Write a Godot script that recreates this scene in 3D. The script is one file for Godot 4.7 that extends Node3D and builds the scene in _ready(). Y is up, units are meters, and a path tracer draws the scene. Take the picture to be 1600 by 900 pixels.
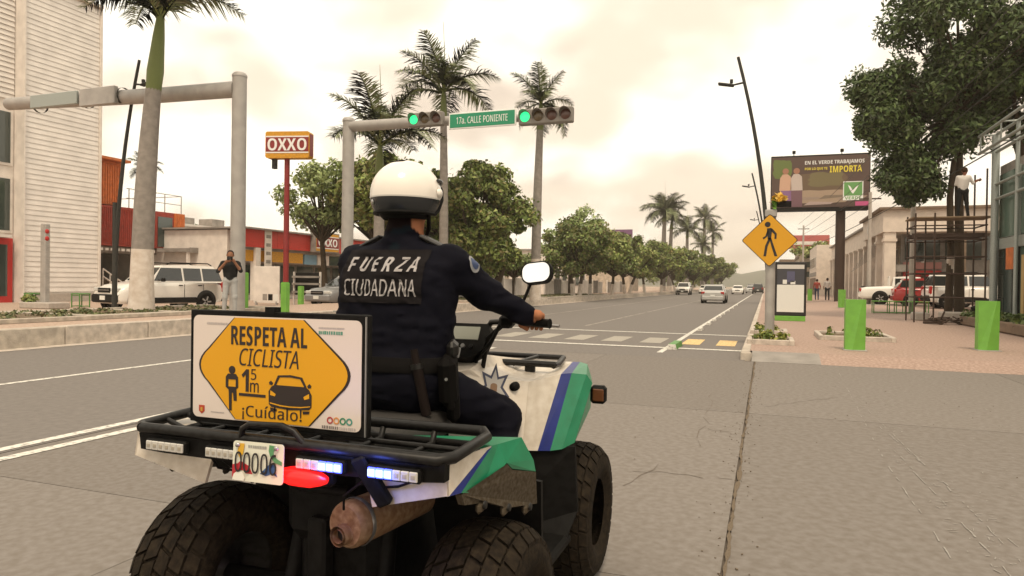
extends Node3D

var M := {}
var NZ := {}
var used := {}
var rng := RandomNumberGenerator.new()
var sans: SystemFont
var bold: SystemFont
var italic: FontVariation
var bold_italic: FontVariation

func _ready():
	rng.seed = 4711
	make_camera_and_light()
	make_fonts()
	make_materials()
	build_ground()
	build_left_buildings()
	build_right_buildings()
	build_signals()
	build_right_street()
	build_left_street()
	build_trees()
	build_vehicles()
	build_people()
	build_quad()
	build_rider()

func make_camera_and_light():
	var cam := Camera3D.new()
	cam.name = "camera"
	cam.fov = 45.24
	cam.near = 0.05
	cam.far = 3000.0
	cam.position = Vector3(0, 1.38, 0)
	cam.rotation = Vector3(deg_to_rad(-0.451), deg_to_rad(20.137), deg_to_rad(0.8))
	add_child(cam)
	var env := Environment.new()
	env.background_mode = Environment.BG_SKY
	var sky := Sky.new()
	var pan := PanoramaSkyMaterial.new()
	pan.panorama = sky_image()
	pan.energy_multiplier = 1.0
	sky.sky_material = pan
	env.sky = sky
	env.tonemap_mode = Environment.TONE_MAPPER_LINEAR
	env.tonemap_exposure = 1.58
	env.sdfgi_enabled = true
	env.ssao_enabled = true
	env.ssil_enabled = true
	env.fog_enabled = true
	env.fog_density = 0.0007
	env.fog_light_color = Color(1.0, 0.96, 0.9)
	var we := WorldEnvironment.new()
	we.name = "world_environment"
	we.environment = env
	add_child(we)
	var sun := DirectionalLight3D.new()
	sun.name = "sun"
	sun.light_energy = 0.5
	sun.light_color = Color(1.0, 0.93, 0.82)
	sun.light_angular_distance = 14.0
	sun.shadow_enabled = true
	sun.rotation = Vector3(deg_to_rad(-62), deg_to_rad(25), 0)
	add_child(sun)

func sky_image() -> ImageTexture:
	var w := 1024
	var h := 512
	var n := FastNoiseLite.new()
	n.seed = 11
	n.noise_type = FastNoiseLite.TYPE_SIMPLEX_SMOOTH
	n.frequency = 1.0
	n.fractal_octaves = 5
	n.fractal_gain = 0.5
	var im := Image.create(w, h, false, Image.FORMAT_RGBF)
	var bright := Color(1.0, 0.935, 0.80)
	var peach := Color(0.70, 0.59, 0.465)
	var grey := Color(0.55, 0.455, 0.37)
	for j in h:
		var el := PI / 2 - (j + 0.5) / h * PI
		var low := el < 0.0
		for i in w:
			var c: Color
			if low:
				c = Color(0.42, 0.36, 0.3)
			else:
				var az := (i + 0.5) / w * TAU
				var d := Vector3(cos(az) * cos(el), sin(el), sin(az) * cos(el))
				var q := Vector3(d.x, d.y * 1.0, d.z) / (d.y + 0.35)
				var t := n.get_noise_3d(q.x * 1.5, q.y * 2.4 + 3.0, q.z * 1.5) * 0.5 + 0.5
				var t2 := n.get_noise_3d(q.x * 2.7 + 9.0, q.y * 5.0, q.z * 2.7) * 0.5 + 0.5
				var a := smoothstep(0.38, 0.64, t)
				c = bright.lerp(peach, a * 0.95)
				c = c.lerp(grey, smoothstep(0.52, 0.8, t2) * a * 0.75)
			im.set_pixel(i, j, c)
	return ImageTexture.create_from_image(im)

func make_fonts():
	sans = SystemFont.new()
	sans.font_names = PackedStringArray(["Droid Sans"])
	bold = SystemFont.new()
	bold.font_names = PackedStringArray(["Droid Sans"])
	bold.font_weight = 700
	italic = FontVariation.new()
	italic.base_font = sans
	italic.variation_transform = Transform2D(Vector2(1, 0.2), Vector2(0, 1), Vector2.ZERO)
	bold_italic = FontVariation.new()
	bold_italic.base_font = bold
	bold_italic.variation_transform = Transform2D(Vector2(1, 0.14), Vector2(0, 1), Vector2.ZERO)

# ---------------------------------------------------------------- materials
func noise_tex(key: String, seed_: int, freq: float, lo: float, hi: float, oct := 4, size := 512, tint := Color(1, 1, 1), tint2 := Color(1, 1, 1), mid := -1.0) -> NoiseTexture2D:
	if NZ.has(key):
		return NZ[key]
	var t := NoiseTexture2D.new()
	t.width = size
	t.height = size
	t.seamless = true
	t.normalize = true
	var n := FastNoiseLite.new()
	n.seed = seed_
	n.noise_type = FastNoiseLite.TYPE_SIMPLEX_SMOOTH
	n.frequency = freq
	n.fractal_octaves = oct
	t.noise = n
	var g := Gradient.new()
	var a := (tint * lo)
	var b := (tint2 * hi)
	a.a = 1
	b.a = 1
	g.offsets = PackedFloat32Array([0.0, 1.0])
	g.colors = PackedColorArray([a, b])
	if mid > 0.0:
		g.add_point(mid, b)
	t.color_ramp = g
	NZ[key] = t
	return t

func bump_tex(key: String, seed_: int, freq: float, strength: float, oct := 4) -> NoiseTexture2D:
	if NZ.has(key):
		return NZ[key]
	var t := NoiseTexture2D.new()
	t.width = 512
	t.height = 512
	t.seamless = true
	t.as_normal_map = true
	t.bump_strength = strength
	var n := FastNoiseLite.new()
	n.seed = seed_
	n.noise_type = FastNoiseLite.TYPE_SIMPLEX_SMOOTH
	n.frequency = freq
	n.fractal_octaves = oct
	t.noise = n
	NZ[key] = t
	return t

# colour given as linear base colour
func mt(key: String, r := 0.5, g := 0.5, b := 0.5, rough := 0.7, metal := 0.0) -> StandardMaterial3D:
	if M.has(key):
		return M[key]
	var m := StandardMaterial3D.new()
	m.resource_name = key
	m.albedo_color = Color(r, g, b).linear_to_srgb()
	m.roughness = rough
	m.metallic = metal
	M[key] = m
	return m

func textured(m: StandardMaterial3D, tex: Texture2D, scale: float, bump: Texture2D = null, bscale := 1.0, world := true):
	m.albedo_texture = tex
	m.uv1_triplanar = true
	m.uv1_world_triplanar = world
	m.uv1_scale = Vector3.ONE * scale
	if bump:
		m.normal_enabled = true
		m.normal_texture = bump
		m.normal_scale = bscale

func glow(key: String, c: Color, e: float) -> StandardMaterial3D:
	var m := mt(key, c.r * 0.5, c.g * 0.5, c.b * 0.5, 0.3)
	m.emission_enabled = true
	m.emission = c.linear_to_srgb()
	m.emission_energy_multiplier = e
	return m

func make_materials():
	var fine := noise_tex("fine", 3, 0.06, 0.72, 1.0, 5)
	var blot := noise_tex("blot", 5, 0.012, 0.78, 1.0, 5)
	var rough_bump := bump_tex("rb", 8, 0.09, 3.0, 5)
	var soft_bump := bump_tex("sb", 9, 0.02, 4.0, 4)
	for i in 4:
		var k: float = [1.0, 0.97, 1.03, 0.95][i]
		var m := mt("slab%d" % i, 0.228 * k, 0.208 * k, 0.193 * k, 0.85)
		textured(m, noise_tex("slabtex%d" % (i % 2), 21 + i, 0.045, 0.86, 1.0, 6, 1024, Color(1, 0.98, 0.95), Color(1, 1, 1)), 0.23 + 0.03 * i, rough_bump, 0.05)
	textured(mt("asphalt", 0.205, 0.186, 0.172, 0.88), noise_tex("asptex", 31, 0.045, 0.88, 1.0, 7, 1024), 0.2, rough_bump, 0.05)
	textured(mt("joint", 0.17, 0.14, 0.115, 0.95), fine, 2.0)
	textured(mt("dirt", 0.21, 0.165, 0.12, 1.0), fine, 3.0, rough_bump, 1.0)
	textured(mt("crack", 0.19, 0.155, 0.125, 1.0), fine, 3.0)
	textured(mt("paint_white", 0.66, 0.63, 0.57, 0.7), noise_tex("wornpaint", 41, 0.03, 0.55, 1.0, 5, 512, Color(1, 1, 1), Color(1, 1, 1), 0.5), 0.8)
	textured(mt("paint_faint", 0.46, 0.42, 0.36, 0.8), fine, 1.2)
	textured(mt("paint_yellow", 0.72, 0.50, 0.22, 0.75), noise_tex("wornpaint", 41, 0.03, 0.55, 1.0, 5), 0.9)
	textured(mt("scrape", 0.40, 0.37, 0.335, 0.8), fine, 2.0)
	textured(mt("kerb", 0.62, 0.54, 0.46, 0.85), blot, 0.7, rough_bump, 0.3)
	textured(mt("kerb2", 0.55, 0.48, 0.40, 0.85), blot, 0.6, rough_bump, 0.3)
	textured(mt("pavers", 0.47, 0.345, 0.285, 0.9), noise_tex("pave", 51, 0.03, 0.74, 1.0, 5, 1024, Color(1, 0.96, 0.94), Color(1, 1, 1)), 0.45, rough_bump, 0.4)
	textured(mt("pavers_left", 0.54, 0.41, 0.325, 0.9), noise_tex("pave", 51, 0.03, 0.74, 1.0, 5, 1024), 0.35, rough_bump, 0.4)
	textured(mt("lot", 0.44, 0.39, 0.33, 0.9), blot, 0.2, rough_bump, 0.3)
	textured(mt("soil", 0.20, 0.14, 0.085, 1.0), fine, 1.3, rough_bump, 1.0)
	textured(mt("earth", 0.27, 0.22, 0.15, 1.0), blot, 0.05)
	textured(mt("concrete", 0.46, 0.41, 0.36, 0.9), noise_tex("soft", 62, 0.01, 0.9, 1.0, 3), 0.8, rough_bump, 0.3)
	# street furniture
	textured(mt("grey_steel", 0.42, 0.395, 0.37, 0.55, 0.2), noise_tex("steel", 61, 0.006, 0.88, 1.0, 4), 0.6, soft_bump, 0.08)
	textured(mt("lamp_dark", 0.07, 0.068, 0.062, 0.5, 0.3), fine, 1.0)
	textured(mt("signal_grey", 0.30, 0.27, 0.24, 0.6), fine, 2.0)
	mt("lens_off", 0.06, 0.045, 0.035, 0.25)
	mt("lens_amber", 0.10, 0.07, 0.035, 0.25)
	mt("lens_red", 0.09, 0.04, 0.03, 0.25)
	glow("green_light", Color(0.03, 0.8, 0.24), 1.0)
	mt("sign_green", 0.012, 0.24, 0.12, 0.45)
	mt("sign_white", 0.78, 0.78, 0.76, 0.5)
	mt("sign_yellow", 0.62, 0.30, 0.003, 0.5)
	mt("sign_black", 0.012, 0.01, 0.01, 0.5)
	textured(mt("bollard_green", 0.17, 0.43, 0.055, 0.5), noise_tex("soft", 62, 0.01, 0.9, 1.0, 3), 0.7)
	mt("bollard_green2", 0.11, 0.33, 0.03, 0.5)
	textured(mt("green_steel", 0.11, 0.33, 0.06, 0.5), fine, 1.0)
	# buildings
	textured(mt("louvre_white", 0.84, 0.79, 0.74, 0.6), noise_tex("soft", 62, 0.01, 0.9, 1.0, 3), 0.15)
	textured(mt("wall_white", 0.78, 0.72, 0.66, 0.85), noise_tex("soft", 62, 0.01, 0.9, 1.0, 3), 0.25, rough_bump, 0.1)
	textured(mt("wall_cream", 0.72, 0.62, 0.53, 0.88), noise_tex("soft", 62, 0.01, 0.9, 1.0, 3), 0.22, rough_bump, 0.1)
	textured(mt("wall_beige", 0.58, 0.48, 0.38, 0.88), blot, 0.25, rough_bump, 0.2)
	textured(mt("wall_grey", 0.34, 0.31, 0.28, 0.88), blot, 0.25, rough_bump, 0.2)
	textured(mt("wall_brown", 0.22, 0.15, 0.10, 0.88), blot, 0.25)
	textured(mt("dark_inside", 0.16, 0.14, 0.12, 0.9), fine, 0.5)
	textured(mt("container_orange", 0.72, 0.19, 0.04, 0.6), blot, 0.5)
	textured(mt("container_red", 0.40, 0.045, 0.025, 0.6), blot, 0.5)
	textured(mt("oxxo_red", 0.74, 0.04, 0.022, 0.5), fine, 0.3)
	textured(mt("oxxo_dark_red", 0.32, 0.022, 0.022, 0.5), fine, 0.4)
	textured(mt("oxxo_yellow", 0.8, 0.38, 0.012, 0.5), fine, 0.3)
	mt("door_red", 0.45, 0.02, 0.018, 0.5)
	mt("poster_blue", 0.18, 0.33, 0.45, 0.6)
	var gl := mt("glass_dark", 0.04, 0.055, 0.05, 0.06)
	gl.metallic_specular = 0.7
	mt("glass_green", 0.11, 0.17, 0.135, 0.07).metallic_specular = 0.75
	mt("car_glass", 0.02, 0.022, 0.022, 0.05).metallic_specular = 0.6
	textured(mt("frame_steel", 0.46, 0.5, 0.47, 0.5, 0.3), fine, 1.0)
	textured(mt("rust_steel", 0.085, 0.05, 0.035, 0.8, 0.2), fine, 2.0)
	textured(mt("plank", 0.34, 0.24, 0.15, 0.9), fine, 1.5)
	# trees
	for a in [["leaf_dark", 0.048, 0.078, 0.022], ["leaf_mid", 0.085, 0.125, 0.032], ["leaf_pale", 0.15, 0.18, 0.07], ["leaf_palm", 0.07, 0.10, 0.038]]:
		var m := mt(a[0], 1, 1, 1, 0.6)
		m.vertex_color_use_as_albedo = true
		m.cull_mode = BaseMaterial3D.CULL_DISABLED
		m.backlight_enabled = true
		m.backlight = Color(a[1] * 1.1, a[2] * 1.1, a[3] * 0.9).linear_to_srgb()
	textured(mt("bark", 0.13, 0.095, 0.065, 0.95), noise_tex("barkt", 71, 0.05, 0.5, 1.0, 5), 1.2, rough_bump, 1.2)
	textured(mt("palm_bark", 0.31, 0.275, 0.245, 0.9), noise_tex("palmb", 73, 0.008, 0.8, 1.0, 5), 0.9, rough_bump, 0.2)
	textured(mt("limewash", 0.72, 0.66, 0.6, 0.9), noise_tex("lime", 75, 0.008, 0.84, 1.0, 5, 512, Color(1, 0.95, 0.9), Color(1, 1, 1)), 0.9, rough_bump, 0.2)
	textured(mt("crownshaft", 0.17, 0.21, 0.045, 0.55), fine, 1.0)
	# vehicles
	for a in [["car_white", 0.82, 0.78, 0.72], ["car_silver", 0.42, 0.41, 0.39], ["car_black", 0.03, 0.03, 0.032], ["car_red", 0.30, 0.015, 0.015], ["car_grey", 0.2, 0.2, 0.2]]:
		var m := mt(a[0], a[1], a[2], a[3], 0.32)
		m.clearcoat_enabled = true
		m.clearcoat = 0.6
		m.clearcoat_roughness = 0.08
	textured(mt("trim_dark", 0.022, 0.02, 0.019, 0.7), fine, 2.0)
	textured(mt("rubber", 0.014, 0.012, 0.011, 0.85), fine, 3.0)
	mt("alloy", 0.42, 0.41, 0.40, 0.35, 0.8)
	mt("headlight", 0.55, 0.55, 0.52, 0.1)
	mt("red_lens", 0.38, 0.015, 0.012, 0.2)
	mt("plate_white", 0.72, 0.72, 0.68, 0.5)
	dull(["trim_dark", "rubber", "dark_inside", "asphalt", "slab0", "slab1", "slab2", "slab3", "joint", "dirt", "lamp_dark", "bark"], 0.22)

# ---------------------------------------------------------------- mesh helpers
func S() -> SurfaceTool:
	var st := SurfaceTool.new()
	st.begin(Mesh.PRIMITIVE_TRIANGLES)
	return st

func tri(st: SurfaceTool, a: Vector3, b: Vector3, c: Vector3):
	st.add_vertex(a)
	st.add_vertex(b)
	st.add_vertex(c)

# a..d clockwise seen from the front
func quad(st: SurfaceTool, a: Vector3, b: Vector3, c: Vector3, d: Vector3):
	tri(st, a, b, c)
	tri(st, a, c, d)

func box(st: SurfaceTool, c: Vector3, s: Vector3, bs := Basis(), flat := true):
	var h := s / 2
	if flat:
		st.set_smooth_group(-1)
	var p := []
	for i in 8:
		p.append(c + bs * Vector3(h.x * (1 if i & 1 else -1), h.y * (1 if i & 2 else -1), h.z * (1 if i & 4 else -1)))
	quad(st, p[4], p[6], p[7], p[5])
	quad(st, p[1], p[3], p[2], p[0])
	quad(st, p[5], p[7], p[3], p[1])
	quad(st, p[0], p[2], p[6], p[4])
	quad(st, p[2], p[3], p[7], p[6])
	quad(st, p[0], p[4], p[5], p[1])

# box with chamfered edges
func cbox(st: SurfaceTool, c: Vector3, s: Vector3, ch: float, bs := Basis()):
	st.set_smooth_group(-1)
	var h := s / 2
	ch = min(ch, min(h.x, min(h.y, h.z)) * 0.95)
	for ax in 3:
		for sg in [-1.0, 1.0]:
			var u := (ax + 1) % 3
			var w := (ax + 2) % 3
			var q := []
			for k in [[-1, -1], [1, -1], [1, 1], [-1, 1]]:
				var v := Vector3.ZERO
				v[ax] = h[ax] * sg
				v[u] = (h[u] - ch) * k[0]
				v[w] = (h[w] - ch) * k[1]
				q.append(c + bs * v)
			if sg < 0:
				quad(st, q[0], q[1], q[2], q[3])
			else:
				quad(st, q[3], q[2], q[1], q[0])
	for ax in 3:
		var u := (ax + 1) % 3
		var w := (ax + 2) % 3
		for su in [-1.0, 1.0]:
			for sw in [-1.0, 1.0]:
				var q := []
				for k in [[-1, 0], [1, 0], [1, 1], [-1, 1]]:
					var v := Vector3.ZERO
					v[ax] = (h[ax] - ch) * k[0]
					v[u] = (h[u] - (ch if k[1] == 0 else 0.0)) * su
					v[w] = (h[w] - (0.0 if k[1] == 0 else ch)) * sw
					q.append(c + bs * v)
				if su * sw > 0:
					quad(st, q[0], q[1], q[2], q[3])
				else:
					quad(st, q[3], q[2], q[1], q[0])
	for i in 8:
		var sg := Vector3(1 if i & 1 else -1, 1 if i & 2 else -1, 1 if i & 4 else -1)
		var q := []
		for ax in 3:
			var v := Vector3(h.x - ch, h.y - ch, h.z - ch)
			v[ax] = h[ax]
			q.append(c + bs * (v * sg))
		if sg.x * sg.y * sg.z > 0:
			tri(st, q[0], q[2], q[1])
		else:
			tri(st, q[0], q[1], q[2])

# tube along points; radii float or array
func tube(st: SurfaceTool, pts: Array, rad, sides := 8, cap := true):
	st.set_smooth_group(1)
	var n := pts.size()
	var rings := []
	var prev := Vector3.ZERO
	for i in n:
		var t: Vector3
		if i == 0:
			t = (pts[1] - pts[0]).normalized()
		elif i == n - 1:
			t = (pts[n - 1] - pts[n - 2]).normalized()
		else:
			t = ((pts[i + 1] - pts[i]).normalized() + (pts[i] - pts[i - 1]).normalized()).normalized()
		var x: Vector3
		if prev == Vector3.ZERO:
			var up := Vector3.UP if absf(t.y) < 0.9 else Vector3.RIGHT
			x = up.cross(t).normalized()
		else:
			x = (prev - t * prev.dot(t)).normalized()
		prev = x
		var y := t.cross(x)
		var r: float = rad[i] if rad is Array else rad
		var ring := []
		for k in sides:
			var a := TAU * k / sides
			ring.append(pts[i] + (x * cos(a) + y * sin(a)) * r)
		rings.append(ring)
	for i in n - 1:
		for k in sides:
			var k2 := (k + 1) % sides
			quad(st, rings[i][k], rings[i][k2], rings[i + 1][k2], rings[i + 1][k])
	if cap:
		st.set_smooth_group(-1)
		for k in range(1, sides - 1):
			tri(st, rings[0][0], rings[0][k + 1], rings[0][k])
			tri(st, rings[n - 1][0], rings[n - 1][k], rings[n - 1][k + 1])

# lathe round an axis: profile of Vector2(radius, along), open
func lathe(st: SurfaceTool, prof: Array, xf: Transform3D, sides := 24, smooth := true):
	st.set_smooth_group(1 if smooth else -1)
	for i in prof.size() - 1:
		for k in sides:
			var q := []
			for e in [[i, k], [i, k + 1], [i + 1, k + 1], [i + 1, k]]:
				var a: float = TAU * (e[1] % sides) / sides
				q.append(xf * Vector3(cos(a) * prof[e[0]].x, prof[e[0]].y, sin(a) * prof[e[0]].x))
			if prof[i].x > 0.0001 or prof[i + 1].x > 0.0001:
				quad(st, q[0], q[1], q[2], q[3])

# polygon in a plane, pushed out by depth along its normal. pts in 2D; xf maps (x, y, 0..depth)
func prism(st: SurfaceTool, pts: PackedVector2Array, depth: float, xf := Transform3D()):
	st.set_smooth_group(-1)
	var p := pts
	if Geometry2D.is_polygon_clockwise(p):
		p = p.duplicate()
		p.reverse()
	var idx := Geometry2D.triangulate_polygon(p)
	for i in range(0, idx.size(), 3):
		var a := p[idx[i]]
		var b := p[idx[i + 1]]
		var c := p[idx[i + 2]]
		if (b - a).cross(c - a) < 0:
			var t := b
			b = c
			c = t
		tri(st, xf * Vector3(a.x, a.y, depth), xf * Vector3(c.x, c.y, depth), xf * Vector3(b.x, b.y, depth))
		tri(st, xf * Vector3(a.x, a.y, 0), xf * Vector3(b.x, b.y, 0), xf * Vector3(c.x, c.y, 0))
	for i in p.size():
		var a := p[i]
		var b := p[(i + 1) % p.size()]
		quad(st, xf * Vector3(a.x, a.y, 0), xf * Vector3(a.x, a.y, depth), xf * Vector3(b.x, b.y, depth), xf * Vector3(b.x, b.y, 0))

# a thin plate over 3D points (fan), thickened by t (vector)
func plate(st: SurfaceTool, pts: Array, t: Vector3):
	st.set_smooth_group(-1)
	var n := pts.size()
	var nor := Vector3.ZERO
	for i in range(1, n - 1):
		nor += (pts[i] - pts[0]).cross(pts[i + 1] - pts[0])
	var q := pts.duplicate()
	if nor.dot(t) > 0:
		q.reverse()
	# q runs so that its cross normal points away from t: front face is the given one
	for i in range(1, n - 1):
		tri(st, q[0], q[i + 1], q[i])
		tri(st, q[0] + t, q[i] + t, q[i + 1] + t)
	for i in n:
		var a: Vector3 = q[i]
		var b: Vector3 = q[(i + 1) % n]
		quad(st, a, b, b + t, a + t)

func done(st: SurfaceTool) -> ArrayMesh:
	st.generate_normals()
	return st.commit()

# ---------------------------------------------------------------- node helpers
func numbered(called: String) -> String:
	if not used.has(called):
		used[called] = 0
		return called
	used[called] += 1
	return "%s_%03d" % [called, used[called]]

func obj(called: String, mesh, m: Material, parent: Node = null) -> MeshInstance3D:
	var o := MeshInstance3D.new()
	o.mesh = done(mesh) if mesh is SurfaceTool else mesh
	o.material_override = m
	if parent == null:
		o.name = numbered(called)
		add_child(o)
	else:
		o.name = called
		parent.add_child(o, true)
	return o

func thing(called: String, label: String, category: String, at := Vector3.ZERO, group := "", turn := 0.0) -> Node3D:
	var o := Node3D.new()
	o.name = numbered(called)
	add_child(o)
	o.position = at
	o.rotation.y = turn
	tag(o, label, category, group)
	return o

func tag(o: Node, label: String, category: String, group := ""):
	o.set_meta("label", label)
	o.set_meta("category", category)
	if group:
		o.set_meta("group", group)

func copy_of(src: Node3D, label: String, at: Vector3, turn := 0.0) -> Node3D:
	var base := src.name.rstrip("0123456789").trim_suffix("_")
	var c: Node3D = src.duplicate()
	c.name = numbered(base)
	add_child(c)
	c.position = at
	c.rotation.y = turn
	c.set_meta("label", label)
	return c

func structure(o: Node) -> Node:
	o.set_meta("kind", "structure")
	return o

func stuff(o: Node) -> Node:
	o.set_meta("kind", "stuff")
	return o

func holder(called: String, kind := "structure") -> Node3D:
	var o := Node3D.new()
	o.name = numbered(called)
	add_child(o)
	o.set_meta("kind", kind)
	return o

# letters as thin geometry, centred on xf.origin, width w and height h (capitals)
func letters(called: String, text: String, w: float, h: float, xf: Transform3D, m: Material, parent: Node, font: Font = null, depth := 0.002) -> MeshInstance3D:
	var mesh := text_mesh(text, w, h, depth, font)
	var o := obj(called, mesh, m, parent)
	o.transform = xf
	return o

func text_arrays(text: String, font: Font, depth: float) -> Array:
	var tm := TextMesh.new()
	tm.text = text
	tm.font = font if font else sans
	tm.font_size = 64
	tm.pixel_size = 0.01
	tm.depth = 0.1
	tm.curve_step = 1.2
	return tm.surface_get_arrays(0)

func text_mesh(text: String, w: float, h: float, depth: float, font: Font = null) -> ArrayMesh:
	var arr := text_arrays(text, font, depth)
	var vs: PackedVector3Array = arr[Mesh.ARRAY_VERTEX]
	var bb := AABB(vs[0], Vector3.ZERO)
	for v in vs:
		bb = bb.expand(v)
	var c := bb.get_center()
	var out := PackedVector3Array()
	var k := Vector3(w / bb.size.x, h / bb.size.y, depth / bb.size.z)
	for v in vs:
		out.append(Vector3((v.x - c.x) * k.x, (v.y - c.y) * k.y, (v.z - bb.position.z) * k.z))
	arr[Mesh.ARRAY_VERTEX] = out
	var am := ArrayMesh.new()
	var a2 := []
	a2.resize(Mesh.ARRAY_MAX)
	a2[Mesh.ARRAY_VERTEX] = out
	a2[Mesh.ARRAY_NORMAL] = arr[Mesh.ARRAY_NORMAL]
	a2[Mesh.ARRAY_INDEX] = arr[Mesh.ARRAY_INDEX]
	am.add_surface_from_arrays(Mesh.PRIMITIVE_TRIANGLES, a2)
	return am

func arc(cx: float, cy: float, r: float, a0: float, a1: float, n: int) -> PackedVector2Array:
	var p := PackedVector2Array()
	for i in n + 1:
		var a: float = lerp(a0, a1, float(i) / n)
		p.append(Vector2(cx + cos(a) * r, cy + sin(a) * r))
	return p

func rounded(w: float, h: float, r: float, n := 5) -> PackedVector2Array:
	var p := PackedVector2Array()
	p.append_array(arc(w / 2 - r, h / 2 - r, r, 0, PI / 2, n))
	p.append_array(arc(-w / 2 + r, h / 2 - r, r, PI / 2, PI, n))
	p.append_array(arc(-w / 2 + r, -h / 2 + r, r, PI, PI * 1.5, n))
	p.append_array(arc(w / 2 - r, -h / 2 + r, r, PI * 1.5, TAU, n))
	return p

func at_xyz(x: float, y: float, z: float) -> Transform3D:
	return Transform3D(Basis(), Vector3(x, y, z))

func dull(keys: Array, s := 0.2):
	for k in keys:
		M[k].metallic_specular = s

# ---------------------------------------------------------------- ground
func gy(x: float, z: float) -> float:
	return 0.14 + 0.24 * smoothstep(2.5, 5.5, x) * smoothstep(28.0, 44.0, -z)

func sheet(called: String, x0: float, x1: float, z0: float, z1: float, y: float, m: Material, parent: Node = null) -> MeshInstance3D:
	var st := S()
	st.set_smooth_group(-1)
	quad(st, Vector3(x0, y, z1), Vector3(x1, y, z1), Vector3(x1, y, z0), Vector3(x0, y, z0))
	return obj(called, st, m, parent)

func strip_line(st: SurfaceTool, pts: Array, w: float, y: float, jag := 0.0, gap := 0.0):
	st.set_smooth_group(-1)
	for i in pts.size() - 1:
		var a: Vector2 = pts[i]
		var b: Vector2 = pts[i + 1]
		var n := (b - a).orthogonal().normalized()
		var L := a.distance_to(b)
		var k := int(max(1, L / (0.09 if jag > 0 else 100.0)))
		var wl := w
		for j in k:
			var p := a.lerp(b, float(j) / k)
			var q := a.lerp(b, float(j + 1) / k)
			var w2 := w * (1.0 + jag * rng.randf_range(-1, 1))
			if gap == 0.0 or rng.randf() > gap:
				quad(st, Vector3(p.x - n.x * wl / 2, y, p.y - n.y * wl / 2), Vector3(q.x - n.x * w2 / 2, y, q.y - n.y * w2 / 2), Vector3(q.x + n.x * w2 / 2, y, q.y + n.y * w2 / 2), Vector3(p.x + n.x * wl / 2, y, p.y + n.y * wl / 2))
			wl = w2

func wander(a: Vector2, b: Vector2, n: int, amp: float) -> Array:
	var out := [a]
	var d := (b - a).orthogonal().normalized()
	for i in range(1, n):
		out.append(a.lerp(b, float(i) / n) + d * rng.randf_range(-amp, amp))
	out.append(b)
	return out

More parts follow.
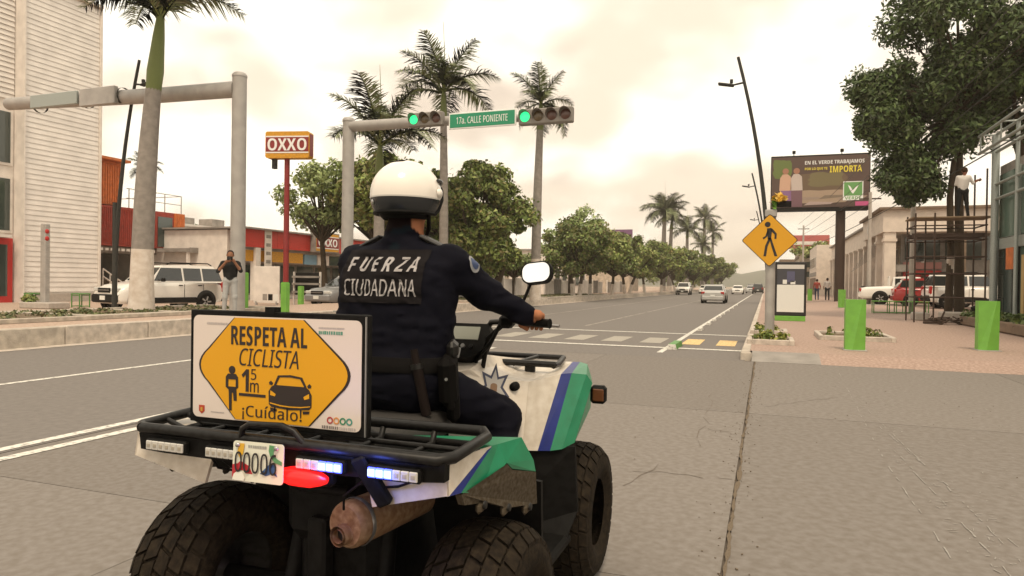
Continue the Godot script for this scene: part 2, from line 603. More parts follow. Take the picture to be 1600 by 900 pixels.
func build_ground():
	structure(sheet("ground", -900, 900, 300, -1500, -0.06, M.earth))
	# the concrete and asphalt carriageway
	var road := holder("road")
	sheet("bed", -60, 60, 30, -14, -0.014, M.joint, road)
	sheet("asphalt_surface", -60, -5.56, 30, -13.36, 0.0, M.asphalt, road)
	sheet("asphalt_surface", -12.9, -0.34, -13.372, -420, 0.0, M.asphalt, road)
	var slab := BoxMesh.new()
	slab.size = Vector3(1, 0.05, 1)
	var xs := [-5.55, -2.9, -0.17, 3.55, 7.3, 11.0, 15.0, 20.0]
	var zs := [12.0, 6.2, 1.5, -3.25, -7.9, -13.36]
	for i in xs.size() - 1:
		for j in zs.size() - 1:
			var g := 0.004
			var x0: float = xs[i] + (0.012 if is_equal_approx(xs[i], -0.17) else g)
			var x1: float = xs[i + 1] - (0.012 if is_equal_approx(xs[i + 1], -0.17) else g)
			var z0: float = zs[j] - g
			var z1: float = zs[j + 1] + g
			var o := obj("slab", slab, M["slab%d" % ((i * 3 + j * 5) % 4)], road)
			o.position = Vector3((x0 + x1) / 2, -0.025 + rng.randf_range(-0.0015, 0.0015), (z0 + z1) / 2)
			o.scale = Vector3(x1 - x0, 1, z0 - z1)
	# dirt that has gathered in the long joint and hairline cracks
	var st := S()
	var pts := wander(Vector2(-0.165, 3), Vector2(-0.16, -13.3), 60, 0.012)
	strip_line(st, pts, 0.02, 0.003, 0.95)
	obj("dirt_line", st, M.dirt, road)
	st = S()
	for c in [[Vector2(-0.5, -6.9), Vector2(-0.18, -6.7)], [Vector2(-0.62, -9.2), Vector2(-0.5, -6.1)], [Vector2(0.0, -8.4), Vector2(0.95, -9.6)], [Vector2(-1.1, -3.6), Vector2(-0.75, -5.4)], [Vector2(-0.6, -12.3), Vector2(-0.45, -10.2)], [Vector2(-4.8, -4.7), Vector2(-3.2, -4.2)], [Vector2(-1.1, -5.1), Vector2(-0.2, -5.15)]]:
		strip_line(st, wander(c[0], c[1], 9, 0.05), 0.007, 0.003, 0.95, 0.3)
	stuff(obj("hairline_crack", st, M.crack, road))
	# pebbles and bits of dirt along the joint
	st = S()
	for i in 420:
		var z := rng.randf_range(-13, 0)
		var p := Vector3(-0.165 + rng.randfn(0, 0.07), 0.004, z)
		if i > 300:
			p.x = rng.randf_range(-1.3, 4.5)
		var s := rng.randf_range(0.003, 0.009)
		box(st, p, Vector3(s, s * 0.6, s * rng.randf_range(0.6, 1.6)), Basis(Vector3.UP, rng.randf() * TAU))
	tag(stuff(obj("gravel", st, M.dirt)), "small stones and dirt scattered along the long pavement joint", "gravel")
	# scraped pale marks in the concrete on the right
	st = S()
	for c in [[Vector2(1.14, -12.4), Vector2(0.92, -6.5)], [Vector2(0.92, -6.5), Vector2(0.91, -4.0)], [Vector2(1.1, -8.8), Vector2(1.22, -5.2)], [Vector2(1.22, -5.2), Vector2(1.24, -3.9)], [Vector2(1.06, -6.4), Vector2(1.13, -3.9)], [Vector2(1.08, -7.8), Vector2(1.3, -4.3)]]:
		strip_line(st, wander(c[0], c[1], 30, 0.006), 0.006, 0.004, 0.95, 0.6)
	for i in 420:
		var z := rng.randf_range(-9.5, -3.6)
		var x := rng.randf_range(1.0, 1.28) if i % 2 == 0 else rng.randf_range(1.0, 3.6)
		var a := rng.randf_range(-0.5, 0.5) + PI / 2 * (i % 3)
		var d := Vector2(cos(a), sin(a)) * rng.randf_range(0.008, 0.05)
		strip_line(st, [Vector2(x, z), Vector2(x, z) + d], rng.randf_range(0.002, 0.007), 0.004)
	stuff(obj("scrape_marks", st, M.scrape, road))
	# painted lines
	var marks := holder("road_markings")
	var y := 0.004
	for a in [[-5.36, 14.0, -13.6, 0.11], [-5.66, 14.0, -13.6, 0.11], [-9.05, 14.0, -13.6, 0.11], [-2.0, -14.2, -130.0, 0.12]]:
		st = S()
		strip_line(st, [Vector2(a[0], a[1]), Vector2(a[0], a[2])], a[3], y)
		obj("lane_line", st, M.paint_white, marks)
	for x in [-5.5, -9.0]:
		st = S()
		strip_line(st, wander(Vector2(x, -22), Vector2(x, -120), 40, 0.0), 0.1, y, 0.3, 0.3)
		obj("worn_lane_line", st, M.paint_faint, marks)
	for z in [-15.32, -19.9]:
		st = S()
		strip_line(st, [Vector2(-12.2, z), Vector2(-0.42, z)], 0.24, y + 0.004)
		obj("crossing_line", st, M.paint_white, marks)
	for i in 9:
		st = S()
		var x: float = -1.62 - (i - 1) * 0.93 if i > 1 else [-0.84, -1.62][i]
		strip_line(st, [Vector2(x, -16.45), Vector2(x, -18.1)], 0.42 if i < 2 else 0.5, y, 0.0)
		obj("crossing_block", st, M.paint_yellow if i < 2 else M.paint_faint, marks)
	# cycle lane separators
	for i in 9:
		var z: float = [-15.0, -21.6, -24.9, -27.7, -31.0, -34.0, -38.5, -43.5, -50.0][i]
		var k: float = 1.0 if i == 0 else 0.62
		var sp := thing("lane_separator", "", "lane separator", Vector3(-1.85, 0.002, z), "low separators along the cycle lane")
		sp.set_meta("label", "largest low green lane separator lying on the crosswalk edge" if i == 0 else "small low white lane separator, number %s beyond the crosswalk along the cycle lane line" % ["", "one", "two", "three", "four", "five", "six", "seven", "eight"][i])
		st = S()
		var w := 0.1 * k
		prism(st, PackedVector2Array([Vector2(-w, 0), Vector2(w, 0), Vector2(w * 0.75, 0.11 * k), Vector2(-w * 0.75, 0.11 * k)]), 1.1 * k, at_xyz(0, 0, -1.1 * k))
		obj("body", st, M.green_steel if i == 0 else M.paint_white, sp)
		st = S()
		plate(st, [Vector3(-w, 0, 0.004), Vector3(w, 0, 0.004), Vector3(w * 0.75, 0.11 * k, 0.004), Vector3(-w * 0.75, 0.11 * k, 0.004), ], Vector3(0, 0, 0.05))
		obj("end_face", st, M.paint_white, sp)
	# left kerb: gutter, stones, verge, service yard
	structure(sheet("gutter", -13.25, -12.9, -8, -420, 0.006, M.kerb))
	structure(sheet("gutter", -13.25, -12.9, 40, -7.98, 0.006, M.kerb2))
	var kerb := holder("kerb_left")
	var stone := BoxMesh.new()
	stone.size = Vector3(1, 1, 1)
	var stp := S()
	cbox(stp, Vector3.ZERO, Vector3(0.22, 0.42, 1.985), 0.02)
	var stm := done(stp)
	for i in 58:
		var z := 3.0 - i * 2.0
		var o := obj("kerb_stone", stm, M.kerb if i % 3 else M.kerb2, kerb)
		o.position = Vector3(-13.36 + rng.randf_range(-0.006, 0.006), 0.17 + rng.randf_range(-0.008, 0.006), z)
		o.rotation.y = rng.randf_range(-0.003, 0.003)
	var long := S()
	box(long, Vector3(-13.36, 0.17, -270), Vector3(0.22, 0.42, 312))
	obj("kerb_run", long, M.kerb, kerb)
	# verge: paved strip then planting beds
	var verge := S()
	box(verge, Vector3(-15.6, 0.16, -200), Vector3(4.24, 0.42, 480))
	structure(obj("verge", verge, M.pavers_left))
	var yard := S()
	box(yard, Vector3(-43.72, 0.02, -150), Vector3(52, 0.2, 420))
	structure(obj("service_yard", yard, M.pavers_left))
	# planting beds with low edging
	for b in [[-16.3, -11.7, 1.5, 2.9, "near the white louvred building"], [-16.6, -15.4, 1.6, 3.4, "round the foot of the nearest palm"], [-15.2, -37.5, 1.7, 6.0, "beside the tall single palm"], [-15.0, -52.0, 1.7, 9.0, "under the far trimmed trees"]]:
		var bed := thing("planting_bed", "soil bed with low edging and ground cover " + b[4], "planting bed", Vector3(b[0], 0.372, b[1]), "planting beds on the left verge")
		st = S()
		for s in [-1, 1]:
			cbox(st, Vector3(s * b[2], 0.05, 0), Vector3(0.12, 0.11, b[3] * 2 + 0.12), 0.015)
			cbox(st, Vector3(0, 0.05, s * b[3]), Vector3(b[2] * 2 - 0.12, 0.11, 0.12), 0.015)
		obj("edging", st, M.kerb2, bed)
		st = S()
		box(st, Vector3(0, 0.03, 0), Vector3(b[2] * 2 - 0.13, 0.06, b[3] * 2 - 0.13))
		obj("soil", st, M.soil, bed)
		var cols := [Color(0.08, 0.1, 0.035), Color(0.13, 0.14, 0.05), Color(0.17, 0.13, 0.07)]
		var lp := []
		for i in int(b[2] * b[3] * 9):
			lp.append([Vector3(rng.randf_range(-1, 1) * (b[2] - 0.25), 0.085, rng.randf_range(-1, 1) * (b[3] - 0.25)), Vector3(0.22, 0.05, 0.22), 26])
		stuff(obj("ground_cover", leaf_cloud(lp, 0.06, cols, 0.4), M.leaf_mid, bed))
	# right pavement, rising to the car park
	var pav := S()
	pav.set_smooth_group(1)
	var px := [-0.34, 0.6, 1.6, 2.5, 3.2, 4.0, 4.8, 5.5, 8.0, 14.0, 30.0]
	var pz := [-14.0, -20.0, -28.0, -31.0, -34.0, -37.0, -40.0, -44.0, -60.0, -120.0, -420.0]
	for i in px.size() - 1:
		for j in pz.size() - 1:
			var q := []
			for e in [[i, j + 1], [i + 1, j + 1], [i + 1, j], [i, j]]:
				q.append(Vector3(px[e[0]], gy(px[e[0]], pz[e[1]]), pz[e[1]]))
			quad(pav, q[0], q[1], q[2], q[3])
	# ramp down to the carriageway
	quad(pav, Vector3(0.95, 0.14, -14), Vector3(30, 0.14, -14), Vector3(30, 0.002, -13.34), Vector3(0.95, 0.002, -13.34))
	structure(obj("pavement", pav, M.pavers))
	var corner := S()
	corner.set_smooth_group(-1)
	quad(corner, Vector3(-0.22, 0.14, -14), Vector3(0.95, 0.14, -14), Vector3(0.95, 0.004, -13.34), Vector3(-0.22, 0.004, -13.34))
	structure(obj("corner_ramp", corner, M.wall_grey))
	var kr := holder("kerb_right")
	stp = S()
	cbox(stp, Vector3.ZERO, Vector3(0.16, 0.3, 1.49), 0.015)
	stm = done(stp)
	for i in 40:
		var o := obj("kerb_stone", stm, M.kerb if i % 4 else M.kerb2, kr)
		o.position = Vector3(-0.33 + rng.randf_range(-0.005, 0.005), 0.0 + rng.randf_range(-0.004, 0.004), -14.35 - i * 1.5)
	long = S()
	box(long, Vector3(-0.33, 0.0, -247), Vector3(0.16, 0.3, 346))
	obj("kerb_run", long, M.kerb, kr)
	stp = S()
	cbox(stp, Vector3(-0.32, 0.02, -13.62), Vector3(0.2, 0.25, 0.1), 0.02)
	obj("kerb_end", stp, M.kerb2, kr)
	var lot := S()
	lot.set_smooth_group(-1)
	quad(lot, Vector3(4.6, 0.385, -48.6), Vector3(30, 0.385, -48.6), Vector3(30, 0.385, -44.2), Vector3(5.6, 0.385, -44.2))
	structure(obj("car_park", lot, M.lot))
	# hills
	var hs := S()
	hs.set_smooth_group(1)
	var prev := []
	for i in 40:
		var x := -500.0 + i * 26.0
		var hgt := 26.0 + 16.0 * sin(i * 0.55) + 9.0 * sin(i * 1.3 + 1.0) + 10.0 * smoothstep(10, 26, i)
		var ring := [Vector3(x, -1, -900), Vector3(x, hgt * 0.7, -960), Vector3(x, hgt, -1020)]
		if i > 0:
			for k in 2:
				quad(hs, prev[k + 1], ring[k + 1], ring[k], prev[k])
		prev = ring
	textured(mt("hill", 0.07, 0.085, 0.06, 1.0), NZ.blot, 0.01)
	structure(obj("hills", hs, M.hill))

# ---------------------------------------------------------------- leaves
# clumps: [centre, half extents, number of leaves]
func leaf_cloud(clumps: Array, size: float, cols: Array, shell := 0.55, flat := 0.0, long := 1.7) -> ArrayMesh:
	var v := PackedVector3Array()
	var nn := PackedVector3Array()
	var cc := PackedColorArray()
	var ix := PackedInt32Array()
	for cl in clumps:
		var c0: Vector3 = cl[0]
		var ex: Vector3 = cl[1]
		for i in cl[2]:
			var d := Vector3(rng.randfn(), rng.randfn(), rng.randfn()).normalized()
			var r := lerpf(shell, 1.0, rng.randf()) * (1.0 + 0.12 * rng.randfn())
			var p := c0 + d * ex * r
			var a := Vector3(rng.randfn(), rng.randfn() * (1.0 - flat), rng.randfn()).normalized()
			var n := (d * 0.7 + Vector3(rng.randfn(), rng.randfn() + 0.6, rng.randfn()) * 0.6).normalized()
			a = (a - n * a.dot(n)).normalized()
			var b := n.cross(a)
			var s := size * rng.randf_range(0.65, 1.35)
			var base := v.size()
			v.append(p - a * s * long * 0.5)
			v.append(p + b * s * 0.5 + n * s * 0.12)
			v.append(p + a * s * long * 0.5)
			v.append(p - b * s * 0.5 + n * s * 0.12)
			var col: Color = cols[rng.randi() % cols.size()]
			var k := rng.randf_range(0.75, 1.25)
			col = Color(col.r * k, col.g * k, col.b * k)
			for q in 4:
				nn.append(n)
				cc.append(col)
			ix.append_array(PackedInt32Array([base, base + 1, base + 2, base, base + 2, base + 3]))
	var arr := []
	arr.resize(Mesh.ARRAY_MAX)
	arr[Mesh.ARRAY_VERTEX] = v
	arr[Mesh.ARRAY_NORMAL] = nn
	arr[Mesh.ARRAY_COLOR] = cc
	arr[Mesh.ARRAY_INDEX] = ix
	var am := ArrayMesh.new()
	am.add_surface_from_arrays(Mesh.PRIMITIVE_TRIANGLES, arr)
	return am

# ---------------------------------------------------------------- buildings
func bx(called: String, x0: float, x1: float, y0: float, y1: float, z0: float, z1: float, m: Material, parent: Node) -> MeshInstance3D:
	var st := S()
	box(st, Vector3((x0 + x1) / 2, (y0 + y1) / 2, (z0 + z1) / 2), Vector3(absf(x1 - x0), absf(y1 - y0), absf(z1 - z0)))
	return obj(called, st, m, parent)

# facade parallel to the road, facing +x: plane at x
func build_left_buildings():
	# white louvred block
	var b := thing("office_building", "tall white office block clad in horizontal louvres at the left edge", "building", Vector3(-32.6, 0.12, -26.4))
	var fz := 3.9
	bx("wall", -14, -0.12, 0.0, 15.2, 0.0, fz, M.wall_white, b)
	bx("wall", -14, -0.72, 0.0, 17.0, fz + 0.01, 14.0, M.wall_white, b)
	# louvre slats: real geometry, too fine to count one by one
	var st := S()
	var n := 60
	for i in n:
		var y := 0.5 + i * 14.6 / n
		st.set_smooth_group(-1)
		plate(st, [Vector3(-0.078, y, 0.02), Vector3(-0.078, y, fz - 0.05), Vector3(-0.1, y + 0.238, fz - 0.05), Vector3(-0.1, y + 0.238, 0.02)], Vector3(-0.01, 0, 0))
	stuff(obj("louvres", st, M.louvre_white, b))
	st = S()
	for i in 68:
		var y := 0.5 + i * 14.6 / n
		if y > 9.3:
			plate(st, [Vector3(-0.66, y, fz + 0.04), Vector3(-0.66, y, fz + 8.0), Vector3(-0.705, y + 0.228, fz + 8.0), Vector3(-0.705, y + 0.228, fz + 0.04)], Vector3(-0.012, 0, 0))
	stuff(obj("louvres", st, M.louvre_white, b))
	bx("corner_trim", -0.14, 0.02, 0.0, 15.3, -0.08, 0.012, M.wall_white, b)
	bx("corner_trim", -0.2, 0.02, 0.0, 15.3, fz - 0.04, fz + 0.03, M.wall_white, b)
	bx("parapet", -14.05, 0.06, 15.2, 15.35, -0.1, fz + 0.05, M.wall_white, b)
	bx("plinth", -0.12, 0.06, 0.0, 0.42, 0.02, fz - 0.06, M.concrete, b)
	for w in [[6.4, 9.0], [3.25, 5.9]]:
		var f := bx("window", -0.71, -0.66, w[0], w[1], fz + 0.1, fz + 6.0, M.wall_white, b)
		for k in 3:
			bx("pane", -0.655, -0.64, w[0] + 0.12, w[1] - 0.12, fz + 0.22 + k * 1.9, fz + 2.0 + k * 1.9, M.glass_dark, f)
	var dr := bx("shop_front", -0.71, -0.6, 0.0, 3.0, fz + 0.1, fz + 3.4, M.door_red, b)
	bx("pane", -0.61, -0.585, 0.3, 2.7, fz + 0.35, fz + 3.1, M.glass_dark, dr)
	bx("canopy", -0.7, -0.2, 3.02, 3.14, fz + 0.4, fz + 8.0, M.wall_white, b)
	# container building
	var c := thing("container_building", "shop stacked from red and orange shipping containers behind the palm", "building", Vector3(-34.0, 0.12, -33.4))
	bx("back_wall", -6.2, -6.0, 0.0, 2.75, 0.1, 6.4, M.dark_inside, c)
	bx("ceiling", -6.0, -0.56, 2.62, 2.75, 0.1, 6.4, M.wall_grey, c)
	for z in [-0.1, 6.42]:
		bx("end_wall", -6.2, -0.86, 0.0, 2.75, z, z + 0.16, M.wall_brown, c)
	bx("counter", -3.2, -2.6, 0.0, 1.1, 1.2, 4.4, M.wall_brown, c)
	bx("canopy", 0.12, 2.6, 2.78, 3.0, -2.6, 2.2, M.wall_grey, c)
	bx("canopy_edge", 2.61, 2.68, 2.74, 3.04, -2.6, 2.2, M.wall_grey, c)
	bx("orange_awning", 2.2, 2.58, 2.5, 2.74, -2.5, -0.6, M.oxxo_yellow, c)
	for z in [-2.4, 2.0]:
		bx("canopy_post", 2.3, 2.46, 0.0, 2.77, z, z + 0.14, M.wall_white, c)
	for z in [0.3, 3.0, 5.8]:
		bx("post", -0.8, -0.6, 0.0, 2.75, z, z + 0.16, M.wall_grey, c)
	bx("beam", -0.85, -0.55, 2.76, 2.98, 0.0, 6.4, M.wall_grey, c)
	var cont := bx("container", -12, 0, 3.0, 5.2, 0.05, 6.4, M.container_red, c)
	st = S()
	for i in 34:
		box(st, Vector3(0.02, 4.1, 2.2 + i * 0.125), Vector3(0.045, 2.0, 0.06))
	stuff(obj("corrugation", st, M.container_red, cont))
	bx("end_panel", 0.0, 0.06, 3.05, 5.2, 0.06, 0.85, M.container_orange, c)
	st = S()
	for i in 5:
		box(st, Vector3(0.07, 4.1, 0.16 + i * 0.15), Vector3(0.04, 2.0, 0.07))
	stuff(obj("corrugation", st, M.container_orange, c))
	bx("container_window", 0.0, 0.05, 3.1, 4.9, 1.0, 2.05, M.glass_dark, c)
	var up := bx("upper_container", -9, -0.4, 5.3, 7.7, 4.2, 6.5, M.container_orange, c)
	st = S()
	for i in 15:
		box(st, Vector3(-0.38, 6.45, 4.3 + i * 0.15), Vector3(0.05, 2.2, 0.07))
	stuff(obj("corrugation", st, M.container_orange, up))
	bx("roof_slab", -9.2, 0.1, 7.72, 7.86, 4.0, 6.6, M.container_orange, up)
	st = S()
	for i in 4:
		tube(st, [Vector3(-0.1, 5.2, 0.2 + i * 1.25), Vector3(-0.1, 6.3, 0.2 + i * 1.25)], 0.03, 6)
	for y in [5.75, 6.3]:
		tube(st, [Vector3(-0.1, y, 0.2), Vector3(-0.1, y, 4.1)], 0.025, 6)
	tube(st, [Vector3(-0.1, 6.3, 0.2), Vector3(-6, 6.3, 0.2)], 0.025, 6)
	obj("railing", st, M.grey_steel, c)
	for i in 12:
		bx("awning_trim", 0.0, 0.08, 2.72, 2.86, 2.3 + i * 0.34, 2.5 + i * 0.34, M.wall_white, c)
	# stairs with white rails by the louvred block
	st = S()
	for k in 2:
		tube(st, [Vector3(0.8, 0.5 + k * 0.4, 5.0), Vector3(0.8, 1.3 + k * 0.4, 6.3)], 0.04, 6)
	for k in 4:
		tube(st, [Vector3(0.8, 0.1, 5.0 + k * 0.43), Vector3(0.8, 0.9 + 0.27 * k, 5.0 + k * 0.43)], 0.035, 6)
	obj("stair_rail", st, M.wall_white, c)
	# white side house
	var w := thing("flat_roof_house", "low white flat-roofed building between the containers and the red store", "building", Vector3(-36.0, 0.12, -39.6))
	bx("wall", -10, 0, 0.0, 4.7, -1.0, 5.2, M.wall_white, w)
	bx("parapet", -10.1, 0.08, 4.7, 4.84, -1.1, 5.3, M.wall_white, w)
	bx("roof_box", -6, -3, 4.84, 5.6, 0.4, 2.6, M.wall_grey, w)
	bx("roof_tank", -2.4, -1.2, 4.84, 5.5, -0.6, 0.6, M.wall_grey, w)
	for k in 2:
		var sw := bx("window", 0.0, 0.05, 1.0, 2.3, 0.2 + k * 2.2, 1.8 + k * 2.2, M.wall_grey, w)
		bx("pane", 0.05, 0.07, 1.1, 2.2, 0.3 + k * 2.2, 1.7 + k * 2.2, M.glass_dark, sw)
	# convenience store
	var o := thing("convenience_store", "convenience store with red and yellow fascia and OXXO box sign", "store", Vector3(-28.0, 0.12, -46.0))
	bx("wall", -12, -1.2, 0.0, 4.1, 0.0, 14.2, M.wall_white, o)
	bx("roof_slab", -12, 0.2, 4.15, 4.25, -0.2, 14.4, M.wall_grey, o)
	for i in 5:
		bx("red_panel", -0.12, 0.0, 3.12, 4.15, 0.06 + i * 2.82, 2.86 + i * 2.82, M.oxxo_red, o)
	bx("yellow_band", -0.3, -0.18, 2.3, 2.95, 8.6, 14.2, M.oxxo_yellow, o)
	bx("grey_band", -0.28, -0.16, 2.97, 3.1, 0.0, 14.2, M.wall_grey, o)
	for i in 6:
		bx("window_poster", -0.32, -0.2, 2.25, 2.9, 0.1 + i * 1.4, 1.4 + i * 1.4, [M.poster_blue, M.wall_white, M.poster_blue, M.glass_dark, M.wall_white, M.poster_blue][i], o)
	for i in 7:
		var f := bx("shop_window", -1.19, -1.12, 0.3, 2.2, 0.2 + i * 2.0, 2.1 + i * 2.0, M.wall_grey, o)
		bx("pane", -1.11, -1.08, 0.4, 2.1, 0.3 + i * 2.0, 2.0 + i * 2.0, M.glass_dark, f)
	bx("pillar", -0.4, 0.0, 0.0, 3.1, 12.8, 13.2, M.wall_white, o)
	bx("orange_pillar", -0.4, 0.0, 0.0, 2.3, 3.8, 4.2, M.oxxo_yellow, o)
	var sg := bx("box_sign", 0.02, 0.4, 3.08, 4.42, 5.4, 8.1, M.wall_grey, o)
	bx("sign_face", 0.4, 0.42, 3.16, 4.34, 5.5, 8.0, M.oxxo_yellow, sg)
	bx("red_field", 0.42, 0.43, 3.4, 4.1, 5.52, 7.98, M.oxxo_dark_red, sg)
	bx("stripe", 0.42, 0.435, 4.11, 4.17, 5.52, 7.98, M.sign_white, sg)
	bx("stripe", 0.42, 0.435, 3.33, 3.39, 5.52, 7.98, M.sign_white, sg)
	letters("lettering", "OXXO", 2.1, 0.52, Transform3D(Basis(Vector3.UP, PI / 2), Vector3(0.43, 3.75, 6.75)), M.sign_white, sg, bold, 0.02)
	var vs := bx("banner", 0.02, 0.06, 2.0, 4.2, 11.9, 12.5, M.wall_white, o)
	for k in 4:
		bx("banner_stripe", 0.061, 0.065, 2.2 + k * 0.5, 2.4 + k * 0.5, 12.0, 12.4, M.wall_grey, vs)
	# store behind trees and white boarded fence further along
	var e := thing("beige_house", "beige two-storey house with orange wall glimpsed between the trees", "building", Vector3(-24.5, 0.1, -66.0))
	bx("wall", -10, 0, 0, 6.6, 0, 8, M.wall_beige, e)
	bx("roof_slab", -10.2, 0.3, 6.6, 6.8, -0.3, 8.3, M.wall_grey, e)
	bx("orange_wall", 0.0, 0.12, 3.2, 6.0, 4.5, 7.9, M.container_orange, e)
	for k in 3:
		var f := bx("window", 0.0, 0.06, 3.8, 5.2, 0.4 + k * 1.4, 1.4 + k * 1.4, M.wall_white, e)
		bx("pane", 0.06, 0.08, 3.9, 5.1, 0.48 + k * 1.4, 1.32 + k * 1.4, M.glass_dark, f)
	var e2 := thing("grey_house", "pale grey low house beyond the trimmed roadside trees", "building", Vector3(-23.0, 0.1, -92.0))
	bx("wall", -10, 0, 0, 5.0, 0, 16, M.wall_white, e2)
	bx("roof_slab", -10.2, 0.2, 5.0, 5.2, -0.2, 16.2, M.wall_grey, e2)
	for k in 5:
		var f := bx("window", 0.0, 0.06, 1.0, 3.0, 1 + k * 3.0, 2.8 + k * 3.0, M.wall_grey, e2)
		bx("pane", 0.06, 0.08, 1.1, 2.9, 1.1 + k * 3.0, 2.7 + k * 3.0, M.glass_dark, f)
	var e3 := thing("purple_sign_building", "distant tall block with a purple sign behind the far palms", "building", Vector3(-20.0, 0.1, -116.0))
	bx("wall", -8, 0, 0, 8.0, 0, 8, M.wall_beige, e3)
	bx("sign_panel", -6, 0.0, 8.0, 10.0, 6.0, 6.3, mt("purple", 0.16, 0.07, 0.16, 0.6), e3)
	var fe := thing("board_fence", "white painted board fence along the left verge beyond the single palm", "fence", Vector3(-17.2, 0.12, -44.0))
	for i in 20:
		if i % 5 == 4:
			continue
		var s := S()
		cbox(s, Vector3(0, 0.85, -i * 2.4), Vector3(0.08, 1.5 - 0.2 * (i % 2), 2.2), 0.01)
		obj("board", s, M.wall_white if i % 3 else M.wall_grey, fe)
		s = S()
		box(s, Vector3(0, 0.85, -i * 2.4 + 1.2), Vector3(0.14, 1.75, 0.14))
		obj("post", s, M.wall_white, fe)

func build_right_buildings():
	# cream arcade
	var a := thing("arcade_building", "long cream two-storey arcade building with tall columns on the right", "building", Vector3(7.0, 0.34, -49.6))
	bx("wall", 2.6, 16, 0.0, 4.6, -40, -2.4, M.wall_beige, a)
	bx("fascia", 0.0, 16, 4.6, 6.0, -9.9, 0.0, M.wall_cream, a)
	bx("fascia", 0.25, 16, 4.2, 5.6, -40, -9.92, M.wall_cream, a)
	bx("cornice", -0.25, 16.2, 6.0, 6.16, -10.1, 0.25, M.wall_brown, a)
	bx("cornice", 0.0, 16, 5.6, 5.74, -40.2, -10.12, M.wall_grey, a)
	bx("gable_window", -0.02, 0.0, 5.0, 5.5, -7.2, -5.2, M.glass_dark, a)
	for i in 13:
		var z := -0.45 - i * 3.25
		var col := bx("column", 0.1, 0.75, 0.0, 4.6 if i < 3 else 4.2, z - 0.36, z + 0.36, M.wall_cream, a)
		bx("capital", 0.04, 0.81, 4.0, 4.18, z - 0.42, z + 0.42, M.wall_cream, col)
	for i in 12:
		var z := -0.45 - i * 3.25
		var f := bx("balcony", 0.5, 1.6, 2.1, 2.55, z - 2.85, z - 0.4, M.wall_cream if i > 2 else M.wall_grey, a)
		bx("rail", 0.42, 0.5, 2.55, 2.95, z - 2.85, z - 0.4, M.wall_white, f)
		var w := bx("window", 2.54, 2.6, 2.7, 4.1, z - 2.6, z - 0.7, M.wall_white, a)
		bx("pane", 2.5, 2.54, 2.8, 4.0, z - 2.5, z - 0.8, M.glass_dark, w)
		var d := bx("shop_front", 2.54, 2.6, 0.1, 2.0, z - 2.6, z - 0.7, M.wall_brown, a)
		bx("pane", 2.5, 2.54, 0.3, 1.8, z - 2.5, z - 0.8, M.glass_dark, d)
	# near face of the arcade
	bx("back_wall", 1.4, 16, 0.0, 4.6, -2.4, -2.2, M.wall_grey, a)
	for i in 3:
		bx("face_column", 3.9 + i * 3.6, 4.6 + i * 3.6, 0.0, 4.6, -0.8, -0.1, M.wall_cream if i else M.wall_brown, a)
	bx("red_shop_front", 1.5, 3.7, 0.1, 2.2, -2.2, -2.05, M.door_red, a)
	bx("pink_band", 1.5, 3.7, 2.3, 2.75, -2.2, -2.06, mt("pink_band", 0.42, 0.2, 0.18, 0.7), a)
	for i in 4:
		bx("door_leaf", 3.0 + i * 0.75, 3.6 + i * 0.75, 0.1, 2.0, -2.04, -1.98, [M.container_orange, M.wall_brown, M.wall_grey, M.glass_dark][i], a)
	for i in 3:
		bx("pane", 1.6 + i * 2.3, 3.6 + i * 2.3, 2.9, 4.4, -2.2, -2.1, M.glass_dark, a)
	var st := S()
	for k in 9:
		plate(st, [Vector3(0.4 + k * 0.0, 4.4 - k * 0.12, -3.4 - k * 0.16), Vector3(-0.5 - k * 0.1, 3.6 - k * 0.18, -3.4 - k * 0.16), Vector3(-0.5 - k * 0.1, 3.6 - k * 0.18, -3.56 - k * 0.16), Vector3(0.4, 4.4 - k * 0.12, -3.56 - k * 0.16)], Vector3(0, -0.03, 0))
	obj("awning", st, M.wall_grey, a)
	# blocks further away
	var d1 := thing("grey_block", "plain grey-cream block standing beyond the arcade columns", "building", Vector3(5.8, 0.3, -92.0))
	bx("wall", 0, 12, 0, 6.2, -14, 0, M.wall_cream, d1)
	bx("wall_band", -0.06, 0.0, 2.4, 2.9, -13.9, -0.05, M.wall_grey, d1)
	for k in 5:
		var f := bx("window", -0.07, 0.0, 3.4, 4.8, -2.4 - k * 2.6, -0.9 - k * 2.6, M.wall_white, d1)
		bx("pane", -0.09, -0.07, 3.5, 4.7, -2.3 - k * 2.6, -1.0 - k * 2.6, M.glass_dark, f)
	bx("shop_opening", -0.05, 0.0, 0.1, 2.2, -12, -1, M.wall_brown, d1)
	var d2 := thing("red_sign_block", "far block with a red and white sign on its roof", "building", Vector3(4.6, 0.3, -110.0))
	bx("wall", 0, 10, 0, 7.0, -16, 0, M.wall_beige, d2)
	bx("sign_panel", -2.0, 4.0, 6.6, 8.6, 0.02, 0.3, mt("faded_red", 0.42, 0.1, 0.09, 0.7), d2)
	bx("sign_stripe", -1.6, 3.6, 7.2, 7.7, 0.3, 0.33, M.wall_white, d2)
	for k in 3:
		bx("floor_band", -0.12, 0.0, 1.9 + k * 1.7, 2.3 + k * 1.7, -15.8, -0.1, M.wall_brown, d2)
		bx("face_window", 0.6, 5.0, 2.5 + k * 1.4, 3.3 + k * 1.4, 0.0, 0.04, M.glass_dark, d2)
	var d3 := thing("dark_roof_block", "far dark-roofed shop row at the end of the right pavement", "building", Vector3(3.2, 0.2, -150.0))
	bx("wall", 0, 10, 0, 6.0, -30, 0, M.wall_grey, d3)
	bx("roof_slab", -0.6, 10.5, 6.0, 6.6, -30.5, 0.6, M.wall_brown, d3)
	for k in 4:
		bx("window_band", -0.05, 0.0, 1.2 + k * 1.2, 1.8 + k * 1.2, -29, -1, M.glass_dark, d3)
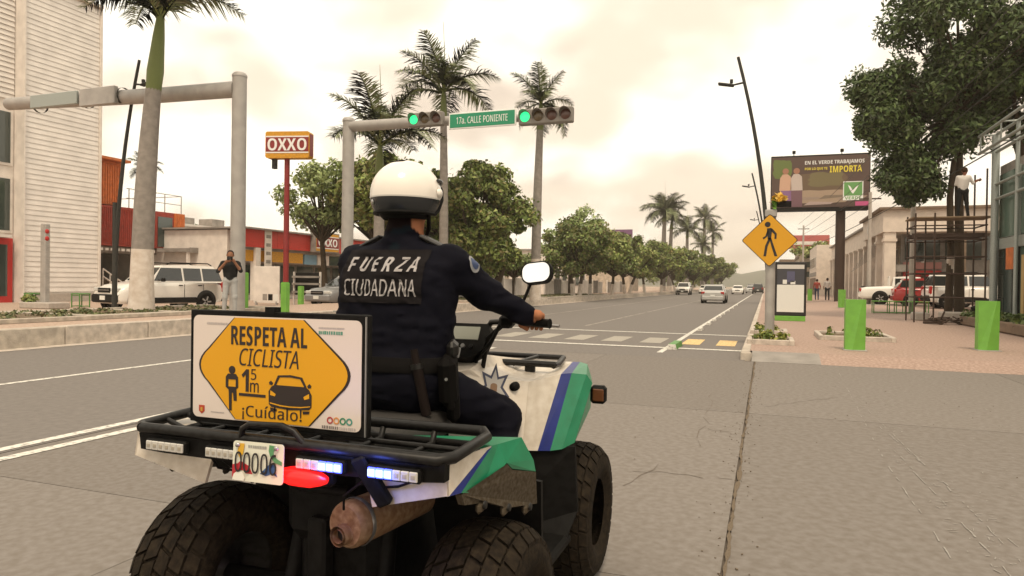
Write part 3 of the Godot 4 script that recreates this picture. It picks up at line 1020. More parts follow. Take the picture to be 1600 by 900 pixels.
	# glass building at the right edge
	var g := thing("glass_building", "green glass shop building with grey steel frame at the right edge", "building", Vector3(7.2, 0.14, -28.2))
	bx("floor_slab", 0.6, 12, 0.0, 0.3, 0.0, 20, M.concrete, g)
	bx("inner_wall", 5, 12, 0.3, 5.2, 0.1, 20, M.wall_grey, g)
	bx("roof_slab", 0.4, 12, 5.2, 5.5, -0.2, 20, M.wall_grey, g)
	bx("floor_beam", 0.22, 5, 2.6, 2.95, 0.0, 20, M.frame_steel, g)
	for k in 8:
		for r in 2:
			var p := bx("pane", 0.3, 0.34, 0.4 + r * 2.6, 2.6 + r * 2.55, 0.12 + k * 2.2, 2.16 + k * 2.2, M.glass_green if (k + r) % 3 else M.glass_dark, g)
			bx("mullion", 0.2, 0.3, 0.3 + r * 2.65, 2.6 + r * 2.6, 2.17 + k * 2.2, 2.31 + k * 2.2, M.trim_dark if r == 0 else M.frame_steel, p)
	for k in 3:
		bx("end_pane", 0.9 + k * 1.4, 2.2 + k * 1.4, 0.4, 5.15, 0.04, 0.08, M.glass_green, g)
	bx("orange_poster", 0.22, 0.28, 1.9, 2.6, 1.2, 1.9, M.container_orange, g)
	bx("display_column", 0.1, 0.35, 0.3, 2.3, 3.1, 3.35, mt("column_ochre", 0.38, 0.26, 0.1, 0.7), g)
	st = S()
	for k in 6:
		var z := 0.4 + k * 2.2
		tube(st, [Vector3(0.1, 0.1, z), Vector3(0.1, 6.5, z)], 0.06 if k else 0.12, 8)
		tube(st, [Vector3(0.1, 5.9, z), Vector3(-0.35, 5.9, z), Vector3(-0.35, 6.5, z), Vector3(0.1, 6.5, z)], 0.035, 6)
	for y in [4.3, 4.8, 5.9, 6.5]:
		tube(st, [Vector3(0.1, y, 0.2), Vector3(0.1, y, 12)], 0.05, 6)
	for y in [5.9, 6.5]:
		tube(st, [Vector3(-0.35, y, 0.2), Vector3(-0.35, y, 12)], 0.05, 6)
	obj("steel_frame", st, M.frame_steel, g)
	var hd := thing("clipped_hedge", "low brown-green hedge bed in front of the glass building", "hedge", Vector3(6.75, 0.16, -25.2))
	st = S()
	cbox(st, Vector3(0, 0.15, 2), Vector3(0.9, 0.3, 9), 0.03)
	obj("planter_wall", st, M.wall_brown, hd)
	var lp := []
	for i in 60:
		lp.append([Vector3(rng.randf_range(-0.3, 0.3), 0.36, rng.randf_range(-2.3, 6.3)), Vector3(0.25, 0.16, 0.25), 40])
	obj("foliage", leaf_cloud(lp, 0.09, [Color(0.06, 0.09, 0.025), Color(0.1, 0.13, 0.03)]), M.leaf_mid, hd)

# ---------------------------------------------------------------- traffic signals
func signal_head(parent: Node, x0: float, x1: float, y: float, z: float, n: int, hgt: float, lit: int):
	var hd := Node3D.new()
	hd.name = "signal_head"
	parent.add_child(hd, true)
	var st := S()
	cbox(st, Vector3((x0 + x1) / 2, y, z), Vector3(x1 - x0, hgt, 0.22), 0.03)
	obj("housing", st, M.signal_grey, hd)
	for i in n:
		var x := lerpf(x0, x1, (i + 0.5) / n)
		var r := (x1 - x0) / n * 0.43
		st = S()
		lathe(st, [Vector2(0.0, 0.03), Vector2(r * 0.5, 0.025), Vector2(r * 0.86, 0.0)], Transform3D(Basis(Vector3.RIGHT, PI / 2), Vector3(x, y, z + 0.115)), 20)
		obj("lens", st, M.green_light if i == lit else (M.lens_amber if i == 1 else M.lens_red), hd)
		st = S()
		for k in 15:
			var a0 := -0.35 + (PI + 0.7) * k / 15.0
			var a1 := -0.35 + (PI + 0.7) * (k + 1) / 15.0
			var d0 := 0.05 + 0.16 * maxf(0.0, sin(a0))
			var d1 := 0.05 + 0.16 * maxf(0.0, sin(a1))
			var p0 := Vector3(x + cos(a0) * r, y + sin(a0) * r, z + 0.11)
			var p1 := Vector3(x + cos(a1) * r, y + sin(a1) * r, z + 0.11)
			var q0 := p0 + Vector3(0, 0, d0)
			var q1 := p1 + Vector3(0, 0, d1)
			plate(st, [p0, p1, q1, q0], Vector3(cos(a0), sin(a0), 0) * 0.008)
		obj("hood", st, M.signal_grey, hd)

func build_signals():
	# over the carriageway
	var t := thing("traffic_signal", "grey mast with arm over the road holding two green signals and street sign", "traffic signal", Vector3(-12.55, 0.37, -18.9))
	var st := S()
	tube(st, [Vector3(0, 0, 0), Vector3(0, 3, 0), Vector3(0, 6.12, 0)], [0.2, 0.19, 0.185], 16)
	obj("pole", st, M.grey_steel, t)
	st = S()
	lathe(st, [Vector2(0.0, 6.2), Vector2(0.15, 6.18), Vector2(0.2, 6.12), Vector2(0.2, 6.06)], Transform3D(), 16)
	obj("cap", st, M.grey_steel, t)
	st = S()
	tube(st, [Vector3(0.1, 5.9, 0), Vector3(2.4, 5.88, 0), Vector3(4.6, 5.82, 0), Vector3(7.3, 5.72, 0)], [0.17, 0.16, 0.12, 0.09], 14)
	obj("arm", st, M.grey_steel, t)
	st = S()
	box(st, Vector3(0, 0.02, 0), Vector3(0.6, 0.05, 0.6))
	obj("base_plate", st, M.grey_steel, t)
	signal_head(t, 2.32, 3.45, 5.88, 0.22, 3, 0.42, 0)
	signal_head(t, 5.86, 7.45, 5.72, 0.22, 4, 0.44, 0)
	st = S()
	cbox(st, Vector3(4.68, 5.78, 0.18), Vector3(2.13, 0.48, 0.05), 0.01)
	var sg := obj("street_sign", st, M.sign_white, t)
	st = S()
	cbox(st, Vector3(4.68, 5.78, 0.208), Vector3(2.05, 0.4, 0.012), 0.004)
	obj("green_field", st, M.sign_green, sg)
	letters("lettering", "17a. CALLE PONIENTE", 1.62, 0.2, at_xyz(4.68, 5.78, 0.215), M.sign_white, sg, sans, 0.006)
	var lamp := OmniLight3D.new()
	# second mast, seen from its back, arm reaching away over the side street
	var u := thing("traffic_signal", "grey mast at left with bare tapered arm and back of a signal casing", "traffic signal", Vector3(-14.38, 0.37, -16.08))
	lamp.free()
	st = S()
	tube(st, [Vector3(0, 0, 0), Vector3(0, 3, 0), Vector3(0, 6.9, 0)], [0.215, 0.205, 0.2], 16)
	obj("pole", st, M.grey_steel, u)
	st = S()
	lathe(st, [Vector2(0.0, 6.98), Vector2(0.16, 6.96), Vector2(0.212, 6.9), Vector2(0.212, 6.84)], Transform3D(), 16)
	obj("cap", st, M.grey_steel, u)
	st = S()
	tube(st, [Vector3(-0.1, 6.5, 0), Vector3(-3.0, 6.56, 0), Vector3(-6.4, 6.68, 0), Vector3(-9.7, 6.8, 0)], [0.235, 0.23, 0.22, 0.205], 16)
	obj("arm", st, M.grey_steel, u)
	st = S()
	cbox(st, Vector3(-5.25, 6.63, 0.26), Vector3(1.5, 0.55, 0.16), 0.02)
	obj("signal_casing", st, M.grey_steel, u)
	st = S()
	cbox(st, Vector3(-7.2, 6.68, 0.26), Vector3(2.1, 0.42, 0.1), 0.02)
	obj("sign_back", st, M.frame_steel, u)
	for x in [-6.05, -4.5, -8.2]:
		st = S()
		lathe(st, [Vector2(0.26, -0.05), Vector2(0.26, 0.05)], Transform3D(Basis(Vector3.FORWARD, PI / 2), Vector3(x, 6.65, 0)), 16)
		obj("clamp", st, M.lamp_dark, u)
	st = S()
	box(st, Vector3(0, 0.02, 0), Vector3(0.6, 0.05, 0.6))
	obj("base_plate", st, M.grey_steel, u)

# ---------------------------------------------------------------- lamp posts
func lamp_post(label: String, at: Vector3, k: float, turn: float, m: Material, thick: float) -> Node3D:
	var t := thing("lamp_post", label, "lamp post", at, "curved street lamp posts", turn)
	var st := S()
	var pts := []
	var rad := []
	for i in 13:
		var s := i / 12.0
		pts.append(Vector3(-0.78 * pow(s, 2.1), 0.2 + 6.35 * s, 0) * k)
		rad.append(lerpf(0.06, 0.035, s) * k)
	tube(st, pts, rad, 10)
	obj("mast", st, m, t)
	st = S()
	tube(st, [Vector3(0, 0, 0), Vector3(0, 2.95 * k, 0)], thick, 12)
	obj("base", st, M.grey_steel if thick > 0.08 and k < 1.1 else m, t)
	st = S()
	tube(st, [Vector3(-0.64, 5.95, 0) * k, Vector3(-0.95, 5.9, 0) * k, Vector3(-1.2, 5.97, 0) * k], [0.025 * k, 0.022 * k, 0.02 * k], 8)
	obj("arm", st, m, t)
	st = S()
	cbox(st, Vector3(-1.04, 5.93, 0) * k, Vector3(0.36, 0.05, 0.15) * k, 0.015, Basis(Vector3.BACK, -0.2))
	obj("lamp_head", st, m, t)
	st = S()
	cbox(st, Vector3(-0.92, 6.0, 0) * k, Vector3(0.07, 0.09, 0.07) * k, 0.01)
	obj("sensor", st, m, t)
	return t

func build_right_street():
	lamp_post("tall curved lamp post whose thick grey base carries the yellow pedestrian sign", Vector3(0.1, 0.14, -16.9), 1.0, 0.0, M.lamp_dark, 0.105)
	lamp_post("curved lamp post seen just left of the billboard", Vector3(0.1, 0.14, -34.5), 1.0, 0.0, M.lamp_dark, 0.08)
	lamp_post("smallest and farthest curved lamp post on the right pavement", Vector3(0.1, 0.14, -52.0), 1.0, 0.0, M.lamp_dark, 0.08)
	lamp_post("dark curved lamp post behind the nearest palm on the left", Vector3(-19.45, 0.12, -16.3), 1.23, PI, M.lamp_dark, 0.078)
	# pedestrian warning sign
	var t := thing("pedestrian_sign", "yellow diamond sign with a black walking figure", "sign", Vector3(0.07, 2.42, -16.75))
	var st := S()
	var e := 0.6
	var r := Basis(Vector3.BACK, PI / 4)
	prism(st, rounded(0.86, 0.86, 0.05), 0.012, Transform3D(r, Vector3.ZERO))
	obj("border", st, M.sign_black, t)
	st = S()
	prism(st, rounded(0.83, 0.83, 0.045), 0.003, Transform3D(r, Vector3(0, 0, 0.013)))
	obj("panel", st, M.sign_yellow, t)
	st = S()
	var fz := 0.018
	prism(st, arc(-0.045, 0.36, 0.062, 0, TAU, 16), 0.003, at_xyz(0, 0, fz))
	for p in [[Vector2(-0.06, 0.27), Vector2(0.03, 0.28), Vector2(0.05, 0.23), Vector2(0.03, 0.02), Vector2(-0.04, 0.02), Vector2(-0.05, 0.2)],
			[Vector2(-0.02, 0.05), Vector2(0.035, 0.05), Vector2(-0.04, -0.14), Vector2(-0.07, -0.36), Vector2(-0.125, -0.36), Vector2(-0.09, -0.12)],
			[Vector2(-0.01, 0.06), Vector2(0.035, 0.05), Vector2(0.09, -0.12), Vector2(0.17, -0.36), Vector2(0.11, -0.36), Vector2(0.04, -0.13)],
			[Vector2(-0.05, 0.27), Vector2(-0.06, 0.2), Vector2(-0.09, 0.1), Vector2(-0.15, 0.06), Vector2(-0.13, 0.02), Vector2(-0.055, 0.08), Vector2(-0.02, 0.18)],
			[Vector2(0.02, 0.28), Vector2(0.06, 0.26), Vector2(0.15, 0.15), Vector2(0.145, 0.03), Vector2(0.105, 0.03), Vector2(0.105, 0.13), Vector2(0.04, 0.2)]]:
		prism(st, PackedVector2Array(p), 0.003, at_xyz(0, 0, fz))
	obj("walking_figure", st, M.sign_black, t)
	st = S()
	cbox(st, Vector3(0.02, 0.62, -0.1), Vector3(0.26, 0.17, 0.16), 0.02)
	obj("clamp_box", st, M.grey_steel, t)
	st = S()
	var plq := thing("street_plate", "small dark plate fixed beside the lamp post top", "plate", Vector3(0.37, 3.24, -16.8))
	cbox(st, Vector3.ZERO, Vector3(0.3, 0.14, 0.02), 0.005)
	obj("panel", st, M.trim_dark, plq)
	st = S()
	tube(st, [Vector3(-0.27, 0, -0.02), Vector3(0.1, 0, -0.02)], 0.012, 6)
	obj("bracket", st, M.lamp_dark, plq)
	var fl := thing("flower_ornament", "yellow and green ornament hanging on the lamp post above the diamond sign", "ornament", Vector3(0.2, 3.32, -16.78))
	obj("petals", leaf_cloud([[Vector3(0.05, 0.06, 0), Vector3(0.17, 0.09, 0.1), 60]], 0.1, [Color(0.7, 0.42, 0.05), Color(0.75, 0.5, 0.1)], 0.3), M.leaf_pale, fl)
	obj("leaves", leaf_cloud([[Vector3(-0.03, -0.05, 0), Vector3(0.07, 0.1, 0.06), 30]], 0.08, [Color(0.12, 0.25, 0.03)], 0.3), M.leaf_mid, fl)
	# advertising kiosk
	var k := thing("advertising_panel", "black framed street advertising panel on a green base", "advertising panel", Vector3(0.84, 0.14, -26.8))
	st = S()
	cbox(st, Vector3(0, 1.15, 0), Vector3(1.06, 1.95, 0.16), 0.03)
	obj("frame", st, M.sign_black, k)
	st = S()
	cbox(st, Vector3(0, 0.09, 0), Vector3(1.02, 0.18, 0.2), 0.01)
	obj("base", st, M.bollard_green, k)
	bx("poster", -0.45, 0.45, 0.32, 1.3, 0.081, 0.09, M.plate_white, k)
	bx("poster_photo", -0.45, 0.45, 1.31, 1.85, 0.081, 0.09, mt("photo_dark", 0.05, 0.05, 0.06, 0.4), k)
	bx("poster_title", -0.45, 0.45, 1.87, 2.02, 0.081, 0.09, mt("photo_pale", 0.6, 0.58, 0.55, 0.5), k)
	bx("poster_mark", -0.12, 0.14, 1.4, 1.78, 0.0905, 0.092, mt("photo_blue", 0.09, 0.09, 0.16, 0.5), k)
	bx("poster_mark", -0.26, -0.12, 1.33, 1.48, 0.0905, 0.092, M.plate_white, k)
	bx("poster_mark", 0.0, 0.16, 1.32, 1.44, 0.0905, 0.092, M.plate_white, k)
	# bollards: green box posts with a two-tone facet
	for b in [[1.67, -15.15, 0.36, "green box bollard nearest the yellow pedestrian sign pole", 0.14], [4.23, -16.45, 0.36, "green box bollard at far right in front of the glass building", 0.14], [3.95, -41.9, 0.36, "small green box bollard far off below the billboard pole", -1], [2.9, -62.0, 0.36, "left one of two tiny green bollards far down the pavement", -1], [3.5, -63.0, 0.36, "right one of two tiny green bollards far down the pavement", -1]]:
		var y: float = gy(b[0], b[1])
		var o := thing("bollard", b[3], "bollard", Vector3(b[0], y, b[1]), "green box bollards on the right pavement")
		var w: float = b[2] / 2
		var h := 1.0
		st = S()
		# sheet-metal box whose front is folded along a slanting crease
		var d := w * 0.8
		var A := Vector3(-w, 0, d * 0.72)
		var B := Vector3(-w, h, d * 0.72)
		var C := Vector3(w, h, d * 0.86)
		var D := Vector3(w, 0, d * 0.62)
		var E := Vector3(-w * 0.3, 0, d * 1.2)
		var F := Vector3(w * 0.66, h, d * 1.02)
		st.set_smooth_group(-1)
		quad(st, A, B, F, E)
		quad(st, E, F, C, D)
		quad(st, Vector3(w, 0, -d), Vector3(w, h, -d), Vector3(-w, h, -d), Vector3(-w, 0, -d))
		quad(st, Vector3(-w, 0, -d), Vector3(-w, h, -d), B, A)
		quad(st, D, C, Vector3(w, h, -d), Vector3(w, 0, -d))
		quad(st, B, Vector3(-w, h, -d), F, F)
		quad(st, Vector3(-w, h, -d), Vector3(w, h, -d), C, F)
		obj("body", st, M.bollard_green, o)
		st = S()
		cbox(st, Vector3(0, 0.008, 0.02), Vector3(w * 2.3, 0.016, w * 2.2), 0.004)
		obj("foot_plate", st, M.grey_steel, o)
	# planters at the lamp foot and square tree grate beds
	for p in [[0.12, -16.1, 0.42, "concrete edged bed with low plants at the foot of the sign pole"], [0.1, -19.3, 0.4, "second concrete edged bed behind the one at the sign pole"], [2.0, -18.6, 0.75, "square concrete edged bed behind the nearest green bollard"]]:
		var o := thing("pavement_bed", p[3], "planting bed", Vector3(p[0], 0.14, p[1]), "concrete edged beds in the right pavement")
		var w: float = p[2]
		st = S()
		for s in [-1, 1]:
			cbox(st, Vector3(s * w, 0.05, 0), Vector3(0.1, 0.12, w * 2.4 + 0.1), 0.012)
			cbox(st, Vector3(0, 0.05, s * w * 1.2), Vector3(w * 2 - 0.1, 0.12, 0.1), 0.012)
		obj("edging", st, M.kerb, o)
		st = S()
		box(st, Vector3(0, 0.03, 0), Vector3(w * 2 - 0.11, 0.05, w * 2.4 - 0.11))
		obj("soil", st, M.soil, o)
		var lp := []
		for i in 10:
			lp.append([Vector3(rng.randf_range(-0.7, 0.7) * w, 0.14, rng.randf_range(-0.9, 0.9) * w), Vector3(0.13, 0.13, 0.13), 30])
		obj("foliage", leaf_cloud(lp, 0.06, [Color(0.16, 0.19, 0.03), Color(0.22, 0.22, 0.04), Color(0.09, 0.13, 0.02)], 0.3), M.leaf_mid, o)
	# benches of thin green tube
	for b in [[5.2, -35.0, "left one of the green tube benches beside the parked pickup"], [6.1, -35.0, "right one of the green tube benches beside the parked pickup"]]:
		var o := thing("tube_bench", b[2], "bench", Vector3(b[0], gy(b[0], b[1]), b[1]), "green tube benches on the right pavement")
		st = S()
		for s in [-1, 1]:
			for d in [-1, 1]:
				var leg := S()
				tube(leg, [Vector3(s * 0.62, 0, d * 0.28), Vector3(s * 0.62, 0.52, d * 0.28)], 0.022, 6)
				obj("leg", leg, M.green_steel, o)
			var mid := S()
			tube(mid, [Vector3(0, 0, s * 0.28), Vector3(0, 0.52, s * 0.28)], 0.022, 6)
			obj("leg", mid, M.green_steel, o)
			tube(st, [Vector3(-0.62, 0.04, s * 0.28), Vector3(0.62, 0.04, s * 0.28)], 0.018, 6)
			tube(st, [Vector3(s * 0.62, 0.04, -0.28), Vector3(s * 0.62, 0.04, 0.28)], 0.018, 6)
		obj("stretcher", st, M.green_steel, o)
		for i in 4:
			st = S()
			cbox(st, Vector3(0, 0.54, -0.24 + i * 0.16), Vector3(1.3, 0.035, 0.12), 0.008)
			obj("seat_slat", st, M.bollard_green, o)
	# billboard
	var bb := thing("billboard", "large roadside billboard on a steel column showing two people by a river", "billboard", Vector3(5.0, 0.2, -55.0), "", 0.02)
	st = S()
	tube(st, [Vector3(0, 0, 0), Vector3(0, 7.6, 0)], [0.34, 0.32], 16)
	obj("column", st, M.rust_steel, bb)
	bx("frame", -4.75, 1.85, 6.85, 10.75, -0.3, 0.3, M.trim_dark, bb)
	bx("walkway", -4.4, 1.7, 6.66, 6.8, 0.0, 0.75, M.trim_dark, bb)
	var pn := bx("print", -4.7, 1.8, 6.95, 10.65, 0.3, 0.32, mt("print_brown", 0.085, 0.05, 0.04, 0.6), bb)
	billboard_print(pn)
	for x in [-3.2, 0.0]:
		var fl2 := S()
		tube(fl2, [Vector3(x, 10.7, 0.1), Vector3(x, 11.05, 0.2)], 0.03, 6)
		cbox(fl2, Vector3(x, 11.0, 0.25), Vector3(0.22, 0.22, 0.2), 0.02)
		obj("floodlight", fl2, M.trim_dark, bb)
	# utility poles and wires
	var poles := [[6.2, -35.5, 7.3, "concrete utility pole standing before the big dark tree"], [5.9, -47.0, 6.8, "thin grey pole in front of the cream arcade wall"], [3.9, -84.0, 8.0, "far utility pole that carries the wires at the end"]]
	for p in poles:
		var o := thing("utility_pole", p[3], "pole", Vector3(p[0], gy(p[0], p[1]), p[1]), "poles on the right pavement")
		st = S()
		tube(st, [Vector3.ZERO, Vector3(0, p[2], 0)], [0.13, 0.09], 10)
		obj("pole", st, M.concrete, o)
		st = S()
		box(st, Vector3(0, p[2] - 0.4, 0), Vector3(1.2, 0.08, 0.08))
		obj("crossarm", st, M.rust_steel, o)
	var wi := 0
	for w in [[5.4, 8.4, 0.014], [5.7, 7.8, 0.014], [6.0, 7.3, 0.014], [6.3, 6.7, 0.014], [6.5, 5.9, 0.022]]:
		var pts := []
		for i in 25:
			var s := i / 24.0
			pts.append(Vector3(lerpf(w[0] + 0.4, w[0] - 2.0, s), w[1] - 0.5 * 4.0 * s * (1 - s), lerpf(-6.0, -84.0, s)))
		st = S()
		tube(st, pts, w[2], 5)
		var o := obj("overhead_wire", st, M.lamp_dark)
		tag(o, ["topmost overhead wire crossing the big dark tree", "second overhead wire from the top crossing the dark tree", "middle one of the five overhead wires", "fourth overhead wire from the top, above the thick one", "lowest and thickest overhead cable before the dark tree"][wi], "wire", "overhead wires on the right")
		wi += 1
	# scaffold
	var sc := thing("scaffold", "thin brown pipe scaffold tower around the trunk of the big tree", "scaffold", Vector3(6.15, 0.16, -28.9))
	for x in [-1.15, -0.55, 1.0]:
		for z in [-0.75, 0.75]:
			st = S()
			tube(st, [Vector3(x, 0, z), Vector3(x, 3.9 if x < 0.5 else 5.4, z)], 0.03, 6)
			obj("upright", st, M.rust_steel, sc)
	for y in [0.9, 1.75, 2.35, 2.95, 3.45]:
		for z in [-0.75, 0.75]:
			st = S()
			tube(st, [Vector3(-1.2, y, z), Vector3(1.05, y, z)], 0.026, 6)
			obj("ledger", st, M.rust_steel, sc)
		for x in [-1.15, 1.0]:
			st = S()
			tube(st, [Vector3(x, y, -0.75), Vector3(x, y, 0.75)], 0.026, 6)
			obj("transom", st, M.rust_steel, sc)
	for i in 4:
		st = S()
		cbox(st, Vector3(0.0, 3.75, -0.5 + i * 0.34), Vector3(2.5, 0.05, 0.3), 0.008)
		obj("plank", st, M.plank, sc)
	for i in 2:
		st = S()
		cbox(st, Vector3(-0.05, 3.12, -0.4 + i * 0.8), Vector3(2.3, 0.16, 0.06), 0.008)
		obj("beam", st, M.rust_steel, sc)
	# rubble and bin at the tree foot
	var rb := thing("branch_pile", "heap of cut branches and rubble lying by the scaffold foot", "debris", Vector3(6.0, 0.16, -27.6))
	st = S()
	for i in 26:
		var p := Vector3(rng.randf_range(-0.6, 0.6), rng.randf_range(0.04, 0.2), rng.randf_range(-0.4, 0.4))
		var d := Vector3(rng.randfn(), rng.randfn() * 0.25, rng.randfn()).normalized() * rng.randf_range(0.15, 0.4)
		tube(st, [p - d, p + d], rng.randf_range(0.02, 0.05), 5)
	obj("branches", st, M.rust_steel, rb)
	var bn := thing("waste_bin", "small dark waste bin beside the right green bollard", "bin", Vector3(6.75, 0.15, -27.3))
	st = S()
	lathe(st, [Vector2(0.0, 0.0), Vector2(0.16, 0.0), Vector2(0.2, 0.55), Vector2(0.22, 0.57), Vector2(0.22, 0.62), Vector2(0.1, 0.68), Vector2(0.0, 0.69)], Transform3D(), 14)
	obj("drum", st, M.trim_dark, bn)
	for p in [[5.6, -30.4, 0.3, "low grey stone block at the scaffold foot"], [6.6, -29.2, 0.38, "pale stone planter ring round the big tree"]]:
		var o := thing("stone_block", p[3], "stone", Vector3(p[0], 0.15, p[1]))
		st = S()
		cbox(st, Vector3(0, p[2] / 2, 0), Vector3(1.1 if p[0] > 6 else 0.5, p[2], 0.9), 0.04)
		obj("block", st, M.concrete, o)

func billboard_print(pn: Node):
	# flat printed picture, built as thin layers
	var z := 0.322
	var rects := [
		["green_patch", -4.65, 9.0, -3.3, 10.5, Color(0.12, 0.16, 0.04)],
		["brown_bank", -3.2, 7.9, 0.6, 9.4, Color(0.13, 0.085, 0.05)],
		["olive_patch", -2.3, 8.4, 0.2, 9.5, Color(0.16, 0.13, 0.06)],
		["water", -3.2, 7.2, 0.8, 8.2, Color(0.34, 0.25, 0.18)],
	]
	var i := 0
	for r in rects:
		var pts := PackedVector2Array()
		var n := 22
		var c := Vector2((r[1] + r[3]) / 2, (r[2] + r[4]) / 2)
		var hs := Vector2((r[3] - r[1]) / 2, (r[4] - r[2]) / 2)
		for k in n:
			var a := TAU * k / n
			var q := Vector2(cos(a), sin(a))
			q = q / maxf(absf(q.x), absf(q.y)) * rng.randf_range(0.82, 1.0)
			pts.append(c + q * hs)
		var st := S()
		prism(st, pts, 0.002, at_xyz(0, 0, z + i * 0.004))
		obj(r[0], st, mt("bb_" + r[0], r[5].r, r[5].g, r[5].b, 0.6), pn)
		i += 1
	z += 0.018
	for s in [[-4.0, 0.0, 0.36, 0.23], [-1.6, -0.5, 0.4, 0.3], [0.6, 0.2, 0.3, 0.2], [-0.6, 0.35, 0.2, 0.12], [-2.4, 0.15, 0.3, 0.16]]:
		var st := S()
		prism(st, PackedVector2Array([Vector2(s[0] - 0.9, 7.35 + s[1] * 0.5), Vector2(s[0] + 0.9, 7.45 + s[1] * 0.6), Vector2(s[0] + 1.1, 7.6 + s[1] * 0.6), Vector2(s[0] - 0.5, 7.62 + s[1] * 0.5)]), 0.002, at_xyz(0, 0, z))
		obj("sand_streak", st, mt("bb_streak%d" % int(s[2] * 100), s[2], s[2] * 0.75, s[3] * 0.9, 0.6), pn)
	for f in [[-3.75, Color(0.55, 0.34, 0.24), Color(0.22, 0.11, 0.24), 1.95], [-3.0, Color(0.5, 0.42, 0.38), Color(0.16, 0.08, 0.1), 1.7]]:
		var x: float = f[0]
		var st := S()
		prism(st, PackedVector2Array([Vector2(x - 0.42, 8.2), Vector2(x + 0.42, 8.2), Vector2(x + 0.36, 9.2), Vector2(x + 0.15, 9.4), Vector2(x - 0.2, 9.4), Vector2(x - 0.38, 9.1)]), 0.002, at_xyz(0, 0, z + 0.004))
		obj("figure_shirt", st, mt("bb_shirt%d" % int(-x * 10), f[1].r, f[1].g, f[1].b, 0.6), pn)
		st = S()
		prism(st, PackedVector2Array([Vector2(x - 0.34, 7.0), Vector2(x + 0.4, 7.0), Vector2(x + 0.4, 8.2), Vector2(x - 0.36, 8.2)]), 0.002, at_xyz(0, 0, z + 0.008))
		obj("figure_trousers", st, mt("bb_trouser%d" % int(-x * 10), f[2].r, f[2].g, f[2].b, 0.6), pn)
		st = S()
		prism(st, arc(x, 9.62, 0.22, 0, TAU, 14), 0.002, at_xyz(0, 0, z + 0.004))
		obj("figure_head", st, mt("bb_skin", 0.34, 0.16, 0.1, 0.6), pn)
	letters("lettering", "EN EL VERDE TRABAJAMOS", 3.9, 0.34, at_xyz(-0.5, 10.15, 0.345), M.sign_white, pn, bold, 0.004)
	letters("lettering", "POR LO QUE TE", 1.5, 0.22, at_xyz(-1.7, 9.72, 0.345), mt("bb_yellow", 0.75, 0.62, 0.06, 0.5), pn, bold, 0.004)
	letters("lettering", "IMPORTA", 2.1, 0.46, at_xyz(0.25, 9.66, 0.345), M.bb_yellow, pn, bold, 0.004)
	var lg := bx("party_logo", 0.1, 1.4, 7.4, 8.75, 0.345, 0.35, M.sign_white, pn)
	bx("green_field", 0.16, 1.34, 7.72, 8.69, 0.351, 0.354, mt("bb_green", 0.12, 0.3, 0.09, 0.6), lg)
	var st := S()
	prism(st, PackedVector2Array([Vector2(0.4, 8.5), Vector2(0.55, 8.4), Vector2(0.7, 8.15), Vector2(0.78, 8.15), Vector2(0.95, 8.4), Vector2(1.1, 8.5), Vector2(1.0, 8.25), Vector2(0.85, 8.0), Vector2(0.74, 7.85), Vector2(0.62, 8.0), Vector2(0.5, 8.25)]), 0.003, at_xyz(0, 0, 0.355))
	obj("bird_mark", st, M.sign_white, lg)
	letters("lettering", "VERDE", 1.05, 0.22, at_xyz(0.75, 7.56, 0.351), M.bb_green, lg, bold, 0.003)
	bx("pink_corner", 0.9, 1.75, 7.0, 7.3, 0.345, 0.348, mt("bb_pink", 0.5, 0.08, 0.22, 0.6), pn)

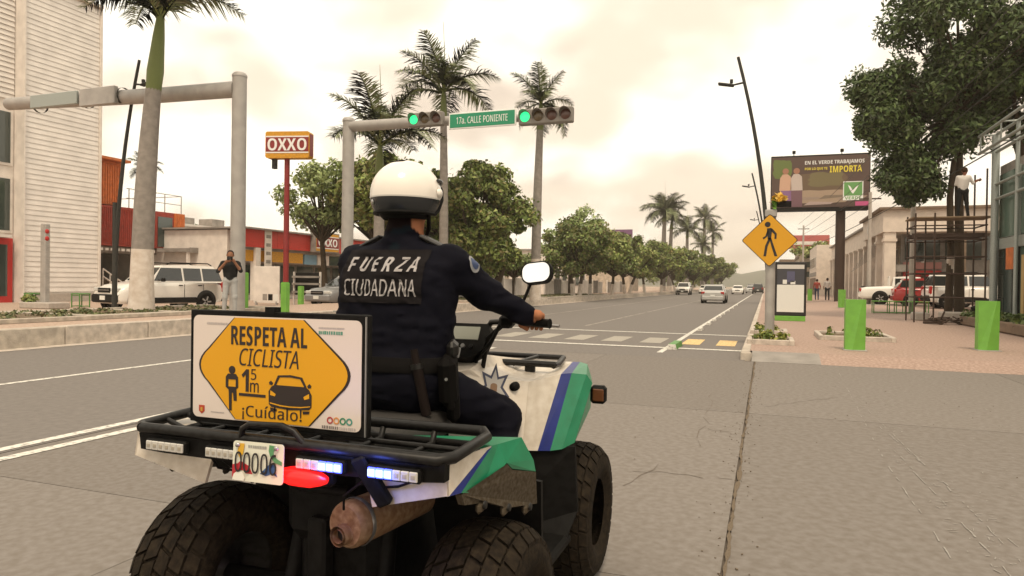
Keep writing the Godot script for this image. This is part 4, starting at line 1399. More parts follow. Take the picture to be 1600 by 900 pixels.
func build_left_street():
	# OXXO totem
	var t := thing("store_totem", "red pole totem with the yellow and red OXXO box sign high up", "sign", Vector3(-20.9, 0.12, -26.5))
	var st := S()
	tube(st, [Vector3.ZERO, Vector3(0, 6.9, 0)], [0.13, 0.12], 12)
	obj("pole", st, M.oxxo_dark_red, t)
	var sg := Node3D.new()
	sg.name = "box_sign"
	t.add_child(sg)
	sg.position = Vector3(0.12, 7.45, 0)
	sg.rotation.y = deg_to_rad(14)
	st = S()
	prism(st, rounded(2.1, 1.22, 0.1), 0.5, at_xyz(0, 0, -0.25))
	obj("casing", st, M.oxxo_yellow, sg)
	bx("red_field", -1.02, 1.02, -0.32, 0.34, 0.25, 0.262, M.oxxo_dark_red, sg)
	bx("stripe", -1.02, 1.02, 0.345, 0.4, 0.25, 0.265, M.sign_white, sg)
	bx("stripe", -1.02, 1.02, -0.385, -0.33, 0.25, 0.265, M.sign_white, sg)
	letters("lettering", "OXXO", 1.86, 0.56, at_xyz(0, 0.01, 0.262), M.sign_white, sg, bold, 0.02)
	bx("side_field", 1.05, 1.06, -0.5, 0.5, -0.2, 0.2, M.oxxo_dark_red, sg)
	st = S()
	cbox(st, Vector3(-0.62, 6.64, 0.1), Vector3(0.2, 0.5, 0.2), 0.02)
	obj("lamp_box", st, M.lamp_dark, t)
	# slim pedestrian signal post on the left
	var p := thing("pedestrian_signal", "slim grey pedestrian signal post with red lamp before the white block", "signal post", Vector3(-26.4, 0.12, -19.05))
	st = S()
	cbox(st, Vector3(0, 1.65, 0), Vector3(0.28, 3.3, 0.22), 0.03)
	obj("post", st, M.grey_steel, p)
	for y in [3.0, 2.72]:
		st = S()
		lathe(st, [Vector2(0.0, 0.03), Vector2(0.07, 0.02), Vector2(0.09, 0.0)], Transform3D(Basis(Vector3.FORWARD, PI / 2) , Vector3(0.14, y, 0.03)), 14)
		obj("lens", st, M.door_red, p)
	st = S()
	cbox(st, Vector3(0, 0.12, 0), Vector3(1.6, 0.24, 0.9), 0.03)
	obj("footing", st, M.concrete, p)
	obj("weeds", leaf_cloud([[Vector3(-0.7, 0.35, 0.1), Vector3(0.35, 0.16, 0.3), 160]], 0.1, [Color(0.13, 0.17, 0.03), Color(0.2, 0.2, 0.05)], 0.3), M.leaf_mid, p)
	# small green bench frames
	for b in [[-27.5, -19.4, "left green tube stool frame before the white louvred wall"], [-26.2, -20.4, "right green tube stool frame before the white louvred wall"]]:
		var o := thing("tube_stool", b[2], "stool", Vector3(b[0], 0.12, b[1]), "green tube stools before the louvred wall")
		st = S()
		for s in [-1, 1]:
			for d in [-1, 1]:
				var leg := S()
				tube(leg, [Vector3(s * 0.22, 0, d * 0.22), Vector3(s * 0.22, 0.55, d * 0.22)], 0.025, 6)
				obj("leg", leg, M.green_steel, o)
			for e in [[Vector3(-0.22, 0.5, s * 0.22), Vector3(0.22, 0.5, s * 0.22)], [Vector3(s * 0.22, 0.06, -0.22), Vector3(s * 0.22, 0.06, 0.22)]]:
				var rl := S()
				tube(rl, e, 0.021, 6)
				obj("rail", rl, M.green_steel, o)
		st = S()
		cbox(st, Vector3(0, 0.56, 0), Vector3(0.5, 0.04, 0.5), 0.01)
		obj("seat", st, M.green_steel, o)
	# whiteboard-like panel and green posts beside the photographer
	var wb := thing("notice_board", "white notice board standing behind the photographer", "board", Vector3(-22.4, 0.12, -27.0))
	st = S()
	cbox(st, Vector3(0, 1.0, 0), Vector3(1.5, 1.75, 0.06), 0.01)
	obj("panel", st, M.wall_white, wb)
	for i in 3:
		bx("notice", -0.2 + i * 0.32, 0.06 + i * 0.32, 0.25, 0.55, 0.031, 0.035, [M.wall_grey, M.trim_dark, M.plate_white][i], wb)
	for x in [-0.6, 0.6]:
		bx("leg", x - 0.04, x + 0.04, 0.0, 0.2, -0.05, 0.05, M.grey_steel, wb)
	for b in [[-16.0, -18.2, 1.2, "green post just right of the photographer"], [-19.6, -25.9, 0.95, "green box post beside the dark parked car"], [-13.9, -17.6, 0.9, "green post half hidden behind the rider's left side"]]:
		var o := thing("bollard", b[3], "bollard", Vector3(b[0], 0.37 if b[0] > -17 else 0.12, b[1]), "green posts on the left verge")
		st = S()
		cbox(st, Vector3(0, b[2] / 2, 0), Vector3(0.2, b[2], 0.2), 0.012)
		obj("body", st, M.bollard_green, o)
		st = S()
		cbox(st, Vector3(0, b[2] + 0.012, 0), Vector3(0.17, 0.025, 0.17), 0.01)
		obj("cap", st, M.bollard_green2, o)
	var cr := thing("waste_cart", "dark grey refuse cage beside the notice board", "cage", Vector3(-21.4, 0.12, -28.4))
	for y in [0.6, 1.0, 1.35]:
		bx("rail", -0.8, 0.8, y, y + 0.1, -0.3, -0.2, M.wall_grey, cr)
	bx("back_panel", -0.8, 0.8, 0.5, 1.6, -0.45, -0.4, M.trim_dark, cr)
	for x in [-0.8, 0.75]:
		bx("leg", x, x + 0.08, 0.0, 1.65, -0.38, -0.3, M.wall_white, cr)

# ---------------------------------------------------------------- trees
func frond_mesh(L: float, droop: float, n: int, leaf: float, cols: Array) -> ArrayMesh:
	var v := PackedVector3Array()
	var nn := PackedVector3Array()
	var cc := PackedColorArray()
	var ix := PackedInt32Array()
	var sp := []
	for i in n + 1:
		var s := float(i) / n
		sp.append(Vector3(0, 0.55 * L * s * (1.0 - s * droop), L * s * (1.0 - 0.16 * droop * s)))
	var put := func(a: Vector3, b: Vector3, c: Vector3, d: Vector3, col: Color):
		var nr := (b - a).cross(d - a).normalized()
		if nr.y < 0:
			nr = -nr
		var base := v.size()
		for q in [a, b, c, d]:
			v.append(q)
			nn.append(nr)
			cc.append(col)
		ix.append_array(PackedInt32Array([base, base + 1, base + 2, base, base + 2, base + 3]))
	for i in n:
		var w := lerpf(0.045, 0.008, float(i) / n) * L / 2.5
		var a: Vector3 = sp[i]
		var b: Vector3 = sp[i + 1]
		put.call(a + Vector3(w, 0, 0), b + Vector3(w, 0, 0), b - Vector3(w, 0, 0), a - Vector3(w, 0, 0), Color(0.267, 0.320, 0.100))
		put.call(a + Vector3(0, -w, 0), b + Vector3(0, -w, 0), b + Vector3(0, w, 0), a + Vector3(0, w, 0), Color(0.250, 0.302, 0.100))
	for i in range(2, n * 5):
		var s := float(i) / (n * 5)
		if s < 0.1:
			continue
		var k := s * n
		var f := int(k)
		var p: Vector3 = sp[f].lerp(sp[mini(f + 1, n)], k - f)
		var t: Vector3 = (sp[mini(f + 1, n)] - sp[f]).normalized()
		var l := leaf * (0.35 + 0.65 * sin(PI * clampf(s * 0.92 + 0.12, 0, 1))) * rng.randf_range(0.8, 1.15)
		for side in [-1.0, 1.0]:
			var up := rng.randf_range(-0.35, 0.5)
			var d := (Vector3(side, up, 0) + t * rng.randf_range(0.45, 0.8)).normalized()
			var mid := p + d * l * 0.5
			var e := p + d * l + Vector3(0, -l * rng.randf_range(0.12, 0.4), 0)
			var w := l * 0.016 + 0.0035
			var wv := t.cross(d).cross(d).normalized() * w
			var col: Color = cols[rng.randi() % cols.size()]
			var kk := rng.randf_range(0.75, 1.25)
			col = Color(col.r * kk, col.g * kk, col.b * kk)
			put.call(p - wv * 0.6, p + wv * 0.6, mid + wv, mid - wv, col)
			put.call(mid - wv, mid + wv, e + wv * 0.15, e - wv * 0.15, col)
	var arr := []
	arr.resize(Mesh.ARRAY_MAX)
	arr[Mesh.ARRAY_VERTEX] = v
	arr[Mesh.ARRAY_NORMAL] = nn
	arr[Mesh.ARRAY_COLOR] = cc
	arr[Mesh.ARRAY_INDEX] = ix
	var am := ArrayMesh.new()
	am.add_surface_from_arrays(Mesh.PRIMITIVE_TRIANGLES, arr)
	return am

var fronds := []

func palm(label: String, at: Vector3, h: float, r: float, shaft: float, fl: float, nf: int, lean: Vector3, white: float, sd: int, low := -0.2, lift := 0.0) -> Node3D:
	rng.seed = sd
	var t := thing("palm_tree", label, "palm tree", at, "royal palms along the avenue")
	var st := S()
	var pts := []
	var rad := []
	for i in 15:
		var s := i / 14.0
		pts.append(Vector3(lean.x * s * s, h * s, lean.z * s * s))
		rad.append(r * (1.0 + 0.12 * sin(s * PI) - 0.28 * s + 0.25 * pow(1 - s, 8)))
	var cut := 0
	if white > 0:
		var wp := []
		var wr := []
		for i in 15:
			if pts[i].y <= white + 0.01:
				wp.append(pts[i])
				wr.append(rad[i] * 1.02)
				cut = i
		var yy := white
		wp.append(Vector3(0, yy, 0) + Vector3(lean.x, 0, lean.z) * pow(yy / h, 2))
		wr.append(rad[cut] * 0.985)
		tube(st, wp, wr, 18)
		obj("whitewash", st, M.limewash, t)
		st = S()
		var up := [wp[wp.size() - 1]]
		var ur := [rad[cut] * 0.98]
		for i in range(cut + 1, 15):
			up.append(pts[i])
			ur.append(rad[i])
		tube(st, up, ur, 18)
	else:
		tube(st, pts, rad, 14)
	obj("trunk", st, M.palm_bark, t)
	var top: Vector3 = pts[14]
	var dir: Vector3 = (top - pts[13]).normalized()
	st = S()
	tube(st, [top - dir * 0.05, top + dir * shaft * 0.25, top + dir * shaft * 0.7, top + dir * shaft], [rad[14] * 1.0, rad[14] * 1.12, rad[14] * 0.8, rad[14] * 0.5], 14)
	obj("crownshaft", st, M.crownshaft, t)
	var tip: Vector3 = top + dir * shaft * 0.97
	for i in nf:
		var az := TAU * i * 0.618 + rng.randf_range(-0.2, 0.2)
		var lv := float(i) / nf
		var k := 0 if lv < 0.3 else (1 if lv < 0.65 else 2)
		var o := obj("frond", fronds[k * 2 + i % 2], M.leaf_palm, t)
		var el: float = [0.62 + lift * 0.5, 0.15 + lift, low + lift][k] + rng.randf_range(-0.15, 0.15)
		o.basis = Basis(Vector3.UP, az) * Basis(Vector3.RIGHT, -el) * Basis().scaled(Vector3.ONE * fl * rng.randf_range(0.88, 1.1))
		o.position = tip + Vector3(0, rng.randf_range(-0.12, 0.08), 0)
	# spear leaf
	st = S()
	tube(st, [tip, tip + Vector3(0.05, fl * 0.55, 0.03), tip + Vector3(-0.02, fl * 1.0, 0.06)], [0.03, 0.02, 0.008], 5)
	obj("spear_leaf", st, M.crownshaft, t)
	return t

func tree(called: String, label: String, at: Vector3, trunk_h: float, trunk_r: float, clumps: Array, size: float, cols: Array, m: Material, group: String, white := 0.0, sd := 1, multi := 1) -> Node3D:
	rng.seed = sd
	var t := thing(called, label, "tree", at, group)
	for q in multi:
		var st := S()
		var off := Vector3(0, 0, 0) if multi == 1 else Vector3(cos(q * 2.4), 0, sin(q * 2.4)) * trunk_r * 1.6
		var bend := Vector3(rng.randf_range(-0.3, 0.3), 0, rng.randf_range(-0.3, 0.3)) + off * 1.5
		var p0 := off
		var p1 := off + Vector3(0, trunk_h * 0.5, 0) + bend * 0.4
		var p2 := off + Vector3(0, trunk_h, 0) + bend
		if white > 0:
			var f := clampf(white / trunk_h, 0.05, 0.9)
			var pw := p0.lerp(p1, minf(1.0, f * 2.0)) if f < 0.5 else p1.lerp(p2, f * 2 - 1)
			tube(st, [p0 + Vector3(0, 0, 0), pw], [trunk_r * 1.2, trunk_r * 0.98], 12)
			obj("whitewash", st, M.limewash, t)
			st = S()
			if f < 0.5:
				tube(st, [pw, p1, p2], [trunk_r * 0.97, trunk_r * 0.9, trunk_r * 0.75], 12)
			else:
				tube(st, [pw, p2], [trunk_r * 0.95, trunk_r * 0.75], 12)
		else:
			tube(st, [p0, p0 + Vector3(0, 0.2, 0), p1, p2], [trunk_r * 1.45, trunk_r * 1.1, trunk_r * 0.9, trunk_r * 0.75], 12)
		obj("trunk", st, M.bark, t)
		st = S()
		var k := 0
		for cl in clumps:
			k += 1
			if k % multi != q or (clumps.size() > 60 and k % 6 > 1):
				continue
			var c: Vector3 = cl[0]
			var mid := p2.lerp(c, 0.5) + Vector3(rng.randf_range(-0.2, 0.2), rng.randf_range(-0.1, 0.3), rng.randf_range(-0.2, 0.2))
			tube(st, [p2 - Vector3(0, 0.1, 0), mid, c], [trunk_r * 0.5, trunk_r * 0.3, trunk_r * 0.1], 6)
			for j in 2:
				var d: Vector3 = Vector3(rng.randfn(), rng.randfn(), rng.randfn()).normalized() * cl[1] * 0.8
				tube(st, [mid.lerp(c, 0.4), c + d], [trunk_r * 0.16, trunk_r * 0.05], 5)
		obj("limbs", st, M.bark, t)
	obj("crown", leaf_cloud(clumps, size, cols, 0.45, 0.0, 2.6 if called == "great_tree" else 1.7), m, t)
	return t

func blob(n: int, c: Vector3, ex: Vector3, rmin: float, rmax: float, leaves: int, sd: int, squash := 0.75) -> Array:
	rng.seed = sd
	var out := []
	for i in n:
		var d := Vector3(rng.randfn(), rng.randfn(), rng.randfn()).normalized() * pow(rng.randf(), 0.45)
		var r := rng.randf_range(rmin, rmax)
		out.append([c + d * ex, Vector3(r, r * squash, r), leaves])
	return out

func build_trees():
	var pc := [Color(0.15, 0.19, 0.085), Color(0.21, 0.25, 0.12), Color(0.28, 0.3, 0.17), Color(0.17, 0.16, 0.09)]
	rng.seed = 77
	for dr in [0.65, 0.95, 1.25]:
		for q in 2:
			fronds.append(frond_mesh(1.0, dr + q * 0.12, 16, 0.27, pc))
	palm("nearest palm with white-painted foot at left, its crown cut by the top edge", Vector3(-16.94, 0.41, -15.08), 6.4, 0.285, 2.15, 3.0, 16, Vector3(0.25, 0, -0.12), 1.78, 101, -0.1, 0.45)
	palm("shorter feathery palm left of the mast, behind the signal arm", Vector3(-15.8, 0.37, -26.2), 5.6, 0.24, 1.3, 3.5, 11, Vector3(0, 0, 0), 1.2, 102, 0.0, 0.1)
	palm("tallest feathery palm right above the left green signal", Vector3(-14.9, 0.37, -30.8), 8.9, 0.22, 1.5, 3.4, 13, Vector3(-0.1, 0, 0), 1.2, 103, -0.1, 0.1)
	palm("single slender palm with long bare trunk beside the right green signal", Vector3(-12.6, 0.37, -38.3), 9.9, 0.27, 1.5, 2.7, 13, Vector3(0.15, 0, 0), 2.4, 104, -0.5)
	palm("bushy palm far along the left verge, left of the pair", Vector3(-15.0, 0.2, -109.0), 11.0, 0.4, 1.6, 4.6, 20, Vector3(0.1, 0, 0), 1.0, 105)
	palm("second trunk beside the bushy far palm", Vector3(-14.4, 0.2, -112.0), 10.0, 0.35, 1.6, 3.6, 15, Vector3(0.2, 0, 0), 1.0, 109)
	palm("far palm nearest the road end, highest of its pair", Vector3(-12.6, 0.2, -155.0), 13.6, 0.4, 2.0, 4.4, 15, Vector3(0, 0, 0), 1.0, 106, -0.5)
	palm("low far palm between the two taller far palms", Vector3(-13.4, 0.2, -128.0), 9.6, 0.35, 1.3, 4.0, 15, Vector3(0, 0, 0), 1.0, 107)
	palm("small far palm right of the far pair", Vector3(-11.4, 0.2, -163.0), 11.6, 0.35, 1.6, 3.8, 14, Vector3(0, 0, 0), 1.0, 110, -0.5)
	palm("drooping far palm just above the trimmed trees by the road end", Vector3(-12.2, 0.2, -146.0), 8.0, 0.35, 1.3, 3.6, 14, Vector3(0, 0, 0), 1.0, 111, -0.5)
	palm("tiny palm far behind the trunk of the nearest palm", Vector3(-50.7, 0.1, -45.4), 9.4, 0.3, 1.4, 1.9, 13, Vector3(0, 0, 0), 0.0, 112)
	var dark := [Color(0.100, 0.142, 0.033), Color(0.141, 0.198, 0.047), Color(0.192, 0.246, 0.059), Color(0.141, 0.133, 0.049)]
	var mid := [Color(0.167, 0.217, 0.049), Color(0.233, 0.293, 0.067), Color(0.283, 0.320, 0.100), Color(0.200, 0.170, 0.059)]
	var pale := [Color(0.267, 0.339, 0.133), Color(0.350, 0.415, 0.184), Color(0.184, 0.226, 0.083)]
	# big round tree behind the rider
	var cl := blob(110, Vector3(-0.9, 4.5, 0.6), Vector3(3.5, 2.9, 2.9), 0.4, 0.95, 400, 201)
	tree("broadleaf_tree", "big dense round tree behind the rider's head", Vector3(-14.4, 0.37, -35.2), 2.0, 0.26, cl, 0.15, dark + mid, M.leaf_mid, "broadleaf trees on the left verge", 0.9, 301, 2)
	cl = blob(60, Vector3(0.5, 5.5, 0), Vector3(3.0, 2.0, 2.4), 0.45, 0.9, 380, 202)
	tree("broadleaf_tree", "loose round tree left of the rider's helmet behind the mast", Vector3(-18.8, 0.2, -31.5), 3.0, 0.2, cl, 0.17, mid, M.leaf_mid, "broadleaf trees on the left verge", 0.9, 302)
	cl = blob(34, Vector3(0.0, 6.0, 0), Vector3(2.5, 2.0, 2.0), 0.5, 0.85, 170, 203)
	tree("sparse_tree", "sparse pale-leaved tree behind the OXXO totem pole", Vector3(-22.6, 0.12, -32.0), 3.4, 0.17, cl, 0.15, pale, M.leaf_pale, "broadleaf trees on the left verge", 0.0, 303)
	cl = blob(48, Vector3(0.3, 5.9, 0), Vector3(2.8, 2.3, 2.2), 0.45, 0.85, 260, 207)
	tree("broadleaf_tree", "airy tree between the OXXO totem and the signal mast", Vector3(-20.6, 0.12, -33.6), 3.4, 0.17, cl, 0.15, mid, M.leaf_mid, "broadleaf trees on the left verge", 0.0, 307)
	cl = blob(46, Vector3(0.0, 5.3, 0), Vector3(3.0, 2.3, 2.4), 0.5, 0.95, 360, 206)
	tree("broadleaf_tree", "broad tree closing the gap behind the rider, left of the round one", Vector3(-19.3, 0.12, -37.5), 2.6, 0.22, cl, 0.16, mid, M.leaf_mid, "broadleaf trees on the left verge", 0.9, 306)
	cl = blob(26, Vector3(0.0, 6.0, 0), Vector3(3.0, 3.0, 2.6), 0.6, 1.0, 120, 204)
	tree("sparse_tree", "sparse pale tree rising right behind the single slender palm", Vector3(-17.0, 0.12, -62.0), 3.4, 0.2, cl, 0.2, pale, M.leaf_pale, "broadleaf trees on the left verge", 0.0, 304)
	# trimmed flat tree
	cl = blob(26, Vector3(0, 2.6, 0), Vector3(2.3, 0.5, 1.8), 0.5, 0.75, 380, 205)
	tree("trimmed_tree", "low flat-topped trimmed tree beside the rider's mirror", Vector3(-17.2, 0.12, -47.0), 1.7, 0.14, cl, 0.12, dark, M.leaf_dark, "trimmed trees along the left verge", 0.0, 305)
	# row of roadside trees
	var row := [
		[-13.9, -52.5, 2.6, 2.4, "first dark trimmed tree right of the single slender palm", 0], [-14.0, -57.5, 2.8, 2.5, "second dark tree in the row right of the slender palm", 1],
		[-13.7, -65.0, 2.9, 2.4, "third tree in the roadside row, leaning branches over white trunks", 0], [-13.8, -73.0, 2.9, 2.5, "fourth tree in the roadside row toward the far palms", 1],
		[-13.4, -82.0, 3.0, 2.4, "fifth tree in the roadside row below the bushy far palm", 0], [-13.0, -93.0, 3.0, 2.5, "sixth tree in the roadside row behind the silver car", 1],
		[-12.6, -106.0, 3.0, 2.6, "seventh tree in the roadside row below the far palm pair", 0], [-11.8, -122.0, 3.2, 2.8, "eighth tree in the roadside row near the road end", 1],
		[-11.0, -142.0, 3.4, 3.0, "ninth tree in the roadside row near the road end", 0], [-10.0, -165.0, 3.6, 3.2, "last tree in the roadside row at the road end", 1]]
	var i := 0
	for r in row:
		cl = blob(54, Vector3(0, 3.8 + 0.1 * i, 0), Vector3(r[2] * 1.05, 2.0 + 0.07 * i, r[3] * 1.35), 0.45, 1.05, 280 if i < 5 else 170, 210 + i)
		tree("roadside_tree", r[4], Vector3(r[0], 0.37, r[1]), 1.8, 0.16, cl, 0.16 if i < 5 else 0.24, mid if r[5] else dark + [Color(0.200, 0.189, 0.067)], M.leaf_mid, "dark roadside trees on the left verge", 1.0, 320 + i, 2 if i % 3 == 0 else 1)
		i += 1
	# far woods at the end of the road
	cl = blob(40, Vector3(0, 4.5, 0), Vector3(13, 3.0, 30), 1.8, 3.2, 160, 240)
	var wood := stuff(obj("far_woods", leaf_cloud(cl, 0.6, dark + mid), M.leaf_mid)) as Node3D
	wood.position = Vector3(-22, 0, -215)
	tag(wood, "mass of distant trees at the end of the avenue", "trees")
	cl = blob(20, Vector3(0, 3.8, 0), Vector3(5, 2.4, 4), 1.2, 2.0, 260, 241)
	tree("broadleaf_tree", "green tree behind the white low house at left", Vector3(-54.0, 0.0, -55.0), 2.2, 0.3, cl, 0.4, mid, M.leaf_mid, "trees behind the left buildings", 0.0, 341)
	# big dark tree on the right
	cl = blob(175, Vector3(0.5, 8.9, 0), Vector3(4.0, 5.4, 3.1), 0.35, 0.95, 560, 250, 0.9)
	cl += blob(14, Vector3(-2.9, 8.2, 0.4), Vector3(0.8, 1.3, 0.9), 0.4, 0.7, 380, 251)
	cl += blob(18, Vector3(-1.7, 5.4, 0.3), Vector3(1.2, 0.9, 1.0), 0.35, 0.7, 420, 252)
	cl = cl.filter(func(e): return not (e[0].x > -1.0 and e[0].y < 6.4 + maxf(0.0, e[0].x) * 0.35))
	var nd := [Color(0.049, 0.079, 0.023), Color(0.070, 0.113, 0.030), Color(0.092, 0.133, 0.037), Color(0.049, 0.060, 0.023)]
	tree("great_tree", "huge dark dense tree filling the upper right", Vector3(6.9, 0.2, -30.4), 8.0, 0.17, cl, 0.085, nd, M.leaf_dark, "trees on the right pavement", 0.0, 350)
	cl = blob(46, Vector3(0.6, 9.2, 0), Vector3(2.4, 3.2, 2.6), 0.5, 0.9, 260, 253)
	tree("open_branched_tree", "open tree with visible forked dark branches at the right edge", Vector3(9.9, 0.2, -31.5), 5.2, 0.3, cl, 0.13, nd + [Color(0.133, 0.160, 0.033)], M.leaf_dark, "trees on the right pavement", 0.0, 351, 2)
	# distant trees right
	cl = blob(10, Vector3(0, 6.5, 0), Vector3(2.6, 0.8, 2), 0.7, 1.2, 120, 254)
	tree("sparse_tree", "sparse tree top above the far grey block", Vector3(6.5, 0.2, -108.0), 5.0, 0.2, cl, 0.3, mid, M.leaf_mid, "trees on the right pavement", 0.0, 352)
	# a second tree with bare trunk next to the scaffold
	rng.seed = 360
	var t := thing("bare_trunk", "slender second bare trunk standing inside the scaffold", "tree trunk", Vector3(6.45, 0.2, -30.0))
	var st := S()
	tube(st, [Vector3.ZERO, Vector3(0.05, 2.4, 0), Vector3(-0.02, 4.6, 0.05), Vector3(0.1, 6.0, 0.0)], [0.15, 0.12, 0.11, 0.09], 10)
	obj("trunk", st, M.bark, t)
	st = S()
	tube(st, [Vector3(0.04, 1.7, 0), Vector3(0.05, 2.4, 0)], 0.125, 10)
	obj("white_band", st, M.limewash, t)

# ---------------------------------------------------------------- vehicles
func loft(st: SurfaceTool, rings: Array):
	st.set_smooth_group(2)
	var n: int = rings[0].size()
	for i in rings.size() - 1:
		for k in n:
			var k2 := (k + 1) % n
			quad(st, rings[i][k], rings[i + 1][k], rings[i + 1][k2], rings[i][k2])
	st.set_smooth_group(-1)
	for e in [0, rings.size() - 1]:
		for k in range(1, n - 1):
			if e == 0:
				tri(st, rings[e][0], rings[e][k], rings[e][k + 1])
			else:
				tri(st, rings[e][0], rings[e][k + 1], rings[e][k])

func car_ring(z: float, yb: float, yt: float, hw: float) -> Array:
	var half := [Vector2(hw * 0.55, yt + 0.012), Vector2(hw * 0.86, yt - 0.012), Vector2(hw * 0.97, yt - 0.07), Vector2(hw, yt - 0.2), Vector2(hw * 0.995, (yt + yb) * 0.5), Vector2(hw, yb + 0.14), Vector2(hw * 0.95, yb)]
	var out := []
	for p in half:
		out.append(Vector3(p.x, p.y, z))
	for i in half.size():
		var p: Vector2 = half[half.size() - 1 - i]
		out.append(Vector3(-p.x, p.y, z))
	return out

func wheel_parts(parent: Node, x: float, r: float, z: float, side: float, w := 0.21):
	var wn := Node3D.new()
	wn.name = "wheel"
	parent.add_child(wn, true)
	wn.position = Vector3(x, r, z)
	var xf := Transform3D(Basis(Vector3.FORWARD, PI / 2), Vector3.ZERO)
	var st := S()
	lathe(st, [Vector2(r * 0.62, -w / 2), Vector2(r * 0.9, -w / 2), Vector2(r, -w * 0.36), Vector2(r, w * 0.36), Vector2(r * 0.9, w / 2), Vector2(r * 0.62, w / 2), Vector2(r * 0.58, 0.0), Vector2(r * 0.62, -w / 2)], xf, 22)
	obj("tyre", st, M.rubber, wn)
	st = S()
	var f := side * w * 0.42
	lathe(st, [Vector2(0.0, f), Vector2(r * 0.2, f), Vector2(r * 0.24, f * 0.6), Vector2(r * 0.52, f * 0.5), Vector2(r * 0.6, f), Vector2(r * 0.63, f)], Transform3D(Basis(Vector3.FORWARD, -PI / 2), Vector3.ZERO), 20)
	for k in 5:
		var a := TAU * k / 5
		box(st, Vector3(f * 0.85, sin(a) * r * 0.38, cos(a) * r * 0.38), Vector3(0.02, r * 0.16, r * 0.5), Basis(Vector3.RIGHT, -a))
	obj("rim", st, M.alloy, wn)

